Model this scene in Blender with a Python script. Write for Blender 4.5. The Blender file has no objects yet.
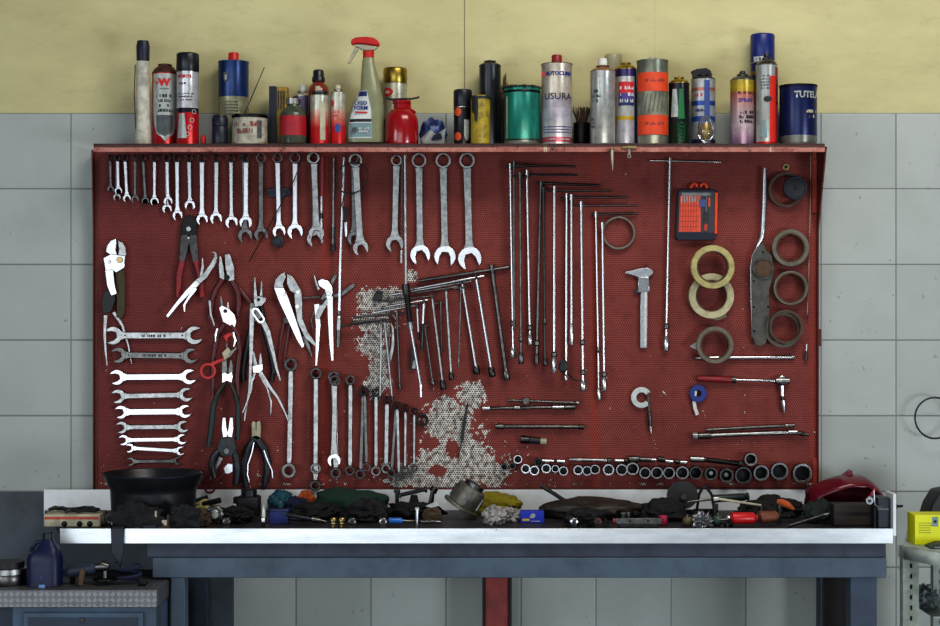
import bpy, bmesh, math, random
from mathutils import Vector, Matrix, noise
random.seed(7)
scene = bpy.context.scene
COL = scene.collection
PI = math.pi
F = 1667.0            # focal length in pixels of the 940 px wide frame
ZC = 1.47             # eye height
def W(px, py, y=0.0):                     # a point seen at (px, py) at depth y
    d = 5.0 + y
    return Vector(((px - 470) * d / F, y, ZC + (313 - py) * d / F))
def S(y=0.0): return (5.0 + y) / F        # metres per pixel at depth y

# ------------------------------------------------------------------ materials
def lin(c):
    c /= 255.0
    return c / 12.92 if c <= 0.04045 else ((c + 0.055) / 1.055) ** 2.4
def C(r, g, b, k=1.0): return (min(lin(r) * k, .95), min(lin(g) * k, .95), min(lin(b) * k, .95), 1)
MATS = {}
def nodes_of(name):
    m = bpy.data.materials.new(name); m.use_nodes = True
    nt = m.node_tree; nt.nodes.clear()
    out = nt.nodes.new('ShaderNodeOutputMaterial'); p = nt.nodes.new('ShaderNodeBsdfPrincipled')
    nt.links.new(p.outputs[0], out.inputs[0])
    return m, nt, p
def N(nt, t, **kw):
    n = nt.nodes.new(t)
    for k, v in kw.items(): setattr(n, k, v)
    return n
def link(nt, a, b): nt.links.new(a, b)
def math_(nt, op, a, b=None, clamp=False):
    n = nt.nodes.new('ShaderNodeMath'); n.operation = op; n.use_clamp = clamp
    for i, v in enumerate((a, b)):
        if v is None: continue
        if isinstance(v, (int, float)): n.inputs[i].default_value = v
        else: nt.links.new(v, n.inputs[i])
    return n.outputs[0]
def noise_(nt, co, scale, detail=4, rough=.6):
    n = nt.nodes.new('ShaderNodeTexNoise'); n.inputs['Scale'].default_value = scale
    n.inputs['Detail'].default_value = detail; n.inputs['Roughness'].default_value = rough
    nt.links.new(co, n.inputs['Vector']); return n.outputs['Fac']
def ramp_(nt, fac, stops, interp='LINEAR'):
    r = nt.nodes.new('ShaderNodeValToRGB'); r.color_ramp.interpolation = interp
    el = r.color_ramp.elements
    while len(el) < len(stops): el.new(.5)
    for e, (p, c) in zip(el, stops):
        e.position = p; e.color = c if len(c) == 4 else (*c, 1)
    nt.links.new(fac, r.inputs[0]); return r.outputs[0]
def mix_(nt, fac, a, b, blend='MIX'):
    m = nt.nodes.new('ShaderNodeMix'); m.data_type = 'RGBA'; m.blend_type = blend
    for i, v in ((0, fac), (6, a), (7, b)):
        if isinstance(v, (int, float)): m.inputs[i].default_value = v
        elif isinstance(v, tuple): m.inputs[i].default_value = v
        else: nt.links.new(v, m.inputs[i])
    return m.outputs[2]
def mat(name, col, rough=.5, metal=0.0, grime=.35, gs=30, gcol=(.02, .017, .013, 1), gedge=.52, bump=0, spec=.5, alpha=1, trans=0, rvar=.15, coat=0):
    """plain colour with procedural dirt"""
    if name in MATS: return MATS[name]
    m, nt, p = nodes_of(name)
    tc = N(nt, 'ShaderNodeTexCoord'); geo = N(nt, 'ShaderNodeNewGeometry')
    co = geo.outputs['Position']
    n = noise_(nt, co, gs, 5, .65)
    f = ramp_(nt, n, [(gedge - .12, (0, 0, 0, 1)), (gedge + .16, (1, 1, 1, 1))])
    f = math_(nt, 'MULTIPLY', f, grime)
    c = mix_(nt, f, col, gcol)
    link(nt, c, p.inputs['Base Color'])
    p.inputs['Metallic'].default_value = metal
    r = math_(nt, 'ADD', math_(nt, 'MULTIPLY', noise_(nt, co, gs * 1.7, 3), rvar * (.3 if metal == 1 else 1)), rough - rvar * (.15 if metal == 1 else .5), True)
    link(nt, r, p.inputs['Roughness'])
    p.inputs['Specular IOR Level'].default_value = spec
    p.inputs['Alpha'].default_value = alpha
    p.inputs['Transmission Weight'].default_value = trans
    p.inputs['Coat Weight'].default_value = coat
    if bump:
        b = N(nt, 'ShaderNodeBump'); b.inputs['Strength'].default_value = bump; b.inputs['Distance'].default_value = .004
        link(nt, noise_(nt, co, gs * 3 if not metal else 24, 2 if metal else 4), b.inputs['Height']); link(nt, b.outputs[0], p.inputs['Normal'])
    MATS[name] = m; return m
def bands(name, H, stops, rough=.35, metal=0.35, grime=.3, gs=45, interp='CONSTANT', gcol=(.03, .025, .02, 1), gedge=.55):
    """colour bands up the height of a can (object z from 0 to H)"""
    m, nt, p = nodes_of(name)
    tc = N(nt, 'ShaderNodeTexCoord'); sx = N(nt, 'ShaderNodeSeparateXYZ'); link(nt, tc.outputs['Object'], sx.inputs[0])
    z = math_(nt, 'DIVIDE', sx.outputs[2], H)
    c = ramp_(nt, z, stops, interp)
    n = noise_(nt, tc.outputs['Object'], gs, 5, .65)
    f = math_(nt, 'MULTIPLY', ramp_(nt, n, [(gedge - .1, (0, 0, 0, 1)), (gedge + .15, (1, 1, 1, 1))]), grime)
    link(nt, mix_(nt, f, c, gcol), p.inputs['Base Color'])
    p.inputs['Roughness'].default_value = min(rough, .32); p.inputs['Metallic'].default_value = max(metal, .35)
    return m
K = 1.35
def plain(name, r, g, b, **kw): return mat(name, C(r, g, b, K), **kw)
M = {}
M['chrome'] = mat('chrome_steel', (.60, .60, .62, 1), .25, 1, .12, 30, (.2, .195, .19, 1), .5)
M['satin'] = mat('satin_steel', (.42, .42, .415, 1), .34, 1, .6, 60, (.09, .085, .08, 1), .5, .07)
M['bright'] = mat('bright_polished_steel', (.72, .72, .75, 1), .28, 1, .3, 60, (.25, .24, .23, 1), .53)
M['dull'] = mat('dull_grey_steel', (.18, .175, .168, 1), .34, 1, .6, 60, (.035, .032, .03, 1), .5)
M['dark'] = mat('dark_oiled_shaded_steel', (.085, .082, .08, 1), .36, 1, .6, 80, (.02, .02, .02, 1), .5)
M['black'] = mat('black_rubber', (.012, .012, .015, 1), .5, 0, .3, 50)
M['navy'] = mat('navy_black_plastic', (.008, .011, .028, 1), .42, 0, .3, 50)
M['blacksteel'] = mat('black_phosphate_steel', (.03, .03, .03, 1), .4, 1, .5, 80)
M['brass'] = mat('old_brass', (.55, .42, .18, 1), .35, 1, .4, 60)
M['gold'] = mat('gold_lacquer', (.42, .29, .06, 1), .32, 1, .3, 50)
M['redgrip'] = mat('dark_red_grip', C(140, 24, 36), .45, 0, .45, 60)
M['maroon'] = mat('maroon_grip', C(92, 20, 26), .4, 0, .5, 60)
M['redplastic'] = mat('red_plastic', C(190, 25, 25), .4, 0, .15, 40)
M['greengrip'] = mat('dark_green_grip', C(16, 42, 40), .45, 0, .4, 60)
M['blackgrip'] = mat('black_dipped_grip', C(14, 16, 24), .4, 0, .4, 60, (.06, .06, .07, 1))
M['capblack'] = mat('black_cap_plastic', (.008, .009, .015, 1), .35, 0, .15, 60)
M['white'] = plain('white_paint', 190, 190, 185, rough=.5, grime=.35)
M['cream'] = plain('cream_paint', 165, 158, 135, rough=.5, grime=.45)

# ------------------------------------------------------------------ mesh builder
class MB:
    def __init__(s): s.bm = bmesh.new()
    def prism(s, pts, y0, y1):
        """outline in the x-z plane extruded along y"""
        a = [s.bm.verts.new((x, y0, z)) for x, z in pts]; b = [s.bm.verts.new((x, y1, z)) for x, z in pts]
        n = len(pts)
        s.bm.faces.new(a); s.bm.faces.new(b[::-1])
        for i in range(n): s.bm.faces.new((a[i], b[i], b[(i + 1) % n], a[(i + 1) % n]))
        return s
    def strip(s, pts, ws, y0, y1, cap=0):
        """flat bar following a path in x-z, ws = full widths"""
        n = len(pts)
        if isinstance(ws, (int, float)): ws = [ws] * n
        P = [Vector((p[0], p[1])) for p in pts]; L = []; R = []
        for i in range(n):
            d = Vector((0, 0))
            if i > 0: d += (P[i] - P[i - 1]).normalized()
            if i < n - 1: d += (P[i + 1] - P[i]).normalized()
            d.normalize(); q = Vector((-d.y, d.x)) * ws[i] / 2
            L.append(P[i] + q); R.append(P[i] - q)
        rows = []
        for l, r in zip(L, R):
            rows.append([s.bm.verts.new((l.x, y0, l.y)), s.bm.verts.new((r.x, y0, r.y)), s.bm.verts.new((r.x, y1, r.y)), s.bm.verts.new((l.x, y1, l.y))])
        for i in range(n - 1):
            for j in range(4): s.bm.faces.new((rows[i][j], rows[i][(j + 1) % 4], rows[i + 1][(j + 1) % 4], rows[i + 1][j]))
        s.bm.faces.new(rows[0][::-1]); s.bm.faces.new(rows[-1])
        return s
    def annulus(s, cx, cz, ro, ri, y0, y1, n=28, hexa=0, a0=0, a1=2 * PI, ex=1.0):
        full = abs(a1 - a0 - 2 * PI) < 1e-6
        m = n if full else n + 1; R = []
        for i in range(m):
            a = a0 + (a1 - a0) * i / n
            rin = ri * (1 - .10 * (.5 + .5 * math.cos(a * hexa))) if hexa else ri
            c, d = math.cos(a), math.sin(a)
            R.append([s.bm.verts.new((cx + r * c * ex, y, cz + r * d)) for r, y in ((ro, y0), (ro, y1), (rin, y1), (rin, y0))])
        for i in range(m if full else m - 1):
            k = (i + 1) % m
            for j in range(4): s.bm.faces.new((R[i][j], R[i][(j + 1) % 4], R[k][(j + 1) % 4], R[k][j]))
        if not full: s.bm.faces.new(R[0]); s.bm.faces.new(R[-1][::-1])
        return s
    def tube(s, pts, rad, n=10, flat=1.0):
        """round bar along a 3-D path, capped"""
        P = [Vector(p) for p in pts]; m = len(P)
        if isinstance(rad, (int, float)): rad = [rad] * m
        T = []
        for i in range(m):
            d = Vector()
            if i > 0: d += (P[i] - P[i - 1]).normalized() if (P[i] - P[i - 1]).length > 1e-9 else Vector()
            if i < m - 1: d += (P[i + 1] - P[i]).normalized() if (P[i + 1] - P[i]).length > 1e-9 else Vector()
            T.append(d.normalized() if d.length > 1e-9 else Vector((0, 0, 1)))
        up = Vector((0, 1, 0))
        if abs(T[0].dot(up)) > .9: up = Vector((1, 0, 0))
        rows = []; u = None
        for i in range(m):
            t = T[i]
            u = (up - t * up.dot(t)).normalized() if u is None else (u - t * u.dot(t)).normalized()
            v = t.cross(u)
            rows.append([s.bm.verts.new(P[i] + (u * math.cos(2 * PI * k / n) * flat + v * math.sin(2 * PI * k / n)) * max(rad[i], 1e-5)) for k in range(n)])
        for i in range(m - 1):
            for k in range(n): s.bm.faces.new((rows[i][k], rows[i][(k + 1) % n], rows[i + 1][(k + 1) % n], rows[i + 1][k]))
        s.bm.faces.new(rows[0][::-1]); s.bm.faces.new(rows[-1])
        return s
    def lathe(s, prof, n=32, axis='z', c=(0, 0, 0), cap=(True, True)):
        """profile of (r, h) turned about an axis"""
        rows = []
        for r, h in prof:
            row = []
            for k in range(n):
                a = 2 * PI * k / n; x, y = max(r, 1e-5) * math.cos(a), max(r, 1e-5) * math.sin(a)
                p = (x, y, h) if axis == 'z' else ((x, h, y) if axis == 'y' else (h, x, y))
                row.append(s.bm.verts.new((p[0] + c[0], p[1] + c[1], p[2] + c[2])))
            rows.append(row)
        for i in range(len(rows) - 1):
            for k in range(n): s.bm.faces.new((rows[i][k], rows[i][(k + 1) % n], rows[i + 1][(k + 1) % n], rows[i + 1][k]))
        if cap[0]: s.bm.faces.new(rows[0][::-1])
        if cap[1]: s.bm.faces.new(rows[-1])
        return s
    def box(s, x0, x1, y0, y1, z0, z1, M4=None):
        v = [s.bm.verts.new((x, y, z)) for x in (x0, x1) for y in (y0, y1) for z in (z0, z1)]
        for f in ((0, 1, 3, 2), (4, 6, 7, 5), (0, 4, 5, 1), (2, 3, 7, 6), (0, 2, 6, 4), (1, 5, 7, 3)): s.bm.faces.new([v[i] for i in f])
        if M4: 
            for q in v: q.co = M4 @ q.co
        return s
    def quad(s, *p):
        s.bm.faces.new([s.bm.verts.new(q) for q in p]); return s
    def ball(s, c, r, sub=2, sc=(1, 1, 1)):
        o = bmesh.ops.create_icosphere(s.bm, subdivisions=sub, radius=1)
        for v in o['verts']: v.co = Vector((c[0] + v.co.x * r * sc[0], c[1] + v.co.y * r * sc[1], c[2] + v.co.z * r * sc[2]))
        return s
    def lump(s, sx, sy, sz, seed=0, amp=.35, freq=2.2, sub=4, ridge=True):
        """crumpled cloth-like heap standing on z = 0"""
        o = bmesh.ops.create_icosphere(s.bm, subdivisions=sub, radius=1)
        off = Vector((seed * 3.17, seed * 1.31, seed * 2.7))
        for v in o['verts']:
            p = v.co.copy()
            q = p * freq + off
            d = noise.noise(q) * amp + noise.noise(q * 2.3) * amp * .55
            if ridge: d += (abs(noise.noise(q * 1.6 + Vector((9, 2, 4)))) - .25) * amp * 1.1 + (abs(noise.noise(q * 4.1)) - .25) * amp * .15
            p *= 1 + d
            z = p.z * sz * .62 + sz * .42
            v.co = Vector((p.x * sx, p.y * sy, max(0, z)))
        return s
    def build(s, name, m, parent=None, smooth=True, bev=0.0, loc=None, ang=38):
        bmesh.ops.recalc_face_normals(s.bm, faces=s.bm.faces[:])
        me = bpy.data.meshes.new(name); s.bm.to_mesh(me); s.bm.free()
        if smooth:
            me.shade_smooth(); me.set_sharp_from_angle(angle=math.radians(ang))
        me.materials.append(M[m] if isinstance(m, str) else m)
        o = bpy.data.objects.new(name, me); COL.objects.link(o)
        if parent: o.parent = parent
        if loc is not None: o.location = loc
        if bev:
            b = o.modifiers.new('edge', 'BEVEL'); b.width = bev; b.segments = 2; b.limit_method = 'ANGLE'; b.angle_limit = math.radians(40)
        return o
def tag(o, label, cat, group=None):
    o['label'] = label; o['category'] = cat
    if group: o['group'] = group
    return o
def thing(name, label, cat, loc=(0, 0, 0), group=None, rot=None):
    o = bpy.data.objects.new(name, None); COL.objects.link(o); o.location = loc; o.empty_display_size = .02
    if rot: o.rotation_euler = rot
    return tag(o, label, cat, group)
def struct(o): o['kind'] = 'structure'; return o
def copy_tree(o, parent=None):
    c = o.copy(); COL.objects.link(c)
    if parent: c.parent = parent
    for ch in list(o.children): copy_tree(ch, c)
    return c
ORD = ['first', 'second', 'third', 'fourth', 'fifth', 'sixth', 'seventh', 'eighth', 'ninth', 'tenth', 'eleventh', 'twelfth', 'thirteenth', 'fourteenth', 'fifteenth', 'sixteenth', 'seventeenth', 'eighteenth', 'nineteenth', 'twentieth', 'twenty-first', 'twenty-second', 'twenty-third', 'twenty-fourth', 'twenty-fifth', 'twenty-sixth', 'twenty-seventh', 'twenty-eighth', 'twenty-ninth', 'thirtieth']

# ------------------------------------------------------------------ lettering
FCACHE = {}
def text_mesh(txt, size, bold=0.0, align='CENTER'):
    cu = bpy.data.curves.new('lettering', 'FONT'); cu.body = txt; cu.size = size; cu.align_x = align; cu.align_y = 'CENTER'; cu.offset = bold; cu.resolution_u = 2; cu.space_line = .9
    o = bpy.data.objects.new('tmp', cu); COL.objects.link(o)
    dg = bpy.context.evaluated_depsgraph_get(); dg.update()
    me = bpy.data.meshes.new_from_object(o.evaluated_get(dg))
    bpy.data.objects.remove(o); bpy.data.curves.remove(cu)
    return me
def lettering(parent, txt, size, m, z, R=None, ang=0.0, bold=0.0, sx=1.0, x=0.0, y=-.001, lift=.0007, rot=0.0):
    """writing bent round a can of radius R at height z, or flat on a face when R is None"""
    me = text_mesh(txt, size, bold)
    cr, sr = math.cos(rot), math.sin(rot)
    for v in me.vertices:
        a, b = v.co.x * sx, v.co.y
        a, b = a * cr - b * sr, a * sr + b * cr
        if R:
            t = a / R + ang; v.co = Vector(((R + lift) * math.sin(t), -(R + lift) * math.cos(t), z + b))
        else: v.co = Vector((x + a, y, z + b))
    me.materials.clear(); me.materials.append(M[m] if isinstance(m, str) else m)
    o = bpy.data.objects.new('lettering', me); COL.objects.link(o); o.parent = parent
    return o
def patch(parent, R, a0, a1, z0, z1, m, name='label_patch', lift=.0004, shape=None, n=14):
    """curved label on a can; shape='oval' or 'shield' trims it"""
    b = MB(); rows = []
    k = 9 if shape else 1
    for j in range(k + 1):
        v = j / k
        if shape == 'oval': h = math.sqrt(max(0, 1 - (2 * v - 1) ** 2)) or .02
        elif shape == 'shield': h = 1 if v > .45 else math.sqrt(max(0, 1 - ((.45 - v) / .45) ** 2)) or .02
        elif shape == 'taper': h = 1 - .45 * v
        else: h = 1
        am, ah = (a0 + a1) / 2, (a1 - a0) / 2 * h
        rows.append([b.bm.verts.new(((R + lift) * math.sin(am + ah * (2 * i / n - 1)), -(R + lift) * math.cos(am + ah * (2 * i / n - 1)), z0 + (z1 - z0) * v)) for i in range(n + 1)])
    for j in range(k):
        for i in range(n): b.bm.faces.new((rows[j][i], rows[j][i + 1], rows[j + 1][i + 1], rows[j + 1][i]))
    return b.build(name, m, parent)
# ------------------------------------------------------------------ the room
YW = 0.03                                   # face of the tiles
def wall_tile_material():
    m, nt, p = nodes_of('glazed_grey_wall_tiles')
    geo = N(nt, 'ShaderNodeNewGeometry'); sx = N(nt, 'ShaderNodeSeparateXYZ'); link(nt, geo.outputs['Position'], sx.inputs[0])
    s = S(YW); tw = 75 * s; x0 = W(71, 0, YW).x; th = 75.7 * s; z0 = W(0, 113, YW).z
    u = math_(nt, 'DIVIDE', math_(nt, 'SUBTRACT', sx.outputs[0], x0), tw); v = math_(nt, 'DIVIDE', math_(nt, 'SUBTRACT', sx.outputs[2], z0), th)
    fu = math_(nt, 'FRACT', math_(nt, 'ADD', u, 50)); fv = math_(nt, 'FRACT', math_(nt, 'ADD', v, 50))
    du = math_(nt, 'MINIMUM', fu, math_(nt, 'SUBTRACT', 1, fu)); dv = math_(nt, 'MINIMUM', fv, math_(nt, 'SUBTRACT', 1, fv))
    d = math_(nt, 'MINIMUM', du, dv)
    g = math_(nt, 'LESS_THAN', d, .008)
    cell = N(nt, 'ShaderNodeCombineXYZ'); link(nt, math_(nt, 'FLOOR', u), cell.inputs[0]); link(nt, math_(nt, 'FLOOR', v), cell.inputs[1])
    wn = N(nt, 'ShaderNodeTexWhiteNoise'); link(nt, cell.outputs[0], wn.inputs[0])
    tone = mix_(nt, wn.outputs[0], C(166, 171, 167), C(178, 182, 178))
    n1 = noise_(nt, geo.outputs['Position'], 2.2, 6, .65)
    tone = mix_(nt, math_(nt, 'MULTIPLY', ramp_(nt, n1, [(.45, (0, 0, 0, 1)), (.75, (1, 1, 1, 1))]), .28), tone, C(120, 122, 116))
    n2 = noise_(nt, geo.outputs['Position'], 55, 2, .5)
    tone = mix_(nt, math_(nt, 'MULTIPLY', math_(nt, 'GREATER_THAN', n2, .74), .35), tone, C(60, 58, 54))
    link(nt, mix_(nt, g, tone, C(118, 121, 118)), p.inputs['Base Color'])
    p.inputs['Roughness'].default_value = .38; p.inputs['Specular IOR Level'].default_value = .3
    b = N(nt, 'ShaderNodeBump'); b.inputs['Strength'].default_value = .5; b.inputs['Distance'].default_value = .002
    link(nt, math_(nt, 'MULTIPLY', ramp_(nt, d, [(0, (0, 0, 0, 1)), (.02, (1, 1, 1, 1))]), 1), b.inputs['Height']); link(nt, b.outputs[0], p.inputs['Normal'])
    return m
def yellow_material():
    m, nt, p = nodes_of('yellow_painted_plaster')
    geo = N(nt, 'ShaderNodeNewGeometry'); co = geo.outputs['Position']
    mp = N(nt, 'ShaderNodeMapping'); mp.inputs['Scale'].default_value = (1, 1, 2.4); link(nt, co, mp.inputs[0])
    n1 = noise_(nt, mp.outputs[0], 2.4, 7, .62); n2 = noise_(nt, mp.outputs[0], 14, 5, .7)
    c = mix_(nt, ramp_(nt, n1, [(.35, (0, 0, 0, 1)), (.7, (1, 1, 1, 1))]), C(200, 192, 146), C(180, 172, 128))
    c = mix_(nt, math_(nt, 'MULTIPLY', ramp_(nt, n2, [(.55, (0, 0, 0, 1)), (.78, (1, 1, 1, 1))]), .30), c, C(140, 130, 88))
    sx = N(nt, 'ShaderNodeSeparateXYZ'); link(nt, co, sx.inputs[0])
    for px, w in ((464.5, .0016), (655, .0007)):                       # board joints in the plaster
        j = math_(nt, 'LESS_THAN', math_(nt, 'ABSOLUTE', math_(nt, 'SUBTRACT', sx.outputs[0], W(px, 0, YW).x)), w)
        c = mix_(nt, math_(nt, 'MULTIPLY', j, .7 if w > .001 else .25), c, C(70, 66, 40))
    link(nt, c, p.inputs['Base Color']); p.inputs['Roughness'].default_value = .75
    b = N(nt, 'ShaderNodeBump'); b.inputs['Strength'].default_value = .25; b.inputs['Distance'].default_value = .004
    link(nt, n2, b.inputs['Height']); link(nt, b.outputs[0], p.inputs['Normal'])
    return m
zt = W(0, 113, YW).z
struct(MB().box(-3.2, 3.2, YW + .004, YW + .16, 0, 3.3).build('wall_back', yellow_material()))
struct(MB().box(-3.2, 3.2, YW, YW + .0038, 0, zt).build('trim_1', wall_tile_material(), bev=.0015))       # tiled dado
M['dado'] = plain('grey_dado_shade', 70, 76, 84, rough=.6, grime=.5, gs=6)
# grey sheet standing in for the shade on the lower wall, beside the bench
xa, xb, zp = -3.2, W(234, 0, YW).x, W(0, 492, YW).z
struct(MB().box(xa, xb, YW - .012, YW - .001, 0, zp).build('trim_shade', 'dado', bev=.002))
M['floor'] = plain('worn_concrete_floor', 150, 152, 154, rough=.7, grime=.6, gs=5, bump=.2)
struct(MB().box(-3.2, 3.2, -8.0, YW + .16, -.08, 0).build('floor', 'floor'))

# ------------------------------------------------------------------ perforated tool board
def board_material():
    m, nt, p = nodes_of('red_perforated_sheet')
    geo = N(nt, 'ShaderNodeNewGeometry'); co = geo.outputs['Position']
    sx = N(nt, 'ShaderNodeSeparateXYZ'); link(nt, co, sx.inputs[0])
    X, Z = sx.outputs[0], sx.outputs[2]
    a = .0072; h = a * math.sqrt(3)
    def lattice(ox, oz):
        fx = math_(nt, 'SUBTRACT', math_(nt, 'FRACT', math_(nt, 'ADD', math_(nt, 'DIVIDE', X, a), 500 + ox)), .5)
        fz = math_(nt, 'SUBTRACT', math_(nt, 'FRACT', math_(nt, 'ADD', math_(nt, 'DIVIDE', Z, h), 500 + oz)), .5)
        fx = math_(nt, 'MULTIPLY', fx, a); fz = math_(nt, 'MULTIPLY', fz, h)
        return math_(nt, 'SQRT', math_(nt, 'ADD', math_(nt, 'MULTIPLY', fx, fx), math_(nt, 'MULTIPLY', fz, fz)))
    d = math_(nt, 'MINIMUM', lattice(0, 0), lattice(.5, .5))
    hole = math_(nt, 'LESS_THAN', d, .00235)
    n1 = noise_(nt, co, 3.0, 6, .65); n2 = noise_(nt, co, 20, 5, .65); n3 = noise_(nt, co, 75, 3, .6)
    red = mix_(nt, ramp_(nt, n1, [(.3, (0, 0, 0, 1)), (.72, (1, 1, 1, 1))]), C(122, 55, 50), C(156, 78, 69))
    red = mix_(nt, math_(nt, 'MULTIPLY', ramp_(nt, n2, [(.5, (0, 0, 0, 1)), (.8, (1, 1, 1, 1))]), .6), red, C(84, 30, 30))
    # repainted seams
    for px, w in ((325, .020), (594, .018), (812, .012)):
        q = math_(nt, 'DIVIDE', math_(nt, 'ABSOLUTE', math_(nt, 'SUBTRACT', X, W(px, 0).x)), w)
        q = math_(nt, 'MULTIPLY', math_(nt, 'SUBTRACT', 1, q, True), .65)
        red = mix_(nt, q, red, C(164, 58, 42))
    # darker, greyer red towards the one end
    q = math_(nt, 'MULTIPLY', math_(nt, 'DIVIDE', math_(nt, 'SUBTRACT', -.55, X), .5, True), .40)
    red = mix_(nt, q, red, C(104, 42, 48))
    # where the paint has worn through to the zinc
    def blob(px, py, rx, ry):
        c = W(px, py)
        u = math_(nt, 'DIVIDE', math_(nt, 'SUBTRACT', X, c.x), rx * .003); v = math_(nt, 'DIVIDE', math_(nt, 'SUBTRACT', Z, c.z), ry * .003)
        return math_(nt, 'SUBTRACT', 1, math_(nt, 'SQRT', math_(nt, 'ADD', math_(nt, 'MULTIPLY', u, u), math_(nt, 'MULTIPLY', v, v))))
    acc = None
    for b in ((382, 305, 26, 20), (374, 345, 18, 22), (378, 380, 14, 22), (366, 318, 14, 18), (412, 276, 6, 6), (448, 418, 30, 24), (455, 455, 38, 36), (440, 475, 55, 22), (470, 395, 16, 14), (487, 470, 26, 20), (425, 470, 18, 22)):
        k = blob(*b); acc = k if acc is None else math_(nt, 'MAXIMUM', acc, k)
    for hx, hy, rx, ry in ((430, 444, 10, 6), (452, 448, 7, 8), (437, 470, 9, 5)):       # islands of paint left inside
        acc = math_(nt, 'MINIMUM', acc, math_(nt, 'MULTIPLY', blob(hx, hy, rx, ry), -1.0))
    nn = math_(nt, 'ADD', math_(nt, 'MULTIPLY', math_(nt, 'SUBTRACT', n2, .5), 2.6), math_(nt, 'MULTIPLY', math_(nt, 'SUBTRACT', n3, .5), 1.6))
    worn = math_(nt, 'GREATER_THAN', math_(nt, 'ADD', acc, math_(nt, 'ADD', nn, -.16)), 0)
    # small chips all over the lower board
    chipz = math_(nt, 'MULTIPLY', math_(nt, 'DIVIDE', math_(nt, 'SUBTRACT', W(0, 320).z, Z), .5, True), .055)
    cn = noise_(nt, co, 42, 4, .7)
    chips = math_(nt, 'GREATER_THAN', cn, math_(nt, 'SUBTRACT', .70, chipz))
    edge = math_(nt, 'LESS_THAN', math_(nt, 'ABSOLUTE', math_(nt, 'SUBTRACT', Z, W(0, 484).z)), .004)
    edge = math_(nt, 'MULTIPLY', edge, math_(nt, 'GREATER_THAN', noise_(nt, co, 30, 3, .6), .57))
    w = math_(nt, 'MAXIMUM', math_(nt, 'MAXIMUM', worn, chips), edge)
    zinc = mix_(nt, ramp_(nt, n3, [(.38, (0, 0, 0, 1)), (.58, (1, 1, 1, 1))]), C(124, 106, 98), C(232, 228, 220))
    c = mix_(nt, w, red, zinc)
    hc = mix_(nt, w, C(50, 14, 16), C(38, 20, 18))  # dark dots painted for the shaded wall behind the holes
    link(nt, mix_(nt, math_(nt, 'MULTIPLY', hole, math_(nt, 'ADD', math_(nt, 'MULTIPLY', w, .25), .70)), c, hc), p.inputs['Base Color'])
    p.inputs['Roughness'].default_value = .62; p.inputs['Specular IOR Level'].default_value = .25
    b = N(nt, 'ShaderNodeBump'); b.inputs['Strength'].default_value = .35; b.inputs['Distance'].default_value = .002
    link(nt, math_(nt, 'SUBTRACT', 1, hole), b.inputs['Height']); link(nt, b.outputs[0], p.inputs['Normal'])
    return m
def shelf_material():
    m, nt, p = nodes_of('worn_red_shelf_paint')
    geo = N(nt, 'ShaderNodeNewGeometry'); co = geo.outputs['Position']
    n1 = noise_(nt, co, 9, 6, .7); n2 = noise_(nt, co, 40, 4, .7)
    mp = N(nt, 'ShaderNodeMapping'); mp.inputs['Scale'].default_value = (30, 4, 4); link(nt, co, mp.inputs[0])
    n3 = noise_(nt, mp.outputs[0], 1.0, 4, .6)
    c = mix_(nt, ramp_(nt, n1, [(.35, (0, 0, 0, 1)), (.68, (1, 1, 1, 1))]), C(150, 84, 74), C(200, 140, 126))
    c = mix_(nt, ramp_(nt, n2, [(.55, (0, 0, 0, 1)), (.72, (1, 1, 1, 1))]), c, C(70, 28, 28))
    c = mix_(nt, math_(nt, 'MULTIPLY', math_(nt, 'GREATER_THAN', n3, .68), .8), c, C(200, 186, 160))
    c = mix_(nt, math_(nt, 'MULTIPLY', math_(nt, 'LESS_THAN', n3, .34), .8), c, C(40, 16, 18))
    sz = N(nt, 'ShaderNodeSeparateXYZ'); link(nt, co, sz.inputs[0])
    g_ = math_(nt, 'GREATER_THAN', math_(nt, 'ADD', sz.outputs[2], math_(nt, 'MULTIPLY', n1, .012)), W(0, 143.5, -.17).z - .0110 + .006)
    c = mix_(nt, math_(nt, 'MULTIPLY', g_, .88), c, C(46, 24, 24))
    link(nt, c, p.inputs['Base Color']); p.inputs['Roughness'].default_value = .6
    return m
M['board'] = board_material(); M['shelf'] = shelf_material()
M['boardframe'] = mat('dark_red_frame', C(96, 34, 32), .6, 0, .5, 25)
M['boardframe2'] = mat('bright_red_frame', C(165, 52, 38), .6, 0, .4, 25)
tb = thing('tool_board', 'big red perforated metal tool board with shelf on the tiled wall', 'tool board', (0, 0, W(0, 489).z))
zb = tb.location.z
def tbb(mb, name, m, **k): return mb.build(name, m, tb, loc=(0, 0, -zb), **k)
xl, xr = W(95, 0).x, W(816.5, 0).x
YS = -.17
zs1, zs0 = W(0, 143.5, YS).z, W(0, 152, YS).z
SHELF_Z = zs1 + .0004
tbb(MB().box(xl, xr, 0, .003, W(0, 489).z, zs1 - .006), 'panel', 'board')
tbb(MB().box(W(93.5, 0, YS).x, W(825, 0, YS).x, YS, YW - .002, zs1 - .004, zs1).box(W(93.5, 0, YS).x, W(825, 0, YS).x, YS, YS + .004, zs0, zs1 - .0042), 'shelf', 'shelf', bev=.001)
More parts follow.
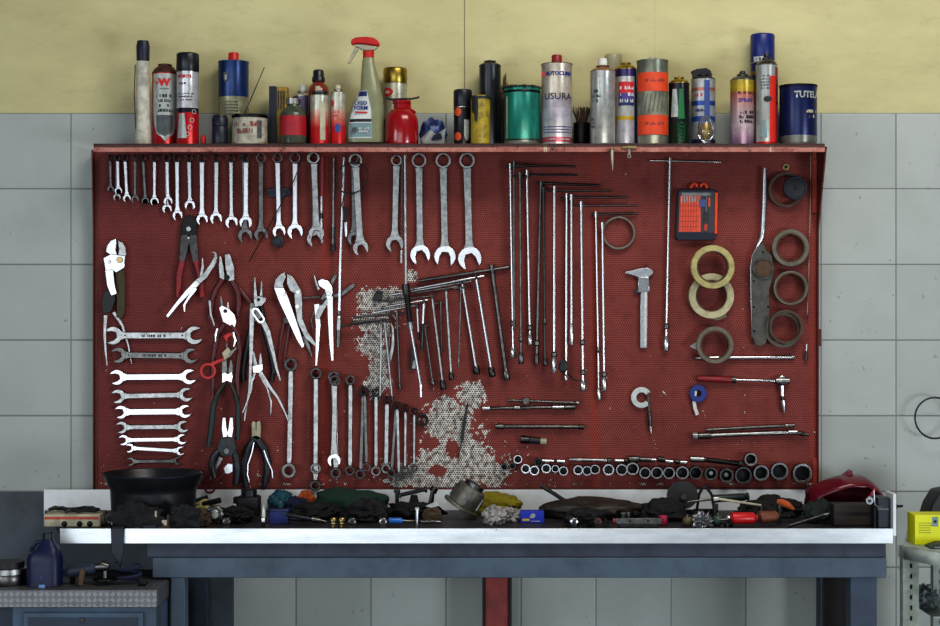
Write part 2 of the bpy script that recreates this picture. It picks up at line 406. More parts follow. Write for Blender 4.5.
# side cheeks: full depth below the shelf, narrowing to a flange
def cheek(x0, x1, fr, yd=-.125):
    zc_ = zs1 - .0046; zk = W(0, 232).z; zz = W(0, 489).z
    pts = [(yd, zc_), (YW - .004, zc_), (YW - .004, zz), (-.012, zz), (-.012, zk)]
    b = MB(); va = [b.bm.verts.new((x0, y, z)) for y, z in pts]; vb = [b.bm.verts.new((x1, y, z)) for y, z in pts]
    b.bm.faces.new(va); b.bm.faces.new(vb[::-1])
    for i in range(5): b.bm.faces.new((va[i], vb[i], vb[(i + 1) % 5], va[(i + 1) % 5]))
    tbb(b, 'side_bracket', fr, bev=.001)
cheek(xl - .0045, xl - .0005, 'boardframe', -.03)
cheek(xr + .0005, xr + .005, 'boardframe')
tbb(MB().box(xr - .014, xr, -.006, -.0005, W(0, 213).z, zs0 - .01), 'flange', 'boardframe2', bev=.001)
tbb(MB().box(xl, xl + .008, -.003, -.0003, W(0, 489).z, zs0 - .01), 'flange', 'boardframe', bev=.001)
tbb(MB().box(xl, xr, -.005, -.0003, W(0, 490.5).z, W(0, 487.5).z), 'bottom_flange', 'boardframe', bev=.001)
tbb(MB().box(xr - .012, xr + .002, -.004, -.0004, W(0, 489).z, W(0, 458).z), 'flange', 'boardframe2', bev=.001)
tbb(MB().box(xr + .0055, xr + .014, -.004, .02, W(0, 346, 0).z, W(0, 329, 0).z), 'hinge', 'boardframe', bev=.001)
PEGS = []
def pegs_done():
    for px, py, ln, yt in PEGS[:95]:
        c = W(px, py, yt)
        b = MB(); b.tube([(c.x, -.0005, c.z), (c.x, -ln, c.z), (c.x, -ln - .002, c.z + .004)], [.0016, .0016, .0014], 6)
        tbb(b, 'peg', 'blacksteel')
# ------------------------------------------------------------------ cans and bottles on the shelf
def hz(py, Y): return W(0, py, Y).z - SHELF_Z
def ramp3(base): return base
M['steelcan'] = mat('tinplate', (.60, .59, .56, 1), .3, 1, .5, 60, (.16, .14, .11, 1), .5)
M['rusty'] = mat('rusty_valve_ring', C(96, 58, 50), .55, .4, .7, 80)
M['ink'] = mat('black_ink', C(22, 22, 26), .5, 0, .1)
M['blueink'] = mat('blue_ink', C(34, 40, 120), .5, 0, .1)
M['redink'] = mat('red_ink', C(190, 28, 38), .5, 0, .1)
M['whiteink'] = mat('white_ink', C(205, 205, 205), .5, 0, .15)
M['paper'] = plain('off_white_label', 170, 172, 168, rough=.5, grime=.35, gs=45)
M['clear'] = mat('cloudy_clear_plastic', C(178, 170, 140), .35, 0, .15, 40, trans=.25)
def root(name, label, cat, x0, x1, Y, group=None):
    t = thing(name, label, cat, (W((x0 + x1) / 2, 0, Y).x, Y, SHELF_Z), group)
    return t, (x1 - x0) / 2 * S(Y)
def body_lathe(R, H, rim=.0025, dome=None):
    p = [(R * .86, .001), (R * .96, 0), (R * 1.0, .0015), (R * 1.0, .004), (R * .975, .006), (R * .975, H - .004), (R * 1.0, H - .002), (R * 1.0, H)]
    return p
def aerosol(label, x0, x1, ysh, Y, bodym, dome='steelcan', neck=.55, ydome=None, nozzle=None, cap=None, group=None, cat='spray can', collar=None, name='spray_can'):
    t, R = root(name, label, cat, x0, x1, Y, group); H = hz(ysh, Y)
    MB().lathe(body_lathe(R, H), 40).build('can_body', bodym, t)
    hd = (hz(ydome, Y) - H) if ydome else R * .45
    if not cap or cap[0] < ysh - 99:
        pass
    b = MB().lathe([(R * .97, H - .001), (R * .99, H + .002), (R * .9, H + hd * .35), (R * .74, H + hd * .7), (R * neck, H + hd * .95), (R * neck, H + hd), (R * neck * 1.08, H + hd + .001), (R * neck * 1.08, H + hd + .004), (R * neck * .8, H + hd + .004), (R * neck * .7, H + hd + .0015), (R * .16, H + hd + .0015), (R * .14, H + hd + .007)], 36)
    b.build('dome', dome, t)
    if nozzle:
        m, yt, w = nozzle; zt_ = hz(yt, Y)
        r = w / 2 * S(Y); z0 = H + hd + .0052
        MB().lathe([(r * .9, z0), (r, z0 + .001), (r, zt_ - (zt_ - z0) * .3), (r * .85, zt_ - .001), (r * .7, zt_)], 20).build('nozzle', m, t)
    if cap:
        yt, m, k = cap; zt_ = hz(yt, Y)
        r = R * k
        MB().lathe([(r * .97, H + .0025), (r, H + .004), (r, zt_ - .006), (r * .97, zt_ - .002), (r * .9, zt_)], 36).build('cap', m, t)
    return t, R, H

def print_rows(t, R, ang, z, widths, h, m, gap=1.6, lift=.0009, seed=1):
    """rows of small print too fine to read, bent round a can"""
    rnd = random.Random(seed); b = MB()
    for j, w in enumerate(widths):
        zz = z - j * h * gap; x = -w / 2
        while x < w / 2:
            lw = h * rnd.uniform(.35, .75)
            if rnd.random() > .12:
                for k in range(2 if rnd.random() > .4 else 1):
                    a0 = ang + (x + k * lw * .6) / R; a1 = a0 + lw * (.38 if k or rnd.random() > .5 else .8) / R
                    z0 = zz - h / 2; z1 = zz + h / 2 * (1 if rnd.random() > .3 else .1)
                    b.quad(*[((R + lift) * math.sin(a), -(R + lift) * math.cos(a), q) for a, q in ((a0, z0), (a1, z0), (a1, z1), (a0, z1))])
            x += lw * 1.25
    return b.build('printed_text', m, t, smooth=False)
# 1 grease tube
t, R = root('grease_tube', 'tall dirty white tube bottle with dark blue cap at shelf end', 'bottle', 135, 151, -.08)
H = hz(62, -.08)
M['tubewhite'] = plain('greasy_white_plastic', 178, 174, 160, rough=.5, grime=.55, gs=38)
MB().lathe([(R * .9, 0), (R * 1.02, .003), (R * 1.0, .03), (R * .92, .07), (R * .84, H * .6), (R * .82, H * .95), (R * .75, H), (R * .55, H + .004)], 32).build('bottle_body', 'tubewhite', t)
M['bluecap'] = mat('dark_blue_cap', C(18, 24, 52), .45, 0, .4, 60)
MB().lathe([(R * .80, H + .0045), (R * .82, H + .03), (R * .84, H + .045), (R * .7, H + .062), (R * .4, hz(42, -.08)), (R * .1, hz(41, -.08))], 28).build('cap', 'bluecap', t)
MB().tube([(-R * .82, -R * .5, H * .2), (-R * .95, -R * .7, H * .6), (-R * .85, -R * .55, H - .01)], .0018, 6).build('drip', 'rusty', t)
# 2 red and silver can with no cap
mB = bands('red_and_silver_can', hz(74, -.06), [(0, C(176, 24, 34)), (.16, C(176, 24, 34)), (.17, C(176, 24, 34))], metal=.0)
t, R, H = aerosol('red can with silver label panel, red emblem and bare rusty valve ring', 152, 178, 74, -.06, mB, 'rusty', .5, 66)
M['silverlabel'] = mat('silver_label', C(172, 176, 172, 1.1), .35, .3, .3, 50)
M['greylabel'] = mat('dark_grey_picture', C(84, 92, 96), .4, 0, .6, 60)
patch(t, R, -.85, 1.25, .014, H - .003, 'silverlabel', shape='shield')
patch(t, R, -.5, .8, .028, H * .42, 'greylabel', name='printed_picture', lift=.0007, shape='shield')
lettering(t, 'W', .027, 'redink', H - .030, R, .12, .0022, 1.15, lift=.001)
MB().box(-.021, -.014, -R * .93 - .004, -R * .93 - .003, H - .034, H - .027).build('emblem_bar', 'redink', t)
lettering(t, 'WÜRTH', .007, 'ink', H - .049, R, .12, .0001, lift=.001)
print_rows(t, R, .12, H * .68, (.046, .034, .048, .036), .0095, 'ink', 1.5, .001, 3)
# 3 black-capped can
mB = bands('black_silver_red_can', hz(73, -.097), [(0, C(190, 24, 34)), (.44, C(190, 24, 34)), (.445, C(26, 16, 34)), (.50, C(26, 16, 34)), (.505, C(196, 194, 196))], .3, .25)
t, R, H = aerosol('spray can with black cap, silver top and red lower half', 176.5, 199, 73, -.097, mB, cap=(53.5, 'capblack', 1.0))
patch(t, R, -.9, .1, .02, H * .43, 'silverlabel', shape='taper')
lettering(t, 'WÜRTH', .012, 'redink', H - .014, R, -.2, .0005, lift=.0009)
print_rows(t, R, -.35, H - .034, (.02,), .005, 'ink', seed=5)
print_rows(t, R, -.1, H * .70, (.05, .044, .05), .0045, 'ink', 2.0, seed=6)
for a, z in ((.75, .105), (.55, .078), (.35, .055), (.1, .034)):
    b = MB(); 
    ring = [(math.sin(k * PI / 8) * .006, math.cos(k * PI / 8) * .006) for k in range(17)]
    b.tube([((R + .0006) * math.sin(a + q / R), -(R + .0006) * math.cos(a + q / R), z * .93 + w) for q, w in ring], .0009, 5)
    b.build('printed_ring', 'whiteink', t)
# little red cap
t, R = root('bottle_cap', 'tiny red bottle cap lying beside the black-capped spray can', 'cap', 200.5, 206, -.11)
MB().lathe([(R, 0), (R, .02), (R * .8, .028), (R * .4, .03)], 18).build('cap_body', 'redplastic', t)
MB().lathe([(R * 1.15, .001), (R * 1.15, .006)], 18).build('cap_ring', 'maroon', t)
# 4 blue and cream tin with red cap
mB = bands('blue_and_cream_tin', hz(62, -.016), [(0, C(150, 146, 118)), (.58, C(150, 146, 118)), (.585, C(22, 52, 104))], .3, 0, .4)
t, R = root('oil_tin', 'round tin, blue above and cream below, with small red cap', 'tin', 218, 249, -.016); H = hz(62, -.016)
MB().lathe(body_lathe(R, H), 40).build('can_body', mB, t)
MB().lathe([(R * .34, H + .0003), (R * .34, H + .024), (R * .30, H + .027)], 24).build('cap', 'redplastic', t)
patch(t, R, -.55, -.2, H - .066, H - .036, 'greylabel', name='printed_drop', shape='shield'); patch(t, R, -.45, -.3, H - .06, H - .044, 'silverlabel', name='printed_drop', shape='shield', lift=.0008)
for z in range(5): MB().box(-.02, .02, -R - .0008, -R + .004, H * .52 - z * .009, H * .52 - z * .009 + .0016).build('printed_line', 'greylabel', t)
# 5 small black bottle
t, R = root('glue_bottle', 'small navy black bottle in front of the blue and cream tin', 'bottle', 212, 228, -.125); H = hz(117, -.125)
MB().lathe([(R * .95, 0), (R, .003), (R, H - .035), (R * .93, H - .031), (R * .93, H - .028), (R, H - .026), (R, H - .004), (R * .9, H)], 28).build('bottle_body', 'navy', t)
MB().lathe([(R * .9, H + .0003), (R * .86, H + .004)], 28).build('lid', 'capblack', t)
# 6 open cream tin with a stick
t, R = root('paint_tin', 'low open cream tin with stained dark rim and faded red print', 'tin', 232, 267.5, -.112); H = hz(116, -.112)
M['tincream'] = plain('stained_cream_tin', 160, 155, 138, rough=.5, grime=.6, gs=40)
MB().lathe([(R * .98, 0), (R, .002), (R, H * .12), (R * .985, H * .14), (R * .985, H * .86), (R, H * .88), (R, H), (R * .93, H), (R * .93, .004), (.002, .003)], 40, cap=(True, False)).build('can_body', 'tincream', t)
MB().lathe([(R * 1.012, H * .9), (R * 1.02, H + .001), (R * .955, H + .0015)], 40, cap=(False, False)).build('rim', 'blacksteel', t)
M['fadedred'] = mat('faded_red_print', C(140, 66, 62), .6, 0, .6, 70)
print_rows(t, R, -.15, H * .68, (.075, .05), .014, 'fadedred', 1.5, .0006, 8)
patch(t, R, .55, .85, H * .2, H * .8, 'greylabel')
Yk = -.112; p0 = W(244.5, 114, Yk); p1 = W(264.5, 67, Yk)
t2 = thing('stirring_stick', 'thin dark stick leaning out of the low cream tin', 'stick', p0 - Vector((0, 0, .05)))
d = (p1 - p0); q0 = Vector((0, 0, .05)) - d * .34
MB().tube([q0, q0 + (p1 - p0) * 1.34], [.0018, .0013], 8).build('stick', 'dark', t2)
# 8 carton
t, R = root('narrow_carton', 'narrow black carton with mustard yellow side beside the red-labelled jar', 'box', 270, 288, -.035)
a, b_ = -R, R; hk = hz(87, -.04)
MB().box(a, a + .022, -.025, .025, 0, hk).build('spine', 'navy', t, bev=.001)
M['mustard'] = plain('mustard_card', 140, 112, 38, rough=.6, grime=.6, gs=50)
MB().box(a + .0225, b_, -.024, .024, 0, hk - .002).build('face', 'mustard', t, bev=.001)
for k in range(3): MB().box(a + .026 + k * .008, a + .030 + k * .008, -.0262, -.0245, hk - .07, hk - .014).build('printed_bar', 'dark', t)
# 9 white aerosol behind
mB = bands('white_violet_can', hz(97, -.002), [(0, C(120, 110, 120)), (.6, C(150, 144, 150)), (.8, C(110, 100, 130))], .4, 0, .4, interp='LINEAR')
aerosol('pale grey spray can with white button half hidden behind the red-labelled jar', 293, 313, 97, -.002, mB, nozzle=('white', 85, 8), ydome=93, neck=.5)
# 10 jar
t, R = root('glass_jar', 'squat glass jar with wide red label and narrow neck', 'jar', 280, 306.5, -.115); H = hz(100, -.115)
M['jarglass'] = mat('dirty_green_glass', C(92, 98, 82), .2, 0, .5, 50, trans=.25)
MB().lathe([(R * .9, 0), (R, .004), (R, H * .66), (R * .92, H * .74), (R * .5, H * .84), (R * .46, H * .86), (R * .46, H * .97), (R * .52, H * .975), (R * .52, H)], 40).build('jar_body', 'jarglass', t)
M['redlabel'] = mat('red_paper_label', C(170, 22, 40), .5, 0, .3, 60)
MB().lathe([(R * 1.006, H * .2), (R * 1.01, H * .21), (R * 1.01, H * .62), (R * 1.006, H * .63)], 40, cap=(False, False)).build('label_band', 'redlabel', t)
MB().lathe([(R * .54, H * .9), (R * .54, H + .003), (R * .4, H + .004)], 24).build('lid', 'steelcan', t)
# 11 round red bottle with black cap
t, R = root('round_bottle', 'red round-shouldered bottle with black screw cap behind the spray cans', 'bottle', 308, 329, -.045); H = hz(82, -.045)
M['amber'] = mat('red_brown_plastic', C(128, 46, 34), .25, 0, .2, 40, coat=.3)
MB().lathe([(R * .93, 0), (R, .004), (R, H - R * 1.1), (R * .98, H - R * .8), (R * .86, H - R * .4), (R * .62, H - .006), (R * .5, H)], 36).build('bottle_body', 'amber', t)
MB().lathe([(R * .62, H + .0004), (R * .62, H + .012), (R * .54, H + .016), (R * .50, hz(71, -.045)), (R * .4, hz(70, -.045))], 24).build('cap', 'capblack', t)
patch(t, R, -.2, .25, H - .05, H - .016, 'cream')
# 12, 13 two red and white aerosols
g1 = [(0, C(196, 26, 34)), (.35, C(200, 40, 40)), (.62, C(206, 150, 132)), (.75, C(186, 184, 168))]
mB = bands('red_fading_white_can', hz(96, -.122), g1, .35, 0, .35, interp='LINEAR')
t, R, H = aerosol('white spray can fading to red, no cap, beside the red-labelled jar', 310, 329, 96, -.122, mB, 'dull', neck=.8, ydome=93)
patch(t, R, .15, .75, .012, H - .02, 'cream')
mB = bands('red_fading_white_can_narrow', hz(94, -.11), g1, .35, 0, .3, interp='LINEAR')
t, R, H = aerosol('slim white and red spray can with thin upright nozzle and blue spot', 330, 346, 94, -.11, mB, 'steelcan', nozzle=('cream', 85, 6), ydome=91, neck=.5)
M['bluespot'] = mat('blue_print', C(48, 72, 140), .5, 0, .2)
patch(t, R, -.35, .45, .035, .062, 'bluespot', shape='oval'); patch(t, R, -.9, -.45, H - .04, H - .02, 'redink', shape='oval')
print_rows(t, R, -.3, H - .055, (.018, .014), .007, 'redink', 1.5, .0006, 9)
# 14 trigger spray bottle
t, R = root('trigger_spray_bottle', 'tall cloudy spray bottle with red trigger head and white label', 'spray bottle', 347, 384.5, -.1)
Yk = -.1
M['bottleplastic'] = mat('cloudy_greenish_plastic', C(150, 152, 118), .3, 0, .15, 30, trans=.22)
prof = [(143, 348, 384), (140, 347, 384.5), (125, 347.3, 384.5), (112, 349.5, 384), (104, 353, 383.5), (97, 357.5, 383), (90, 360.5, 381), (80, 361, 379), (70, 361.7, 376.5), (62, 362.3, 374.5), (58, 363, 374)]
b = MB(); rows = []; cx = 365.75
for py, xa_, xb_ in prof:
    c = ((xa_ + xb_) / 2 - cx) * S(Yk); rx = (xb_ - xa_) / 2 * S(Yk); ry = min(.030, rx * .95)
    z = max(0, hz(py, Yk))
    rows.append([b.bm.verts.new((c + rx * math.copysign(abs(math.cos(q)) ** .75, math.cos(q)), ry * math.copysign(abs(math.sin(q)) ** .75, math.sin(q)), z)) for q in [2 * PI * k / 36 for k in range(36)]])
for i in range(len(rows) - 1):
    for k in range(36): b.bm.faces.new((rows[i][k], rows[i][(k + 1) % 36], rows[i + 1][(k + 1) % 36], rows[i + 1][k]))
b.bm.faces.new(rows[0][::-1]); b.bm.faces.new(rows[-1]); b.build('bottle_body', 'bottleplastic', t)
def T2(px, py, y=0): return ((px - cx) * S(Yk), y, hz(py, Yk))
xc = (368.5 - cx) * S(Yk)
b = MB().lathe([(.0165, hz(58, Yk) + .0003), (.0165, hz(51.5, Yk)), (.014, hz(51, Yk))], 28, c=(xc, 0, 0)); b.build('neck_collar', 'redplastic', t)
# head: red hood, grey body, nozzle, trigger
def px_prism(mb, pts, y0, y1): mb.prism([((x - cx) * S(Yk), hz(y, Yk)) for x, y in pts], y0, y1); return mb
px_prism(MB(), [(351, 43.5), (352, 40), (356, 38), (366, 37.3), (374, 38.3), (378.5, 41.5), (380, 45), (378, 46.5), (366, 44.5), (356, 44), (352, 45.5)], -.014, .014).build('hood', 'redplastic', t, bev=.003)
M['greyplastic'] = plain('dull_grey_plastic', 150, 146, 128, rough=.5)
px_prism(MB(), [(355, 44.6), (366, 45), (378, 47), (376, 49), (374, 50.6), (363, 50.6), (358, 47.5), (355, 47)], -.009, .009).build('pump_body', 'greyplastic', t, bev=.002)
px_prism(MB(), [(355.5, 47.2), (359, 48.6), (355, 55), (351.5, 60.5), (349, 64), (347.5, 63.2), (350.5, 57), (353, 51.5)], -.006, .006).build('trigger', 'greyplastic', t, bev=.0015)
# label
def lab(pts, m, y, nm):
    b = MB(); b.bm.faces.new([b.bm.verts.new(((x - cx) * S(Yk), y, hz(yy, Yk))) for x, yy in pts]); return b.build(nm, m, t, smooth=False)
M['splabel'] = plain('white_bottle_label', 178, 182, 180, rough=.4, grime=.2)
def label_skin(y0p, y1p, xf, m, nm, lift):
    b = MB(); rws = []
    for j in range(9):
        py = y0p + (y1p - y0p) * j / 8
        for i in range(len(prof) - 1):
            if prof[i][0] >= py >= prof[i + 1][0]:
                f = (prof[i][0] - py) / (prof[i][0] - prof[i + 1][0]); xa_ = prof[i][1] + f * (prof[i + 1][1] - prof[i][1]); xb_ = prof[i][2] + f * (prof[i + 1][2] - prof[i][2])
        c = ((xa_ + xb_) / 2 - cx) * S(Yk); rx = (xb_ - xa_) / 2 * S(Yk); ry = min(.030, rx * .95)
        l, r_ = xf(py); row = []
        for k in range(13):
            x = ((l + (r_ - l) * k / 12) - cx) * S(Yk)
            q = min(1, abs((x - c) / rx)) ** (1 / .75); y = -ry * (max(0, 1 - q * q) ** .5) ** .75 - lift
            row.append(b.bm.verts.new((x, y, hz(py, Yk))))
        rws.append(row)
    for j in range(8):
        for k in range(12): b.bm.faces.new((rws[j][k], rws[j][k + 1], rws[j + 1][k + 1], rws[j + 1][k]))
    return b.build(nm, m, t)
label_skin(139, 92, lambda y: (349.3 + max(0, (125 - y)) * .26, 372 - max(0, (112 - y)) * .22), 'splabel', 'label', .0006)
M['labelnavy'] = mat('label_navy', C(30, 44, 96), .4, 0, .2); M['labelgreen'] = mat('label_pale_green', C(120, 146, 150), .4, 0, .2)
label_skin(138, 124, lambda y: (349.6, 371.8), 'labelgreen', 'label_foot', .0009)
label_skin(123, 120, lambda y: (350.3, 372), 'ink', 'label_line', .0009)
label_skin(97.5, 92.5, lambda y: (358.5, 367.6), 'labelnavy', 'label_badge', .0009)
lettering(t, 'LYSO\nFORM', .0155, 'blueink', hz(107, Yk), None, bold=.0005, x=(361.5 - cx) * S(Yk), y=-.0345)
MB().box((356 - cx) * S(Yk), (368 - cx) * S(Yk), -.0345, -.0312, hz(114.5, Yk), hz(113, Yk)).build('label_stroke', 'redink', t)
o_ = print_rows(t, .5, 0, hz(129.5, Yk), (.030, .026), .006, 'whiteink', 1.5, 0, 12); o_.location = ((364.5 - cx) * S(Yk), .5 - .0345, 0)
MB().lathe([(.008, -.0345), (.008, -.031)], 20, 'y', c=((355 - cx) * S(Yk), 0, hz(131, Yk))).build('label_seal', 'greylabel', t)
# 15 gold cap can
mB = bands('white_gold_can', hz(85, -.022), [(0, C(170, 168, 150)), (.3, C(60, 80, 130)), (.45, C(186, 182, 158))], .4, 0, .35)
t, R, H = aerosol('white spray can with gold cap and red oval badge', 383, 407.5, 85, -.022, mB, cap=(68.3, 'gold', .97))
patch(t, R, -1.15, -.15, H - .038, H - .012, 'redink', shape='oval'); patch(t, R, -.95, -.4, H - .030, H - .020, 'cream', shape='oval', lift=.0008)
# 16 red oil bottle
t, R = root('oil_can', 'squat glossy red oil bottle with black wire across its neck', 'oil bottle', 385, 418.5, -.118); H = hz(101, -.118)
M['redbottle'] = mat('glossy_red_plastic', C(150, 12, 22), .22, 0, .15, 40, coat=.4)
MB().lathe([(R * .97, 0), (R, .004), (R * .98, H * .55), (R * .9, H * .68), (R * .66, H * .78), (R * .5, H * .82), (R * .5, H * .93), (R * .56, H * .94), (R * .56, H)], 40).build('bottle_body', 'redbottle', t)
MB().tube([(-.047, -.006, H + .008), (-.03, -.01, H + .003), (0, -.012, H + .0045), (.028, -.01, H + .005), (.046, -.004, H + .009), (.05, 0, H + .012)], .003, 8).build('wire', 'black', t)
MB().tube([(R * .45, 0, H + .0004), (R * .5, -.012, H * .8), (R * .8, -.02, H * .72)], .0045, 8).build('spout', 'redbottle', t)
# 17 crumpled packet
t, R = root('crumpled_packet', 'crumpled blue and silver packet lying beside the red oil bottle', 'packet', 419, 446, -.1)
M['bluefoil'] = mat('blue_foil', C(26, 46, 98), .35, .2, .4, 60); M['silverfoil'] = mat('grey_foil', C(150, 152, 150), .35, .4, .5, 60)
b = MB().lump(.036, .025, .075, 3, .30, 2.0, 3); b.build('wrapper', 'bluefoil', t)
b = MB(); b.quad((-.03, -.033, .002), (.034, -.04, .001), (.04, -.028, .05), (.012, -.03, .03)); b.quad((-.03, -.033, .002), (.012, -.03, .03), (-.006, -.026, .045), (-.034, -.022, .02)); b.build('flap', 'silverfoil', t, smooth=False)
b = MB(); b.quad((-.004, -.036, .012), (.03, -.043, .016), (.024, -.036, .034), (.004, -.034, .028)); b.build('dark_print', 'navy', t, smooth=False)
# 18 short black can with orange marks
t, R, H = aerosol('black capped spray can with two orange marks next to mustard tin', 453.5, 472, 108, -.093, bands('black_grey_can', hz(108, -.09), [(0, C(30, 30, 36)), (.7, C(18, 19, 26))], .4, 0, .2), cap=(90, 'capblack', 1.0))
M['orange'] = mat('orange_print', C(206, 78, 28), .5, 0, .15)
for z in (.026, .098): patch(t, R, -.95, -.15, z - .013, z + .013, 'orange', shape='oval', lift=.0012)
patch(t, R, .15, .75, .012, .075, 'silverlabel', shape='shield')
# 19 mustard tin
t, R = root('grease_tin', 'mustard yellow tin with dark greasy drips over its rim', 'tin', 470.5, 490.5, -.13); H = hz(97.5, -.13)
M['mustardtin'] = plain('mustard_yellow_tin', 150, 130, 36, rough=.4, grime=.7, gs=38)
MB().lathe(body_lathe(R, H), 32).build('can_body', 'mustardtin', t)
b = MB().lathe([(R * 1.03, H - .006), (R * 1.05, H + .001), (R * .9, H + .004), (R * .4, H + .006)], 28); b.build('lid', 'black', t)
for a, z0, w in ((-.7, .05, .3), (-.45, .075, .2)): patch(t, R, a - w, a + w, H - z0, H - .004, 'black', name='drip', lift=.001, shape='shield')
patch(t, R, -.4, .5, H + .0015, H + .004, 'mustardtin', name='rim_smear', lift=.002)
# 20 tall black can
mB = bands('dark_grey_can', hz(66, -.03), [(0, C(22, 26, 48)), (.3, C(30, 32, 42)), (.6, C(40, 42, 46))], .3, .3, .3, interp='LINEAR')
aerosol('tall black spray can without cap standing behind mustard tin', 479, 501, 66, -.03, mB, 'dark', .5, 62.5)
# brown rag beside it
t, R = root('oily_rag', 'little brown rag stuffed between black can and teal tin', 'rag', 499, 510, -.012)
M['rag_brown'] = mat('brown_rag', C(92, 74, 56), .9, 0, .6, 60)
b = MB().lump(.014, .012, .20, 11, .3, 2.4, 4); b.build('cloth', 'rag_brown', t)
# 21 teal tin
t, R = root('paint_tin', 'wide teal tin without lid, dark crusted rim and bare foot', 'tin', 503.5, 540, -.092); H = hz(88.5, -.092)
mB = bands('teal_tin', H, [(0, C(120, 124, 116)), (.07, C(40, 50, 50)), (.10, C(30, 128, 112))], .35, 0, .45, 30)
MB().lathe([(R * .97, 0), (R, .002), (R, .012), (R * .975, .014), (R * .975, H - .022), (R, H - .018), (R, H), (R * .93, H), (R * .93, H * .5), (.002, H * .5)], 44, cap=(True, False)).build('can_body', mB, t)
b = MB().lathe([(R * 1.012, H - .016), (R * 1.02, H - .011), (R * 1.008, H - .009)], 44, cap=(False, False)); b.build('dark_band', 'blacksteel', t)
b = MB()
for k in range(26):
    a = 2 * PI * k / 26; b.ball((R * .97 * math.cos(a), R * .97 * math.sin(a), H + .001), .004 + .0035 * random.random(), 1, (1.3, 1.3, .8))
b.build('crusted_rim', 'black', t)
patch(t, R, -1.05, -.92, .02, H * .84, 'cream', name='scrape', lift=-.0008)
# 22 white tin
Hh = hz(65, -.09); mB = bands('white_violet_tin', Hh, [(0, C(186, 180, 180)), (.035, C(180, 82, 96)), (.095, C(186, 180, 184)), (.3, C(186, 180, 190)), (.45, C(178, 168, 178)), (.6, C(196, 184, 170))], .4, 0, .35, 25)
t, R = root('oil_tin', 'round white tin with dark red cap and handwriting across it', 'tin', 541, 572.5, -.09); H = Hh
MB().lathe(body_lathe(R, H), 44).build('can_body', mB, t)
MB().lathe([(R * 1.01, H + .0003), (R * 1.01, H + .002), (R * .4, H + .005), (R * .36, H + .006)], 40).build('lid', 'rusty', t)
MB().lathe([(R * .33, H + .0065), (R * .33, H + .025), (R * .29, H + .029)], 24).build('cap', 'redgrip', t)
lettering(t, 'AUTOCLIMA', .0155, 'blueink', H - .031, R, .12, .0007, .98)
MB().box(-.044, -.037, -.028, -.024, H - .039, H - .024).build('printed_emblem', 'redink', t)
lettering(t, 'USURA', .027, 'ink', H - .098, R, .05, .0001, 1.05)
for z in (.052, .044, .036): patch(t, R, -1.0, 1.1, z, z + .0018, 'blueink', name='printed_line')
print_rows(t, R, .1, .0165, (.07,), .004, 'whiteink', seed=14)
# 23 brush in pot
t, R = root('glue_pot', 'small dark pot standing between white tin and silver can', 'pot', 573.5, 590, -.05); H = hz(123, -.05)
MB().lathe([(R * .95, 0), (R, .003), (R, H), (R * .9, H), (R * .9, .01), (.002, .01)], 28, cap=(True, False)).build('pot_body', 'blacksteel', t)
t2, R2 = root('brush', 'brown stiff brush standing bristles up in small dark pot', 'brush', 573.5, 590, -.05); 
t2.location.z += .0106
b = MB()
for k in range(70):
    a = random.random() * 6.28; r = math.sqrt(random.random()) * R * .78
    x, y = r * math.cos(a), r * math.sin(a)
    b.tube([(x * .6, y * .6, H - .022), (x, y, H + .006), (x * 1.55 + random.uniform(-.004, .004), y * 1.5, hz(106, -.05) - .0106 - random.random() * .014)], [.0012, .0013, .0007], 4)
b.build('bristle', 'rag_brown', t2)
MB().lathe([(R * .6, 0), (R * .6, H - .02)], 16).build('stub', 'dark', t2)
# 24 silver can
mB = bands('silver_can', hz(72, -.118), [(0, C(150, 156, 154)), (.12, C(168, 168, 164)), (.9, C(172, 172, 168))], .3, .45, .35, 40, 'LINEAR')
M['copper'] = mat('copper_dome', C(150, 112, 88), .35, .7, .4, 50)
t, R, H = aerosol('silver spray can with white button and copper-coloured shoulder', 590, 615.5, 72, -.118, mB, 'copper', .5, 67.5, nozzle=('white', 58.5, 9))
M['darkgreenink'] = mat('dark_green_print', C(24, 72, 62), .5, 0, .2)
print_rows(t, R, -.75, H * .72, (.02, .026, .022), .009, 'darkgreenink', 1.5, seed=15)
print_rows(t, R, -.95, H * .34, (.012, .012, .012), .007, 'greylabel', 1.5, seed=16)
# hidden can with translucent cap
aerosol('spray can with translucent pinkish cap behind silver and violet cans', 604.5, 622, 74, .0, mB, cap=(54.5, 'clear', 1.0))
# 25 white, red and violet can
Hh = hz(70, -.083); mB = bands('white_red_violet_can', Hh, [(0, C(60, 50, 90)), (.03, C(170, 168, 176)), (.30, C(176, 174, 170)), (.33, C(190, 160, 50)), (.38, C(178, 176, 172)), (.90, C(58, 44, 96))], .35, .1, .3)
t, R, H = aerosol('white spray can with red and violet blocks and gold shoulder', 614.5, 636.5, 70, -.083, mB, 'gold', .45, 64.5)
M['violet'] = mat('violet_print', C(74, 56, 130), .5, 0, .2)
for z0, z1, m in ((.68, .83, 'redink'), (.60, .68, 'violet'), (.52, .60, 'labelnavy')): patch(t, R, -.75, .75, H * z0, H * z1, m)
print_rows(t, R, 0, H * .75, (.040, .036, .04), .010, 'whiteink', 1.9, .0009, 17)
patch(t, R, .85, 1.35, .01, H - .004, 'labelnavy')
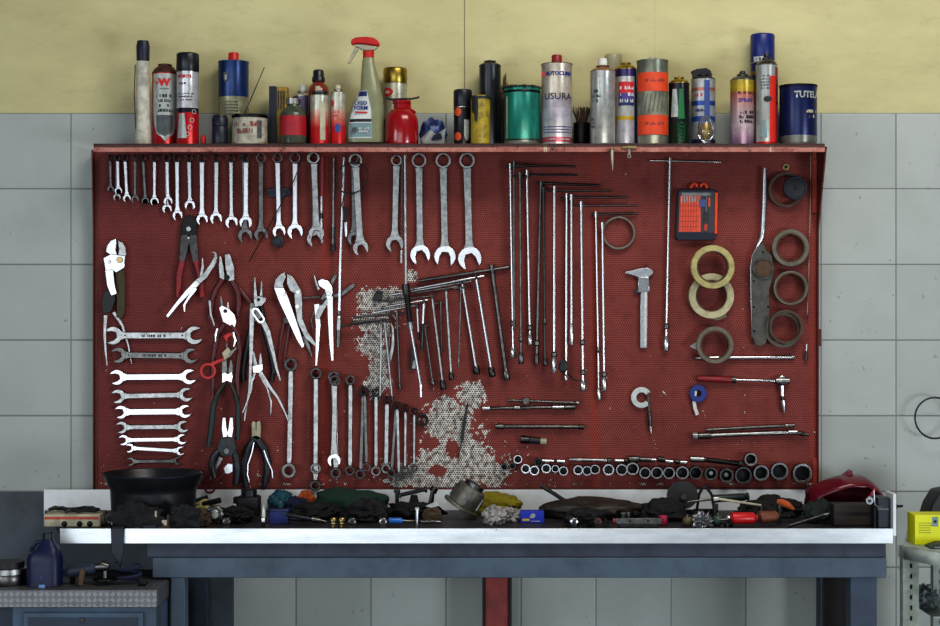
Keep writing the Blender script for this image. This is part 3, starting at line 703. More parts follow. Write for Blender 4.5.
# 26 tall grey tin with orange bands
Hh = hz(61, -.1); mB = bands('grey_green_tin', Hh, [(0, C(128, 130, 116)), (.5, C(146, 146, 128)), (1, C(120, 122, 108))], .55, 0, .55, 22, 'LINEAR')
t, R = root('oil_tin', 'big crinkled grey-green tin with two broad orange bands', 'tin', 636.5, 668.5, -.1); H = Hh
MB().lathe(body_lathe(R, H), 44).build('can_body', mB, t)
M['orangeband'] = mat('orange_label_band', C(216, 72, 30), .5, 0, .2, 40)
for z0, z1 in ((.115, .345), (.625, .845)):
    patch(t, R, -1.25, 1.2, H * z0, H * z1, 'orangeband', n=24)
    print_rows(t, R, .05, H * (z0 + z1) / 2 + .004, (.060,), .009, 'fadedred', 1.5, .001, 19)
for k in range(7):
    a = -.9 + k * .27
    b = MB(); b.tube([((R + .0003) * math.sin(a + q * .05), -(R + .0003) * math.cos(a + q * .05), H * (.38 + .22 * q / 4)) for q in range(5)], .0009, 5); b.build('crease', 'greylabel', t)
MB().lathe([(R * .27, H + .0003), (R * .27, H + .008), (R * .22, H + .010)], 20).build('cap', 'cream', t)
# 27 black can with green cone
Hh = hz(84, -.1); mB = bands('black_green_can', Hh, [(0, C(26, 46, 34)), (.3, C(20, 40, 28)), (.52, C(22, 22, 38)), (.9, C(18, 16, 30))], .3, .3, .3, 50, 'LINEAR')
t, R, H = aerosol('dark can with green cone picture and grey side panel', 668.5, 689.5, 84, -.1, mB, 'gold', .45, 79)
M['greenprint'] = mat('green_print', C(30, 110, 62), .4, 0, .2)
patch(t, R, -.95, -.15, H * .45, H * .9, 'silverlabel', shape='taper'); patch(t, R, -.25, .45, H * .42, H * .9, 'greenprint', shape='taper', lift=.0008)
b = MB()
for k in range(5): 
    b.tube([((R + .0004) * math.sin(.1 + .35 * math.cos(q)), -(R + .0004) * math.cos(.1 + .35 * math.cos(q)), H * (.08 + k * .06) + .006 * math.sin(q)) for q in [2 * PI * j / 14 for j in range(15)]], .0011, 4)
b.build('printed_rings', 'greenprint', t)
# 28 blue-white can with black trigger cap
Hh = hz(80, -.068); mB = bands('blue_white_can', Hh, [(0, C(40, 54, 90)), (.10, C(150, 156, 160)), (.36, C(44, 76, 150)), (.44, C(158, 160, 166)), (.60, C(44, 76, 150)), (.67, C(170, 170, 172)), (.82, C(176, 110, 100)), (.87, C(170, 172, 172))], .35, .15, .3)
t, R, H = aerosol('blue and white striped spray can with black trigger spray cap', 691, 715.5, 80, -.068, mB, 'dark', .5, 76)
patch(t, R, -.05, .4, .01, H - .004, 'bluespot')
b = MB(); zc0 = H + R * .45 + .008
k = S(-.068)
b.prism([((x - 703.25) * k, hz(y, -.068)) for x, y in ((691, 71.5), (696, 69.5), (706, 68.5), (710, 71), (711.5, 75), (711, 78.5), (706, 77), (697.5, 76.2), (696.5, 80.5), (693, 80.5), (692.5, 76))], -.012, .012)
b.build('trigger_cap', 'capblack', t, bev=.002)
print_rows(t, R, -.45, H * .53, (.026,), .008, 'labelnavy', seed=20); print_rows(t, R, -.5, H * .76, (.026,), .009, 'redink', seed=21)
# 29 glass bulb
t, R = root('headlamp_bulb', 'small clear glass bulb bottle with yellow core shining on shelf edge', 'bulb', 697.5, 714, -.142); H = hz(116, -.142)
M['glass'] = mat('clear_glass', (.9, .92, .9, 1), .04, 0, .05, 40, trans=.95)
M['yellowcore'] = mat('amber_core', C(176, 140, 40), .3, .3, .2)
MB().lathe([(R * .55, .010), (R * .8, .016), (R, .03), (R, H * .62), (R * .8, H * .85), (R * .4, H * .97), (R * .05, H)], 28).build('glass_envelope', 'glass', t)
MB().lathe([(R * .45, 0), (R * .6, .002), (R * .6, .008), (R * .5, .0095)], 24).build('base_ring', 'chrome', t)
MB().lathe([(R * .15, .018), (R * .5, H * .4), (R * .5, H * .6), (R * .2, H * .75)], 18).build('core', 'yellowcore', t)
# 30 violet can
Hh = hz(81, -.095); mB = bands('violet_can', Hh, [(0, C(110, 90, 120)), (.1, C(150, 116, 140)), (.3, C(190, 170, 176)), (.55, C(184, 150, 150)), (.8, C(180, 104, 86)), (.84, C(178, 148, 40)), (.9, C(186, 156, 44)), (1, C(170, 150, 60))], .32, .2, .3, 40, 'LINEAR')
t, R, H = aerosol('violet and pink spray can with yellow top band and black nozzle', 730, 755, 81, -.093, mB, 'dull', .42, 76, nozzle=('capblack', 71, 6))
lettering(t, 'SPRAY', .016, 'violet', H * .68, R, .12, .0006); print_rows(t, R, .22, H * .5, (.04, .046, .042), .009, 'ink', 1.5, seed=22); print_rows(t, R, .1, H * .80, (.045,), .007, 'ink', seed=23)
# 31 red-white slim can
Hh = hz(66, -.118); mB = bands('white_red_can', Hh, [(0, C(186, 30, 34)), (.035, C(168, 170, 166))], .35, 0, .3)
t, R, H = aerosol('slim white spray can with vertical red stripe and black nozzle', 755.5, 777.5, 66, -.118, mB, 'dull', .4, 59.5, nozzle=('capblack', 53.5, 6))
M['redstripe'] = mat('red_stripe_print', C(206, 40, 30), .4, 0, .15)
patch(t, R, .12, .75, .006, H * .86, 'redstripe'); patch(t, R, .75, 1.35, .006, H - .006, 'redgrip')
b = MB(); b.ball((0, 0, 0), .010, 2, (1.3, .1, .9)); b.build('printed_engine', 'ink', t, loc=(-.002, -R - .0002, H * .57))
patch(t, R, -.7, -.1, .02, H * .3, 'labelgreen', shape='taper'); print_rows(t, R, -.3, H * .86, (.03, .034, .03, .03, .026), .005, 'greylabel', 1.8, seed=24); print_rows(t, R, 1.0, H * .8, (.012,) * 6, .009, 'ink', 1.4, seed=25)
# 32 tall blue can
Hh = hz(64, -.01); mB = bands('tall_blue_can', Hh, [(0, C(26, 34, 84)), (.75, C(30, 38, 100)), (.80, C(22, 30, 70)), (.86, C(120, 96, 40)), (.90, C(24, 36, 104))], .3, 0, .25)
M['bluecap2'] = mat('royal_blue_cap', C(24, 40, 112), .35, 0, .15)
t, R, H = aerosol('tallest can on shelf, royal blue with a straight blue cap', 750.5, 774.5, 64, -.012, mB, cap=(34.5, 'bluecap2', 1.0))
patch(t, R, -.95, -.1, H + .003, H + .018, 'paper', lift=.0010); print_rows(t, R, -.55, H + .0105, (.022,), .009, 'labelnavy', 1.5, .0016, 26)
# 33 blue paint tin
Hh = hz(86, -.09); mB = bands('blue_paint_tin', Hh, [(0, C(120, 120, 112)), (.14, C(128, 128, 120)), (.155, C(24, 34, 84))], .3, .1, .35)
t, R = root('paint_tin', 'wide dark blue tin with silver foot and white lettering at shelf end', 'tin', 779.5, 817, -.09); H = Hh
MB().lathe([(R * .97, 0), (R * .985, .002), (R * .985, H - .006), (R * 1.01, H - .005), (R * 1.01, H), (R * .92, H), (R * .9, H - .006), (.002, H - .006)], 44, cap=(True, False)).build('can_body', mB, t)
MB().lathe([(R * 1.014, H - .005), (R * 1.016, H + .0006), (R * .93, H + .001)], 44, cap=(False, False)).build('rim', 'blacksteel', t)
lettering(t, 'TUTELA', .026, 'silverlabel', H * .82, R, .38, .0010, .92); print_rows(t, R, .6, H * .55, (.04, .02), .009, 'cream', 1.6, seed=27)
# hardware at the shelf's edge
t = thing('hanging_hasp', 'small brass-yellow hasp with round eye under the shelf edge', 'latch', W(629, 148, YS - .001))
MB().box(-.021, .021, -.006, -.0006, -.002, .005).build('plate', 'brass', t, bev=.0008)
b = MB().annulus(0, -.024, .006, .003, -.006, -.002, 16); b.build('eye', 'steelcan', t)
MB().box(-.0035, .0035, -.005, -.002, -.019, -.0025).build('shank', 'steelcan', t)
t = thing('hanging_screw', 'pale screw hanging point down below the shelf beside the hasp', 'screw', W(612, 150, YS - .004))
MB().tube([(0, 0, .002), (0, 0, -.012), (.001, 0, -.036), (.002, 0, -.060)], [.004, .004, .0034, .0006], 10).build('shank', 'cream', t)
MB().tube([(0, -.0, .0024), (0, 0, .0055)], .006, 10).build('head', 'brass', t)
# ------------------------------------------------------------------ tools hanging on the board
class Tool:
    def __init__(s, name, label, cat, px, py, Y=-.012, group=None):
        s.Y = Y; s.o = W(px, py, Y); s.t = thing(name, label, cat, s.o, group); s.k = S(Y)
    def p(s, x, y): q = W(x, y, s.Y) - s.o; return (q.x, q.z)
    def p3(s, x, y, dy=0): q = W(x, y, s.Y) - s.o; return (q.x, -dy, q.z)
    def strip(s, nm, m, pts, ws, th=.005, dy=0, bev=.0013, par=None):
        w = ws if isinstance(ws, (int, float)) else list(ws)
        w = w * s.k if isinstance(w, (int, float)) else [q * s.k for q in w]
        return MB().strip([s.p(*q) for q in pts], w, -dy - th / 2, -dy + th / 2).build(nm, m, par or s.t, bev=bev)
    def poly(s, nm, m, pts, th=.005, dy=0, bev=.0015, par=None):
        return MB().prism([s.p(*q) for q in pts], -dy - th / 2, -dy + th / 2).build(nm, m, par or s.t, bev=bev)
    def tube(s, nm, m, pts, rad, dy=0, n=10, flat=1.0, par=None):
        r = rad * s.k if isinstance(rad, (int, float)) else [q * s.k for q in rad]
        return MB().tube([s.p3(q[0], q[1], q[2] if len(q) > 2 else dy) for q in pts], r, n, flat).build(nm, m, par or s.t)
    def ring(s, nm, m, x, y, ro, ri, th=.008, dy=0, n=28, hexa=0, bev=.0008, par=None, a0=0, a1=2 * PI):
        c = s.p(x, y)
        return MB().annulus(c[0], c[1], ro * s.k, ri * s.k, -dy - th / 2, -dy + th / 2, n, hexa, a0, a1).build(nm, m, par or s.t, bev=bev)
    def disc(s, nm, m, x, y, r, th=.006, dy=0, n=20, par=None):
        c = s.p(x, y); r *= s.k
        return MB().lathe([(r * .9, -dy - th / 2), (r, -dy - th / 2 + .001), (r, -dy + th / 2)], n, 'y', (c[0], 0, c[1])).build(nm, m, par or s.t)
def jaw_poly(cx, cz, R, ang, slot=.48, deep=.28, horn=.14):
    pts = []; w = slot * R; a0 = math.asin(min(.95, w / R)) + .05
    n = 22
    for i in range(n + 1):
        a = a0 + (2 * PI - 2 * a0) * i / n
        r = R * (1 + horn * max(0, math.cos(a)) ** 2) * (1 - .10 * max(0, -math.cos(a)))
        pts.append((r * math.cos(a), r * math.sin(a)))
    pts += [(.12 * R, -w), (-deep * R, -w * .55), (-deep * R, w * .55), (.12 * R, w)]
    c, s_ = math.cos(ang), math.sin(ang)
    return [(cx + x * c - y * s_, cz + x * s_ + y * c) for x, y in pts]
def combo(label, rx, ry, jx, jy, dr, dj, ws, m, k=0, mj=None, turn=.26, mr=None):
    """combination wrench hung by its ring, open jaw down"""
    T = Tool('combination_wrench', label, 'wrench', rx, ry, -.012 - .011 * k, 'combination wrenches hanging under the shelf')
    u = Vector((jx - rx, jy - ry)); L = u.length; u /= L
    R = dj / 2
    T.ring('ring_end', mr or m, rx, ry, dr / 2, dr * .36, .008)
    a = (rx + u.x * dr * .47, ry + u.y * dr * .47); b_ = (jx - u.x * R * .72, jy - u.y * R * .72)
    mid = lambda f: (a[0] + (b_[0] - a[0]) * f, a[1] + (b_[1] - a[1]) * f)
    T.strip('shank', m, [a, mid(.06), mid(.5), mid(.90), mid(.97), b_], [ws * 1.25, ws * 1.02, ws * .95, ws, ws * 1.3, ws * 1.7], .0052, bev=.0019)
    ang = math.atan2(-u.y, u.x) + turn
    c = T.p(jx, jy)
    MB().prism(jaw_poly(c[0], c[1], R * T.k, ang), -.0032, .0032).build('open_jaw', mj or m, T.t, bev=.0016)
    if (rx, jx) not in ((313, 315), (354, 354.5), (117, 117), (167, 168), (244, 245)): PEGS.append((rx, ry - dr * .36 + 1.0, .02 + .011 * k, T.Y))
    return T
row = [  # ring x, jaw x, jaw y, ring d, jaw d, shank w, steel, layer
    (110, 111, 189, 6, 7.5, 3, 'dull', 0), (117, 117, 197, 6, 8, 3, 'satin', 0), (117.5, 118.5, 190.5, 6, 8, 3.4, 'bright', 1), (125, 127, 198, 7, 8.5, 3.6, 'bright', 0),
    (135, 135, 199, 7, 8, 3, 'dull', 1), (143, 145.5, 200.5, 7, 8, 3.2, 'dull', 0), (154.5, 154.5, 201, 8, 9, 3.4, 'bright', 0), (166.5, 167, 208.5, 8, 10, 3.4, 'chrome', 0),
    (167, 168, 201, 8, 9.5, 3.6, 'bright', 1), (177, 177.5, 215, 8, 10.5, 4.2, 'bright', 0), (189, 190, 205, 8, 11, 4, 'chrome', 0), (202, 202, 219, 8.5, 12, 4.8, 'bright', 0),
    (216.5, 216, 218, 8.5, 12.5, 4.4, 'chrome', 0), (231, 231.5, 222, 8.5, 13, 4, 'chrome', 0), (244, 245, 235, 9, 15, 5, 'dull', 0), (246, 245.8, 222, 9, 13, 5, 'bright', 1),
    (261, 261, 234, 10, 14, 5, 'dull', 0), (277.5, 279, 231, 10, 13.5, 5, 'bright', 0), (295, 295, 231, 11, 16, 5, 'bright', 0), (313, 315, 238, 12, 17, 5, 'satin', 0),
    (314, 316.5, 233, 11.5, 16, 6.5, 'satin', 1), (354, 354.5, 238, 10, 15, 6, 'dull', 0), (355.5, 360.5, 247.5, 13.5, 16, 7, 'satin', 1), (396.5, 394.5, 243, 11, 18, 6.6, 'satin', 0),
    (419, 420, 254, 15, 20.5, 7, 'satin', 0), (443.2, 445, 255.5, 15.5, 22, 7.2, 'satin', 0), (467, 469.5, 257.5, 16, 24, 7.6, 'satin', 0)]
notes = {0: 'tiny grey combination wrench at the small end of the row under the shelf', 26: 'largest combination wrench under the shelf, at the large end of its row', 25: 'second largest combination wrench under the shelf, between two other big ones', 24: 'big combination wrench beside the long dark rod, third from the large end', 23: 'lone dull combination wrench with a wide jaw between cable loop and long dark rod',
         22: 'large combination wrench with a tapering neck, its ring clear below the shelf edge', 21: 'dull combination wrench mostly hidden behind the one with a tapering neck', 20: 'grey combination wrench beside the red screwdriver, in front of another', 19: 'combination wrench peeking out behind the one beside the red screwdriver'}
tone = {'dull': 'dark grey', 'satin': 'grey', 'bright': 'shining', 'chrome': 'chrome'}
for i, (rx, jx, jy, dr, dj, ws, m, k) in enumerate(row):
    ry = 160.5 if i >= 22 else 158
    lab_ = notes.get(i) or f'{tone[m]} combination wrench under the shelf, {ORD[i]} from the small end of its row'
    combo(lab_, rx, ry, jx, jy, dr, dj, ws, m, k, mj='bright' if i >= 24 or m in ('bright', 'chrome') else None, turn=.26 if i % 5 else -.1, mr='dark' if i < 16 else ('dull' if i < 19 else None))  # ring ends take darker steel to carry the deep shade under the shelf

# ---- double open-ended wrenches stacked one above the other
stack = [(114, 335.5, 193.5, 335.5, 18.5, 7, 'satin', 'dull'), (119, 355, 190, 356, 16, 6.5, 'dull', None), (117.5, 377.2, 188.5, 376.8, 15.5, 6.5, 'bright', None), (118.5, 396.3, 185.5, 394.8, 14.5, 5.5, 'satin', None),
         (121.5, 412, 184.5, 411.5, 13.5, 6.5, 'bright', None), (122, 427.4, 182.5, 426.8, 12.5, 5, 'satin', None), (124, 440, 181.5, 439.3, 11, 4.6, 'chrome', None), (130, 448, 180, 451, 9.5, 4.2, 'bright', None), (131, 461.5, 177.5, 461, 9, 4, 'dull', None)]
pos = ['topmost and largest of the stacked double open-end wrenches, with dark stamped lettering', 'dark grey double open-end wrench, second from the top of its stack', 'bright smooth double open-end wrench, third from the top of its stack', 'cream-tinted double open-end wrench, fourth from the top of its stack',
       'bright thick double open-end wrench, fifth from the top of its stack', 'chrome double open-end wrench, sixth from the top of its stack', 'chrome double open-end wrench, seventh from the top of its stack', 'small tilted double open-end wrench, second above the black pan', 'smallest double open-end wrench, just above the black pan rim']
for (ax, ay, bx, by, d, ws, m, _), lb in zip(stack, pos):
    T = Tool('open_end_wrench', lb, 'wrench', (ax + bx) / 2, (ay + by) / 2, -.012, 'double open-end wrenches in a stack')
    u = Vector((bx - ax, by - ay)).normalized(); R = d / 2
    a = (ax + u.x * R * .7, ay + u.y * R * .7); b_ = (bx - u.x * R * .7, by - u.y * R * .7)
    T.strip('shank', m, [a, (a[0] + u.x * 4, a[1] + u.y * 4), (b_[0] - u.x * 4, b_[1] - u.y * 4), b_], [ws * 1.5, ws, ws, ws * 1.5], .0054, bev=.0020)
    for (x, y, sg) in ((ax, ay, -1), (bx, by, 1)):
        c = T.p(x, y); an = math.atan2(-u.y * sg, u.x * sg) + .22
        MB().prism(jaw_poly(c[0], c[1], R * T.k, an), -.0034, .0034).build('open_jaw', m, T.t, bev=.0016)
    if d > 15.8:
        for q in (.07, .93): T.disc('rivet_mark', 'ink', a[0] + (b_[0] - a[0]) * q, a[1] + (b_[1] - a[1]) * q, 1.0, .0008, .0026, 10)
        b = MB(); rr = random.Random(3)
        x = 0
        while x < 26:
            w = rr.uniform(.9, 1.9)
            if rr.random() > .2:
                pa = T.p((ax + bx) / 2 - 12 + x, ay - .9); pb = T.p((ax + bx) / 2 - 12 + x + w, ay + 1.6)
                b.box(pa[0], pb[0], -.0030, -.0026, pb[1], pa[1])
            x += w + .6
        b.build('stamped_text', 'ink', T.t, smooth=False)

# ---- pliers
def at_(*a): return Tool(*a)
T = Tool('locking_pliers', 'big worn locking pliers with brown handle, nearest the board edge', 'pliers', 114, 262, -.013)
T.poly('jaw', 'chrome', [(106, 252), (107, 246), (111, 240.5), (116, 238.5), (117, 243), (116, 250), (117, 255), (112, 256)], .008)
T.poly('jaw', 'satin', [(118, 240), (123, 243), (126, 248), (126.5, 254), (125, 258), (118, 256), (119, 250)], .008)
T.poly('body', 'chrome', [(104, 258), (112, 254), (126, 256), (125, 268), (117, 273), (113, 270), (116, 292), (111, 294), (107, 276)], .007, .0075)
T.disc('pivot', 'brass', 120.5, 260, 3.2, .004, .013); T.disc('pivot', 'steelcan', 110, 262, 1.8, .004, .013)
T.strip('handle', 'chrome', [(110, 270), (112, 285), (115, 295)], [8, 8, 6], .005, .0135)
M['brownlever'] = mat('brown_worn_lever', C(74, 62, 36), .5, .4, .6, 60)
T.strip('lever', 'brownlever', [(120, 270), (121, 290), (121, 312), (119, 318)], [9, 9, 8, 6], .008, -.0005)
T.poly('spring_block', 'black', [(105, 291), (115, 290), (116, 300), (112, 312), (104, 314), (102, 302)], .008, .0075)
T.strip('handle_leg', 'satin', [(106, 315), (105, 335), (106, 352), (107.5, 366)], [4, 3, 2.2, 1.5], .004, .004)
T.strip('handle_leg', 'satin', [(113, 312), (122, 325), (128, 345), (131.5, 364)], [3.5, 3, 2, 1.4], .004, -.004)
# dark cutters with red handles
T = Tool('cable_cutter', 'black-jawed cutters with two short dull red handles hanging below the wrench row', 'pliers', 189, 240, -.013)
T.poly('jaw', 'blacksteel', [(182, 222), (185, 217), (189, 215), (194, 217), (197, 222), (197, 235), (181, 235)], .008)
T.strip('blade', 'dark', [(186, 234), (184, 248), (182, 262)], [10, 8, 6], .007); T.strip('blade', 'dark', [(192, 234), (194, 248), (196, 262)], [9, 8, 6], .007)
T.disc('pivot', 'satin', 189, 229, 2.6, .005, .007); T.disc('bolt', 'satin', 189, 238, 1.2, .004, .006)
T.tube('handle', 'redgrip', [(182, 261), (179, 275), (178, 297)], [3.6, 3.6, 3.0], 0, 12, .7); T.tube('handle', 'redgrip', [(196, 261), (200, 275), (202, 297)], [3.6, 3.8, 3.2], 0, 12, .7)
# hooked circlip pliers
T = Tool('hooked_pliers', 'bright pliers with curved hooked tip crossing the red-handled cutters', 'pliers', 196, 286, -.036)
T.strip('jaw', 'satin', [(194, 285), (205, 276), (213, 264), (216, 257), (215, 253), (212, 252)], [6, 5.5, 5, 3.6, 2.4, 1.5], .004)
T.strip('jaw', 'satin', [(201, 277), (202.5, 266), (202, 258)], [4, 3, 1.5], .004, -.006)
T.strip('handle', 'chrome', [(198, 282), (188, 292), (178, 303), (167, 317)], [6, 5.5, 4, 3.2], .004, .001)
T.strip('handle', 'bright', [(196, 288), (189, 298), (184.5, 305), (185, 312)], [4, 3, 2.4, 1.8], .004, .006)
T.disc('pivot', 'steelcan', 197, 283, 2.2, .004, .0055)
# maroon pliers
T = Tool('side_cutters', 'maroon-handled cutters with spread grey jaws right of the hooked pliers', 'pliers', 226, 280, -.013)
T.t['label'] = 'maroon-handled cutters with two spread grey jaws, beside the hooked pliers tip'
T.strip('jaw', 'satin', [(222.5, 280), (221, 266), (220, 256)], [5.5, 5, 1.6], .006); T.strip('jaw', 'satin', [(231.5, 281), (230, 268), (227, 254)], [6, 9, 5], .006)
T.tube('handle', 'maroon', [(222.5, 279), (215, 291), (211.5, 304), (210, 318)], [2.8, 3.0, 3.0, 2.4], 0, 12, .7); T.tube('handle', 'maroon', [(232, 281), (238, 292), (239, 304), (237, 316)], [3.0, 3.2, 3.0, 2.4], 0, 12, .7)
T.strip('handle_strip', 'satin', [(210, 300), (211.5, 315), (215, 326)], [2.6, 2.4, 1.6], .003, .010)
T.tube('handle_tail', 'maroon', [(234, 284), (243, 294), (250, 303)], [2.0, 2.2, 2.0], -.0045, 10, .7)
T.disc('pivot', 'blacksteel', 227, 277.5, 3, .005, .002)
# needle-nose, maroon
T = Tool('needle_nose_pliers', 'maroon-handled needle-nose pliers with bright jaw cheek above the red loop', 'pliers', 226, 315, -.036)
T.strip('jaw', 'dull', [(223.5, 314), (222, 305), (220.5, 296)], [6, 3.4, 1.2], .005); T.strip('jaw', 'satin', [(228, 314), (228, 308), (228, 302)], [5, 3, 1.5], .005)
T.poly('cheek', 'bright', [(219, 308), (222, 305), (229, 309), (235, 315), (236.5, 321), (235, 329), (229, 325), (223, 322)], .005, .001); T.disc('pivot', 'black', 225.5, 311, 2.0, .004, .005)
T.tube('handle', 'maroon', [(224, 324), (217, 336), (213.5, 355), (212.5, 375), (213, 396)], [2.4, 2.8, 2.8, 2.6, 2.2], 0, 12, .7); T.tube('handle', 'maroon', [(231, 325), (238, 334), (239.5, 350), (237, 375), (237.5, 405)], [2.4, 2.8, 2.8, 2.6, 2.2], 0, 12, .7)
T.strip('edge_strip', 'bright', [(218, 328), (216, 335), (216, 342)], [2.4, 2.2, 1.4], .003, .009); T.strip('edge_strip', 'bright', [(233, 332), (236, 340), (234, 347)], [3, 2.8, 1.6], .003, .009)
# red loop tool
T = Tool('scissors', 'bright red plastic-handled shears with open finger loop', 'scissors', 212, 368, -.060)
T.ring('finger_loop', 'redplastic', 208, 371, 8.2, 5.6, .006); T.strip('arm', 'redplastic', [(211.5, 364.5), (218, 361.5), (224.5, 359)], [4, 3.6, 3], .005)
T.poly('blade', 'cream', [(222, 353), (228, 347), (231, 351), (229, 357), (224.5, 360.5)], .004, .001); T.strip('blade_tip', 'dull', [(228, 357), (233, 351), (237, 347)], [4, 3, 1], .003, -.001)
T.poly('red_lug', 'redplastic', [(223, 336), (228, 333), (232, 333), (232, 335.5), (228, 338), (227.5, 343), (225.5, 341)], .004)
T.strip('link', 'dull', [(226.5, 343), (227, 350), (228, 358)], [2, 2, 2], .003, -.003)
# green combination pliers
T = Tool('combination_pliers', 'pliers with bright square pivot and long dark green handles', 'pliers', 227, 379, -.048)
T.t.location.y = -.048
T.strip('jaw', 'dull', [(224.5, 373), (224.5, 362), (226, 355)], [6, 5, 2], .005); T.strip('jaw', 'dull', [(230.5, 373), (231, 366), (231, 360)], [5, 4, 2], .005)
T.poly('pivot_block', 'bright', [(222, 373), (225, 372), (228, 374), (232, 371), (233, 376), (232, 383), (227, 381), (222, 383.5)], .006)
T.tube('handle', 'greengrip', [(225, 383), (218, 393), (213.5, 405), (211.5, 425), (208.5, 447)], [2, 2.6, 3, 3, 2.4], 0, 12, .7); T.tube('handle', 'greengrip', [(230, 383), (235, 393), (238, 405), (238, 425), (237.5, 440)], [2, 2.5, 2.6, 2.6, 2.2], 0, 12, .7)
T.strip('handle_edge', 'rag_brown', [(224, 384), (217.5, 393), (214, 401)], [2, 2, 1.2], .003, .009); T.strip('handle_edge', 'rag_brown', [(231, 384), (235, 392), (237, 402)], [2, 1.8, 1.2], .003, .009)
# black long needle-nose
T = Tool('needle_nose_pliers', 'long needle-nose pliers with twin upright tips and black handles behind slotted pliers', 'pliers', 258, 302, -.013)
T.strip('jaw', 'satin', [(256, 303), (255.2, 290), (254.8, 277)], [4.5, 3, 1.1], .005); T.strip('jaw', 'satin', [(261, 303), (261.3, 292), (261.8, 281)], [4.5, 2.6, 1.1], .005)
T.tube('handle', 'blackgrip', [(256.5, 304), (251, 330), (246, 352), (243, 372), (244, 382)], [2.2, 3.4, 3.4, 3.2, 2.4], -.001, 12, .7); T.tube('handle', 'blackgrip', [(261, 304), (265, 330), (271, 352), (274, 370), (271, 382)], [2.2, 3.4, 3.4, 3.2, 2.4], -.001, 12, .7)
T.disc('pivot', 'dull', 258.5, 304, 3.2, .005, .005)
# slotted water-pump pliers
T = Tool('water_pump_pliers', 'slim grey water-pump pliers with an oval slot at the pivot', 'pliers', 257, 318, -.036)
T.poly('jaw', 'satin', [(253.5, 300), (258, 295.5), (262, 297), (266.5, 298), (265.5, 302), (262, 306), (255, 307)], .006); T.disc('jaw_hole', 'black', 258.5, 299.5, 1.8, .003, .004)
T.poly('jaw', 'dull', [(249.5, 302), (254, 303), (258, 309), (262, 318), (255, 322), (250, 314)], .005, -.0055)
c0 = T.p(258.5, 315.5)
b = MB()
for sgn in (1,):
    pts_o = []; pts_i = []
    for i in range(25):
        a = 2 * PI * i / 24
        lx, ly = math.cos(a) * 4.2, math.sin(a) * 4.2
        lx2, ly2 = math.cos(a) * 2.0, math.sin(a) * 2.0
        off = 4.6 if math.cos(a) > 0 else -4.6
        ca, sa = math.cos(.95), math.sin(.95)
        def tr(x, y): return ((c0[0] + (x * ca - y * -sa * -1) * T.k), c0[1] + -(x * sa + y * ca) * T.k)
        pts_o.append(tr(lx + off, ly)); pts_i.append(tr(lx2 + off, ly2))
    R_ = []
    for o_, i_ in zip(pts_o[:-1], pts_i[:-1]): R_.append([b.bm.verts.new((q[0], y, q[1])) for q, y in ((o_, -.008), (o_, -.0035), (i_, -.0035), (i_, -.008))])
    for i in range(24):
        for j in range(4): b.bm.faces.new((R_[i][j], R_[i][(j + 1) % 4], R_[(i + 1) % 24][(j + 1) % 4], R_[(i + 1) % 24][j]))
b.build('slot_plate', 'chrome', T.t, bev=.0006)
T.strip('handle', 'satin', [(252.5, 308), (251.5, 330), (251, 360), (249.5, 390), (246, 408), (244.5, 421)], [5.5, 4.6, 3.6, 2.8, 2.4, 1.8], .0045); T.strip('handle', 'satin', [(262, 320), (268, 332), (272.5, 350), (276.5, 368), (280.5, 381)], [5, 5.5, 4.2, 3, 1.8], .0045)
# small flat pliers
T = Tool('flat_pliers', 'small bright flat-nose pliers with thin spread steel handles, below the slotted pliers', 'pliers', 257, 371, -.052)
T.strip('jaw', 'satin', [(256, 368), (254.5, 358), (253.5, 351)], [4.5, 3, 1.2], .004); T.strip('jaw', 'satin', [(260.5, 367), (260.5, 359), (260.5, 353)], [4, 3, 1.4], .004)
T.poly('pivot_block', 'bright', [(252.5, 366), (257, 364.5), (263, 364), (263, 370), (260, 373), (253, 373)], .005, .001)
T.strip('handle', 'satin', [(255, 373), (252, 381), (251, 390), (246, 405), (242.5, 413)], [3, 2.4, 2.2, 2, 1.6], .004); T.strip('handle', 'satin', [(260, 372), (269, 386), (278, 398), (284, 410), (288.5, 421)], [4, 3.6, 2.8, 2.2, 1.6], .004)
T.strip('spring', 'satin', [(259, 374), (267, 388), (271, 402), (270.5, 415)], [2.4, 2.2, 2.2, 1.4], .003, -.005)
# black pliers, bright forked jaw
T = Tool('combination_pliers', 'black-handled pliers with bright forked jaw pointing up, above the bench', 'pliers', 227, 440, -.062)
T.strip('jaw', 'bright', [(226, 437), (224.2, 428), (224.2, 417.5)], [6, 5, 3], .006); T.strip('jaw', 'bright', [(229.5, 437), (231, 428), (231.5, 417.5)], [6, 5, 3], .006)
T.poly('pivot_block', 'blackgrip', [(221, 437), (234, 437), (237, 448), (232, 456), (222, 456), (217, 448)], .009, .002); T.disc('pivot', 'dull', 227, 451, 3, .004, .0075)
T.tube('handle', 'blackgrip', [(223, 446), (214, 456), (211, 466), (214, 478)], [3.4, 3.8, 3.6, 2.6], -.002, 12, .7); T.tube('handle', 'blackgrip', [(232, 446), (236, 458), (237, 470), (235, 486)], [3.2, 3.8, 3.8, 2.8], -.002, 12, .7)
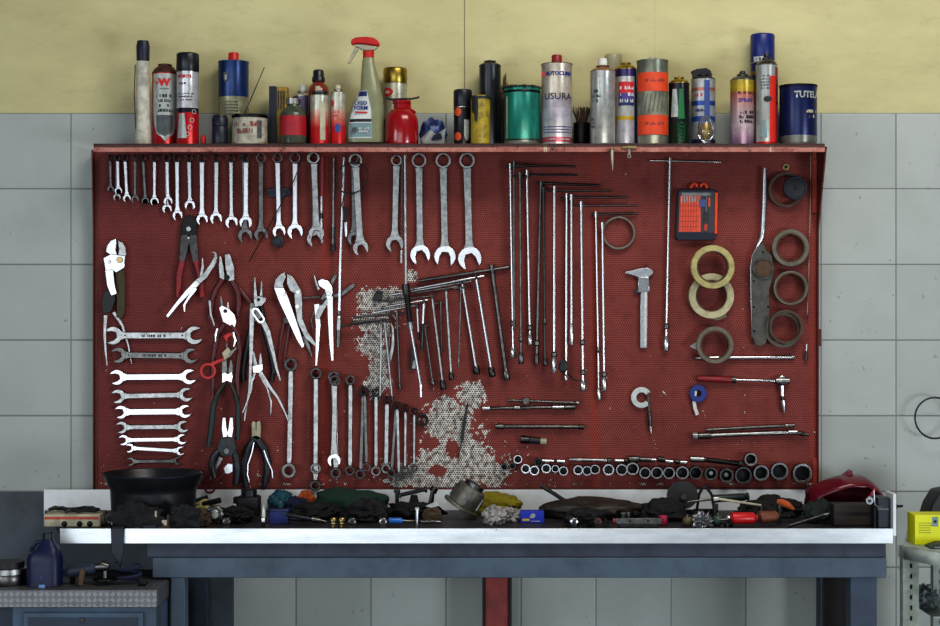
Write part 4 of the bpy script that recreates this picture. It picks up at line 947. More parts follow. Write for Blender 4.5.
# black pliers with pale edges
T = Tool('combination_pliers', 'black pliers with worn square grey jaw and pale handle edges, above the bench', 'pliers', 256, 440, -.013)
T.poly('jaw', 'cream', [(251.5, 424), (253, 421), (256, 422.5), (260, 420.5), (261, 426), (260.5, 438), (257, 440), (252, 437.5)], .008)
T.strip('jaw_split', 'ink', [(256.3, 421), (256.3, 430)], .9, .001, .0046)
T.tube('handle', 'blackgrip', [(254, 440), (248, 449), (244.5, 462), (244, 474), (246, 487)], [4, 4.6, 4.2, 3.8, 3], 0, 12, .75); T.tube('handle', 'blackgrip', [(258, 440), (264, 449), (267.5, 462), (267, 474), (264, 487)], [4, 4.6, 4.2, 3.8, 3], 0, 12, .75)
T.disc('pivot', 'blackgrip', 256, 441, 6, .008)
T.strip('handle_edge', 'bright', [(254.5, 442), (252.5, 452), (248.5, 464), (248, 474), (250, 482)], [1.4, 1.5, 1.5, 1.5, 1.2], .002, .0125)
T.strip('handle_edge', 'bright', [(264.5, 450), (268, 460), (272.5, 470), (273.3, 478)], [1.4, 1.6, 1.5, 1.2], .002, .0125)
# scraps behind the black pliers
T = Tool('tin_snips', 'small worn snips with one white blade hanging low among the black pliers', 'snips', 224, 466, -.036)
T.strip('blade', 'satin', [(221, 457), (217, 466), (210, 480)], [4.5, 3.4, 1.4], .004); T.poly('cheek', 'bright', [(223.5, 468), (228, 463), (233, 464), (233, 472), (228, 474), (225, 473.5)], .004, .001)
T.strip('handle', 'maroon', [(225, 473), (217, 480), (210, 485)], [2.4, 2.2, 2], .004, .006)
T.ring('handle_loop', 'maroon', 210, 488, 5.6, 3.6, .004, .006)
# chrome locking pliers
T = Tool('locking_pliers', 'bright chrome locking pliers hanging tilted with rounded jaw on top', 'pliers', 288, 295, -.016)
T.poly('jaw', 'satin', [(274, 286), (275.5, 279), (281, 273.5), (285, 272), (286, 277), (283, 284), (284, 289), (276, 290)], .009)
T.poly('jaw', 'satin', [(287, 273), (293, 277), (297, 283), (301.5, 291), (296, 294), (290, 291), (287, 284)], .008)
T.poly('body', 'chrome', [(274, 287), (284, 288), (289, 298), (296, 318), (301, 333), (305, 346), (302.5, 348.5), (297, 340), (287, 318), (279, 301)], .007, .0085)
T.poly('lever', 'satin', [(294, 291), (301.5, 291), (302.5, 302), (302.5, 318), (308, 332), (317.5, 345), (316, 347.5), (305, 338), (297, 322), (295, 305)], .006, -.001)
T.strip('release', 'dull', [(303, 336), (308, 346), (312, 357)], [5, 4, 1.5], .004, -.007)
for x, y in ((284, 294), (298, 292), (297.5, 306.5)): T.disc('rivet', 'steelcan', x, y, 2.3, .004, .012 if x < 290 else .004)
# red-handled thing behind
T = Tool('long_nose_pliers', 'faint dark red handles hanging behind the chrome locking pliers', 'pliers', 284, 325, -.008)
T.tube('handle', 'maroon', [(285, 318), (281, 338), (279, 357)], [1.3, 1.4, 1.1], 0, 8, .6); T.tube('handle', 'maroon', [(290, 324), (287, 342), (284, 362)], [1.3, 1.4, 1.1], 0, 8, .6)
T.disc('pivot', 'dark', 286.5, 320, 3.6, .005, .0)
# big water-pump pliers
T = Tool('water_pump_pliers', 'white-bright water-pump pliers with straight handles next to the tilted locking pliers', 'pliers', 325, 292, -.036)
T.poly('jaw', 'chrome', [(317.5, 281), (322, 278.5), (328, 280.5), (332.5, 286), (333, 292), (331, 300), (327, 300), (325, 290), (322, 288), (319, 286)], .007)
T.poly('slot_arm', 'satin', [(329, 290), (324.5, 297), (318, 308), (314, 318), (319, 320), (323, 312), (329, 302)], .006, -.007)
T.strip('slot', 'ink', [(326, 298), (320.5, 305)], 2.2, .001, -.0035)
T.strip('handle', 'bright', [(330, 296), (330.5, 320), (331.5, 345), (332.5, 361)], [6, 5.4, 4.2, 2.6], .005); T.strip('handle', 'bright', [(316.5, 304), (318, 325), (317, 348), (316, 366)], [5.5, 5, 3.4, 2.2], .005, -.007)
T.disc('pivot', 'steelcan', 328.5, 293.5, 2.4, .003, .005)
# second pair behind
T = Tool('slip_joint_pliers', 'grey pliers half hidden behind the bright water-pump pliers, handle ends pointing up', 'pliers', 332, 290, -.013)
T.strip('handle', 'dull', [(322, 300), (330, 286), (336, 275)], [4, 4.4, 3.4], .005); T.strip('handle', 'dull', [(326, 298), (342, 294), (352, 286), (354, 284)], [4, 4.2, 4.6, 3], .005, -.004)
T.strip('jaw', 'satin', [(319, 290), (316, 282), (314, 275)], [3, 2.2, 1], .004); T.strip('spring', 'dull', [(315, 308), (311.5, 320), (313, 330)], [1.6, 1.4, 1.2], .003)
T = Tool('pin_punch', 'thin bright rod lying level between locking pliers and water-pump pliers', 'rod', 311, 297.5, -.009)
T.tube('rod', 'satin', [(303, 298), (320, 297)], 1.0, 0, 8); T.tube('tip', 'dark', [(301, 298.1), (303.2, 298)], [.4, .9], 0, 8)

# ---- ring wrenches in the lower row
rw = [(291, 364.5, 289, 470.5, 13.5, 14.5, 5.4, 'satin'), (316, 373.5, 315.5, 485.5, 12, 11, 5.2, 'satin'), (334, 377, 336, 473, 12, 11, 6, 'satin'), (350.5, 380, 350, 470.5, 10, 10, 4.6, 'satin'), (363.5, 391, 360.5, 474, 10.5, 10, 4.2, 'dull'), (364.6, 391, 366.5, 467, 9, 9, 3.6, 'dull'),
      (376, 392.5, 376, 471, 8.5, 10, 4, 'satin'), (387, 400, 386, 468.5, 8.5, 9.5, 4.6, 'satin'), (396.5, 405.5, 391.5, 473, 8, 9, 3.8, 'dull'), (397.2, 405.5, 399, 476.5, 7.5, 8.5, 3.4, 'satin'), (405.5, 408, 405, 470.5, 8, 8, 3, 'satin'), (414.3, 411, 414, 468, 7, 7, 2.8, 'satin')]
rl = ['longest ring wrench, at the large end of the lower row, both rings showing', 'ring wrench with its lower ring touching the board edge, second in the lower row', 'ring wrench third from the large end of the lower row, beside a bright open jaw', 'slim ring wrench fourth from the large end of the lower row', 'ring wrench fifth from the large end of the lower row, crossing another', 'thin ring wrench hung together with the fifth one of the lower row',
      'ring wrench sixth along the lower row with small dark upper ring', 'thick grey ring wrench seventh along the lower row', 'leaning ring wrench eighth along the lower row, part of a crossing pair', 'slimmer leaning ring wrench of the crossing pair eighth along the lower row', 'short thin ring wrench next to last in the lower row', 'smallest ring wrench at the small end of the lower row']
for i, ((ax, ay, bx, by, da, db, ws, m), lb) in enumerate(zip(rw, rl)):
    T = Tool('ring_wrench', lb, 'wrench', ax, ay, -.012 - (.0125 if i in (5, 9) else 0), 'ring wrenches along the lower row')
    u = Vector((bx - ax, by - ay)).normalized()
    T.ring('ring_end', 'blacksteel' if i > 3 else 'dark', ax, ay, da / 2, da * .31, .010, .004, 24, 12)
    T.ring('ring_end', 'dull' if i in (0, 6, 7) else 'dark', bx, by, db / 2, db * .31, .010, .004, 24, 12)
    a = (ax + u.x * da * .46, ay + u.y * da * .46); e = (bx - u.x * db * .46, by - u.y * db * .46)
    f = lambda q: (a[0] + (e[0] - a[0]) * q, a[1] + (e[1] - a[1]) * q)
    T.strip('shank', m, [a, f(.05), f(.5), f(.95), e], [ws * .8, ws, ws * .92, ws, ws * .8], .0054, bev=.0020)
    if i not in (4, 5, 8, 9): PEGS.append((ax, ay - da * .31 + 1.0, .024, T.Y))
T = Tool('open_end_wrench', 'short wrench with bright open jaw hung over the third ring wrench of the lower row', 'wrench', 334, 458, -.034)
c = T.p(334, 460); MB().prism(jaw_poly(c[0], c[1], 6.6 * T.k, -PI / 2 + .2), -.003, .003).build('open_jaw', 'bright', T.t, bev=.001)
T.strip('shank', 'satin', [(334, 455), (334, 440), (335, 386)], [7, 5, 4.4], .0045, bev=.001); T.ring('ring_end', 'dark', 335, 380.5, 5.6, 3.5, .006)
T = Tool('ring_wrench', 'short second ring end hung in front of the lower row next to the longest', 'wrench', 316, 380, -.036)
T.t['label'] = 'shorter ring wrench hung in front of the second one in the lower row'
T.ring('ring_end', 'dark', 316, 373.5, 5.8, 3.7, .007); T.ring('ring_end', 'dull', 315.6, 468.5, 5.4, 3.3, .007); T.strip('shank', 'satin', [(316, 379), (315.6, 463.6)], [4.4, 4.4], .0045, bev=.001)
T = Tool('rubber_ring', 'thick dark ring hanging on the bare metal patch past the ring wrenches', 'ring', 422, 420, -.012)
T.ring('ring_body', 'blacksteel', 422, 420, 6.6, 4.4, .008); T.ring('inner_lip', 'maroon', 422, 420, 4.35, 3.7, .004); PEGS.append((422, 417, .02, T.Y))

# ---- rods and screwdrivers hanging in the wrench row
T = Tool('screwdriver', 'screwdriver with long dark red handle hanging in the wrench row', 'screwdriver', 322, 175, -.046)
T.tube('handle', 'redgrip', [(322.5, 157), (322.3, 180), (321.8, 196)], [2.2, 2.4, 1.6], 0, 12); T.tube('shaft', 'chrome', [(321.8, 196.3), (321.5, 228)], 1.1, 0, 8); T.tube('collar', 'dark', [(321.6, 213), (321.5, 219)], 1.7, 0, 10)
T = Tool('nut_driver', 'slim steel rod with black lower grip hanging beside the red screwdriver', 'rod', 333, 190, -.014)
T.tube('shaft', 'satin', [(333.5, 158), (333.2, 226)], 1.1, 0, 8); T.tube('sleeve', 'dull', [(333.2, 226.3), (333, 244)], 2.0, 0, 12); T.tube('grip', 'black', [(333, 244.3), (333, 251)], [2.6, 2.4], 0, 12); T.tube('ferrule', 'satin', [(333.2, 224), (333.2, 227)], 2.2, 0, 12)
T = Tool('long_t_handle_wrench', 'very long thin bent rod with level cross bar and thick foot, beside the white-bright pliers', 'wrench', 341, 250, -.030)
T.tube('shaft', 'chrome', [(344, 157), (342.5, 205), (340.5, 255), (339, 318)], [1.3, 1.3, 1.4, 1.5], 0, 8); T.tube('joint', 'satin', [(338.9, 318.3), (338.6, 330)], 2.8, 0, 12); T.tube('foot', 'dull', [(338.6, 330.3), (338, 347)], 2.3, 0, 12); T.tube('collar', 'dull', [(339, 311), (339, 316)], 1.9, 0, 10)
T.tube('cross_bar', 'dull', [(341.5, 326), (381, 320.5)], 1.2, 0, 8)
T = Tool('cable_loop', 'thin black cable coiled in a loop around the tapering-neck wrench', 'cable', 348, 190, -.050)
T.tube('coil', 'black', [(352 + 16 * math.cos(a) - 2 * math.sin(a), 178 + 15.5 * math.sin(a), .001 * math.sin(2 * a)) for a in [2 * PI * k / 30 for k in range(31)]], .7, 0, 6)
T.tube('tail', 'black', [(345, 191.8), (342, 205), (345, 216), (343, 226)], .7, 0, 6)
T = Tool('clamp_bracket', 'little black and bright clip hanging between the thin bent rod and the wrench', 'clip', 345, 225, -.014)
T.poly('clip_body', 'black', [(343.5, 207), (347, 206), (348, 214), (346, 222), (343, 220)], .006); T.strip('clip_blade', 'bright', [(345.5, 222), (346, 231), (346, 237)], [3, 3, 2], .004)
T = Tool('wire', 'thin dark wire slanting down across the middle of the wrench row', 'wire', 285, 200, -.034)
T.tube('wire_strand', 'blacksteel', [(303, 158), (293, 182), (280, 206), (268, 228), (258, 246), (249, 262)], .55, 0, 6)
T = Tool('rubber_stopper', 'round black rubber stopper hanging just beneath a shining wrench jaw in the wrench row', 'knob', 278, 241, -.010)
T.disc('knob_body', 'black', 278, 241.5, 6, .012); T.disc('knob_face', 'navy', 278, 241.5, 3.4, .003, .008)
T = Tool('plastic_clip', 'dark flat clip behind the middle of the wrench row', 'clip', 276, 192, -.0045)
T.poly('clip_body', 'navy', [(266, 189), (280, 187), (290, 188), (291, 194), (282, 198), (268, 197)], .006); T.strip('clip_tab', 'black', [(268, 193), (289, 191)], 2, .002, .0042)

# ---- T-handle wrenches: tilted fan on the worn patch
def t_handle(label, bar, shaft, rb, rs, sock, m, Y, group, joint=None, mb=None, name='t_handle_wrench', msock=None, head=None):
    T = Tool(name, label, 'wrench', shaft[0], shaft[1], Y, group)
    (x0, y0, x1, y1) = shaft; u = Vector((x1 - x0, y1 - y0)); L = u.length; u /= L
    g = lambda d: (x0 + u.x * d, y0 + u.y * d)
    sl, sr = sock
    T.tube('shaft', m, [g(rb + .1 if bar else 0), g(L - sl - .1)], rs, 0, 10)
    if bar:
        T.tube('cross_bar', mb or m, [bar[:2], (bar[0] + (bar[2] - bar[0]) * .02, bar[1] + (bar[3] - bar[1]) * .02), (bar[0] + (bar[2] - bar[0]) * .98, bar[1] + (bar[3] - bar[1]) * .98), bar[2:]], [rb * .7, rb, rb, rb * .7], 0, 10)
        hh = head or rb * 1.35
        T.tube('head', msock or m, [(x0 - u.x * hh * 1.25, y0 - u.y * hh * 1.25), g(hh * 1.6)], hh, 0, 12)
    if joint:
        for q in joint:
            T.tube('joint', 'dull', [g(L * q - 3), g(L * q - 1.6), g(L * q + 1.6), g(L * q + 3)], [rs * 1.05, rs * 1.9, rs * 1.9, rs * 1.05], 0, 10)
    T.tube('socket_end', msock or m, [g(L - sl), g(L - sl * .75), g(L - .8), g(L)], [sr * .7, sr, sr, sr * .85], 0, 14)
    PEGS.append((x0 + (5 if bar and bar[2] > x0 + 8 else -5), y0 + rb + 1.4, .02, T.Y)) if bar and False else None
    return T
G = 'tilted fan of T-handle wrenches'
fan = [((418, 281, 511, 267), (492, 268, 507, 380), 1.9, 2.2, (11, 3.6), 'dull', 0, 'thick dark T-handle wrench with the topmost bar of the tilted fan'),
       ((411, 289.5, 484, 276), (476, 276, 492.5, 377), 1.6, 1.8, (10, 3.4), 'chrome', 1, 'chrome T-handle wrench second from the upright group in the tilted fan'),
       ((390, 295, 471, 281), (462, 281, 477, 374), 1.6, 1.7, (8, 3.6), 'chrome', 0, 'chrome T-handle wrench third from the upright group in the tilted fan'),
       ((414, 293, 458, 287), (446, 289, 451.5, 380), 1.2, 1.6, (8, 2.6), 'satin', 2, 'T-handle wrench fourth from the upright group in the tilted fan'),
       ((452, 289, 466, 287), (461, 288, 458.5, 368), 1.0, 1.0, (14, 1.3), 'dull', 3, 'thin ribbed driver hanging straight amid the tilted fan'),
       ((378, 302, 434, 296), (432, 296, 443.5, 390), 1.2, 1.5, (10, 3.0), 'satin', 1, 'T-handle wrench with black socket end in the middle of the tilted fan'),
       ((386, 306.5, 428, 300), (424, 301, 421.5, 350), 1.3, 1.5, (26, 1.6), 'chrome', 2, 'T-handle wrench with straight upright shaft behind the dark-handled rod'),
       ((418, 327, 429, 325), (425, 328, 433, 385), 1.0, 1.3, (6, 2.2), 'dull', 0, 'short T-handle wrench low in the fan just past the dark-handled rod'),
       ((434, 304, 446, 302), (441, 303, 441.5, 352), 1.0, 1.0, (6, 1.4), 'dull', 0, 'short ribbed driver high in the middle of the fan'),
       ((353, 317.5, 405, 313), (397, 313.5, 400, 389.5), 1.1, 1.3, (7, 1.7), 'dull', 0, 'short T-handle wrench just before the dark-handled rod in the fan'),
       ((372, 313, 418, 305), (417, 306, 419, 340), 1.3, 1.2, (8, 1.4), 'bright', 1, 'bright T-handle bar with short shaft behind the dark-handled rod'),
       ((352, 322.5, 388, 319), (381.5, 320, 380, 401), 1.0, 1.4, (5, 1.6), 'satin', 2, 'thin straight T-handle wrench hanging over the bare patch'),
       ((375, 324, 392, 320), (384.5, 320.5, 392.5, 401), 1.0, 1.3, (5, 1.6), 'satin', 3, 'thin tilted T-handle wrench hanging over the bare patch')]
for bar, sh, rb, rs, sk, m, k, lb in fan:
    t_handle(lb, bar, sh, rb, rs, sk, m, -.014 - .0135 * k, G, msock='dark' if m != 'dull' else None, mb=('chrome' if m == 'chrome' else 'dull') if lb[0] != 'b' else 'bright')
T = Tool('long_socket_wrench', 'long wrench of thin dark rod, thick black grip and bright angled end in the fan', 'wrench', 406, 200, -.074)
T.tube('rod', 'satin', [(405, 155), (406, 286)], 1.2, 0, 8); T.tube('grip', 'blacksteel', [(406, 286.3), (406.5, 292), (408.5, 310), (410.5, 326)], [3.4, 3.0, 2.6, 2.6], 0, 12); T.tube('collar', 'dark', [(405.6, 284), (406.6, 294)], 4.0, 0, 12)
T.tube('shaft', 'chrome', [(410.6, 326.3), (420.5, 384)], 1.7, 0, 10); T.tube('bright_end', 'chrome', [(420.6, 384.3), (420.9, 397)], [1.9, 1.7], 0, 10); T.tube('ferrule', 'satin', [(410.2, 322), (411.2, 329)], 3.0, 0, 12)
T = Tool('allen_rod', 'long thin dark rod hanging beside the lone dull combination wrench', 'rod', 402, 190, -.012)
T.tube('rod', 'dark', [(402.5, 157), (401.5, 250)], .9, 0, 8); T.tube('tip', 'satin', [(401.5, 250.3), (401.3, 263)], [1.2, 1.0], 0, 8)
T = Tool('black_block', 'small black rubber block at the top of the bare metal patch', 'block', 379, 296, -.010)
T.poly('block_body', 'black', [(374, 294), (377, 290.5), (383, 292), (382, 301.5), (373.5, 301)], .012); T.poly('block_lip', 'navy', [(375, 292), (378, 290), (383.5, 291.5), (383, 294)], .003, .0078)
T = Tool('feeler_gauge', 'leaf-shaped grey blade fanned open over the bare patch', 'gauge', 392, 345, -.012)
T.poly('leaf', 'satin', [(391, 322), (394, 328), (394.5, 345), (391.5, 360), (388, 367), (387, 362), (391, 348), (392, 335)], .0015); T.poly('leaf', 'dull', [(389, 325), (390.5, 330), (390, 345), (386, 362), (384.5, 360), (388, 345)], .0015, -.003)
T = Tool('black_pouch', 'little black holder with pale face hanging under the dark-handled rod', 'holder', 414, 358, -.012)
T.poly('holder_body', 'black', [(411, 345), (416, 344), (418, 355), (416, 370), (410, 369)], .006); T.poly('pale_face', 'silverfoil', [(413, 361), (416.5, 359), (415.5, 369), (412, 368.5)], .002, .0045)

# ---- upright T-handle wrenches
G = 'upright T-handle wrenches'
M['satin2'] = mat('grey_shaft_steel', (.66, .65, .64, 1), .25, 1, .1, 25, (.2, .19, .18, 1), .5)
up = [((505, 167, 544, 165.5), (510.3, 166, 513.3, 358), 1.2, 1.5, (11, 3.4), 'satin2', 1, [.82], 'tenth'),
      ((514, 165, 576, 166.5), (514, 163.5, 513.9, 330), 1.0, 1.2, (3, 1.3), 'dull', 2, None, 'hid'),
      ((512, 176, 527, 176), (520, 175, 521, 364), 1.2, 1.3, (12, 2.8), 'dull', 3, [.87], 'ninth'),
      ((525, 175, 577, 175), (527, 172.5, 530, 345), 1.0, 1.5, (11, 2.6), 'satin2', 0, [.90], 'eighth'),
      ((537, 183, 600, 185.5), (541, 184, 536.3, 365), 1.2, 1.6, (12, 2.5), 'dull', 0, [.88], 'seventh'),
      ((541, 190, 556, 191), (543.5, 190, 545, 366), 1.0, 1.2, (8, 2.4), 'dark', 1, [.75], 'six-b'),
      ((544, 191, 612, 190.5), (554.5, 188.5, 554, 373), 1.0, 1.6, (16, 2.9), 'satin2', 2, [.90], 'sixth'),
      ((560, 198, 612, 197), (566.8, 196, 566, 381), 1.1, 1.6, (7, 2.2), 'satin2', 0, None, 'fifth'),
      ((569, 197.5, 628, 197.5), (571.5, 197, 571.5, 345), 1.0, 1.4, (22, 1.9), 'satin2', 1, None, 'fourth'),
      ((574, 206, 638, 205.5), (581.3, 204, 583, 391), 1.0, 1.5, (11, 3.4), 'satin2', 2, [.74, .90], 'third'),
      ((591, 214.5, 638, 213.5), (596, 214, 599, 400), 1.3, 1.3, (12, 2.2), 'satin2', 0, [.73], 'second'),
      ((599, 225, 606, 224.5), (602.5, 225, 604.3, 391), .9, 1.4, (14, 2.7), 'satin2', 1, [.90], 'first')]
desc = ['bright long T-handle wrench at the fan end of the upright row, highest bar', 'thin T-handle wrench tucked behind the first upright one, its bar pointing away from the fan', 'dull T-handle wrench with short black bar, third of the upright row from the fan', 'short T-handle wrench with bent socket end, fourth of the upright row from the fan',
        'dull T-handle wrench leaning slightly, fifth of the upright row from the fan', 'dark thin T-handle wrench, sixth of the upright row from the fan', 'bright straight T-handle wrench, seventh of the upright row from the fan', 'T-handle wrench with black rubber lump beside its lower end', 'short T-handle wrench with blackened joint, ninth of the upright row from the fan',
        'T-handle wrench with two joints and a fat bright socket near the light ring', 'longest-hanging T-handle wrench, its bar directly above the thin light ring', 'T-handle wrench with no visible bar, nearest the thin light ring']
for (bar, sh, rb, rs, sk, m, k, jn, _), lb in zip(up, desc):
    t_handle(lb, bar, sh, rb, rs, sk, m, -.014 - .0135 * k, G, joint=jn, mb='dark', head=2.0)
T = Tool('rubber_lump', 'matted black rubbery lump between two upright T-handle wrenches', 'rubber', 565, 367, -.040)
b = MB(); b.ball((0, 0, 0), .016, 3, (.9, .32, 1.2))
for v in b.bm.verts: v.co *= 1 + .35 * noise.noise(v.co * 160)
b.build('lump', 'black', T.t, loc=(-.006, -.024, .002))
T.tube('strand', 'black', [(567, 372, .010), (573, 379, .006), (579, 381, .012)], 1.0, .01, 6)
T = Tool('wire_ring', 'thin translucent light ring hanging beside the T-handle wrenches', 'ring', 618.5, 233, -.012)
M['palering'] = mat('pale_resin_ring', C(128, 124, 114), .3, .3, .3, 60)
T.ring('ring_body', 'palering', 618.5, 233, 16.6, 14.6, .014, 0, 44); PEGS.append((618.5, 219.6, .022, T.Y))
# lone T handle
T = t_handle('lone T-handle wrench with long thin bar, hanging beside the orange bit set', (650, 160.5, 721, 162), (670, 160.5, 666, 351), 1.0, 1.5, (15, 3.0), 'satin2', -.014, None, joint=[.87], mb='satin2', head=2.2)

# ---- vernier caliper
T = Tool('vernier_caliper', 'steel vernier caliper hanging jaws up', 'caliper', 644, 275, -.012)
T.strip('beam', 'bright', [(644.5, 270), (644, 310), (643.5, 348)], [7.2, 7.2, 7.2], .0035); T.strip('scale', 'white', [(646, 276), (645.4, 312), (645, 346)], [2.2, 2.2, 2.2], .0006, .0022)
T.poly('fixed_jaw', 'bright', [(624.5, 273), (626, 271), (632, 270.5), (639, 268.5), (648, 267.5), (653.5, 271), (653, 274), (649, 277), (641, 279), (636, 276.5), (630, 274.5)], .004)
T.poly('sliding_jaw', 'chrome', [(638, 277), (649, 277), (649.5, 292), (638, 292.5)], .005, .001); T.disc('thumb_wheel', 'dark', 636.5, 291.5, 2.4, .005); PEGS.append((646, 266, .02, T.Y))
# ---- micrometer
T = Tool('micrometer', 'outside micrometer with white C-shaped frame hanging spindle down', 'micrometer', 642, 397, -.012)
M['enamel'] = plain('grey_white_enamel', 176, 180, 176, rough=.4, grime=.3)
T.ring('frame', 'enamel', 641.5, 397.5, 10.5, 5.2, .006, 0, 26, a0=.55, a1=2 * PI - .65)
T.strip('spindle', 'dull', [(648, 392), (648.8, 404), (649.3, 412)], [2.2, 2.4, 2.6], .006); T.tube('thimble', 'dark', [(649.3, 412.2), (650.5, 426)], 1.9, 0, 12); T.tube('ratchet', 'satin', [(650.5, 426.3), (651, 433)], [1.4, 1.1], 0, 10)
# ---- bit set
T = Tool('bit_set_case', 'black clear-fronted case of orange bits with two orange hooks on top', 'tool case', 696, 212, -.012)
M['orangeplastic'] = mat('orange_plastic', C(232, 74, 20), .4, 0, .15, 60)
T.poly('case_body', 'navy', [(679, 189.5), (714, 189.5), (717, 193), (716.5, 236), (712.5, 240.5), (677, 240.5), (675, 236), (677, 193)], .022, .002, .002)
T.poly('orange_bed', 'orangeplastic', [(679.5, 196), (700, 196), (700, 232), (678, 232)], .002, .0142, .0004)
for i in range(7):
    T.tube('bit_holder', 'orangeplastic', [(681 + i * 2.7, 203, .0165), (680.2 + i * 2.7, 230, .0165)], 1.15, 0, 8)
    T.tube('bit', 'satin', [(681.1 + i * 2.7, 196.5, .0165), (681 + i * 2.7, 202.7, .0165)], .8, 0, 8)
b = MB()
for i in range(7):
    for j in range(5):
        pa = T.p(681 + i * 2.7 - .1 * j - 1.2, 206 + j * 5.2); b.box(pa[0], pa[0] + 2.4 * T.k, -.0210, -.0198, pa[1] - .0012, pa[1])
b.build('label_lines', 'maroon', T.t, smooth=False)
T.poly('orange_strip', 'orangeplastic', [(714.3, 193), (717, 193), (716.3, 234), (713.8, 234)], .003, .0148, .0004)
T.tube('driver_shaft', 'dull', [(706, 197, .0165), (705.5, 212, .0165)], 1.0, 0, 8); T.tube('driver_handle', 'black', [(705.5, 212.3, .0165), (705, 224, .0165)], 2.2, 0, 10); T.tube('driver_end', 'redplastic', [(705, 224.3, .0165), (704.6, 231, .0165)], 2.0, 0, 10)
T.poly('blue_clip', 'bluespot', [(699, 200), (705, 200), (704.5, 207), (699, 207.5)], .003, .0185, .0004); T.poly('foil_strip', 'silverfoil', [(681, 193), (710, 193), (710, 196), (681, 196)], .001, .0137, 0)
T.poly('bit', 'orangeplastic', [(707.5, 198), (709.5, 198), (709.5, 207), (707.5, 207)], .003, .0148, .0004)
for x0, x1 in ((691, 697), (701, 707)):
    sg = 1 if x0 < 695 else -1
    T.tube('hook', 'orangeplastic', [((x0 if sg > 0 else x1), 188.3), ((x0 if sg > 0 else x1) + .4 * sg, 185.5), ((x0 + x1) / 2, 183.6), ((x1 if sg > 0 else x0), 184.6), ((x1 if sg > 0 else x0), 187)], 1.5, 0, 8)
b = MB(); b.quad(*[T.p3(x, y, .0225) for x, y in ((678.5, 192.5), (713.5, 192.5), (713, 233), (677.5, 233))]); 
M['film'] = mat('clear_case_window', (.9, .9, .9, 1), .08, 0, .05, 40, alpha=.04); b.build('window', 'film', T.t)
# ---- tape rolls
M['tapeyellow'] = plain('yellowed_masking_tape', 160, 148, 98, rough=.55, grime=.4, gs=45); M['tapecream'] = plain('cream_tape', 164, 156, 124, rough=.45, grime=.4, gs=45)
M['tapegrey'] = plain('grey_brown_tape', 98, 90, 78, rough=.5, grime=.45, gs=45); M['core'] = mat('cardboard_core', C(92, 70, 50), .8, 0, .5, 60); M['tapedark'] = plain('dark_brown_tape', 74, 66, 58, rough=.5, grime=.5, gs=45)
def tape(label, x, y, ro, ri, m, Y=-.018, mc='core', th=.024, ex=1):
    T = Tool('tape_roll', label, 'tape', x, y, Y, 'rolls of tape')
    T.ring('tape_winding', m, x, y, ro, ri + 1.3, th, 0, 44, bev=.0012); T.ring('core_tube', mc, x, y, ri + 1.25, ri, th + .001, 0, 40)
    if Y > -.03: PEGS.append((x, y - ri + 1.0, -Y + .016, T.Y))
    return T
tape('yellowed masking tape roll lapping over the cream one below it', 712.3, 267, 21.8, 14.6, 'tapeyellow', -.047)
T = tape('wide cream tape roll partly covered by the yellowed roll', 711, 296, 22.6, 14.4, 'tapecream', -.016)
M['tapefilm'] = mat('clear_tape_film', C(176, 166, 130), .3, 0, .2, 60, alpha=.5)
T.poly('loose_end', 'tapefilm', [(700, 314), (715, 317.5), (726, 313), (727, 317), (718, 320.5), (704, 317)], .001, -.004, 0)
T = tape('grey-brown tape roll with a torn pointed end, hung over the chrome bar', 714.5, 345, 18.6, 13.2, 'tapegrey', -.030)
T.poly('torn_end', 'silverfoil', [(689, 346.5), (697.5, 341), (698.5, 345), (699.5, 351)], .0012, .006, 0)
tape('dark thin tape roll behind the round black disc', 785.5, 190, 17.4, 14.6, 'tapedark', -.014, th=.016)
tape('grey-brown tape roll below the round black disc, topmost of three', 790, 248, 18.6, 13.2, 'tapegrey')
tape('thin grey-brown tape roll, middle of the three along the board edge', 790, 288, 17.2, 13.8, 'tapegrey', th=.028)
T = tape('brown tape roll with doubled rim, lowest of the three along the board edge', 785.5, 327, 17, 14.2, 'tapedark', -.034)
T.ring('second_winding', 'tapegrey', 784, 330, 18, 14.6, .014, -.018, 40)
T = Tool('rubber_disc', 'round black rubber disc hanging in front of the dark tape roll', 'cap', 795, 188, -.034)
T.disc('cap_body', 'black', 795, 188, 12, .016); T.ring('cap_rim', 'navy', 795, 188, 11.5, 9.4, .003, .0092, 30); T.disc('boss', 'navy', 795.5, 188, 2, .003, .0095)
T = Tool('washer', 'little brass washer near the top end of the board', 'washer', 786, 167, -.004)
T.ring('washer_body', 'brass', 786, 167, 3.6, 1.5, .003, 0, 18); T.disc('pin', 'dark', 786, 167, 1.1, .004, 0, 10)
# ---- scraper with long polished handle
T = Tool('scraper', 'long polished handle with wide grey blade plate and round brown knob', 'scraper', 763, 260, -.020)
T.tube('handle', 'bright', [(764.8, 168), (764.2, 200), (762.8, 230), (761.5, 238), (757, 246)], [2.0, 2.8, 2.8, 2.6, 1.8], 0, 14)
M['greyblade'] = mat('grey_blade', C(92, 90, 84), .42, .4, .5, 40)
T.poly('blade', 'greyblade', [(756, 246.5), (763, 243), (766, 250), (772, 256), (773.5, 275), (769, 290), (769.5, 325), (766, 343), (761, 346.5), (755, 345), (752.5, 336), (751.5, 300), (751, 268), (753, 255)], .006, 0, .001)
T.disc('knob', 'core', 763, 269, 8.6, .008, .0075, 28); T.ring('knob_ring', 'dull', 763, 269, 10.5, 8.8, .007, .007, 30)
for x, y in ((753.7, 281), (753.7, 307), (768, 307), (754, 331), (763, 252)): T.disc('rivet', 'blacksteel', x, y, 1.1, .002, .0042, 10)
T.strip('polished_edge', 'bright', [(757, 246.5), (752, 256), (750.6, 268), (751, 300), (752, 338)], [1.6, 1.4, 1.2, 1, .8], .005, .001)
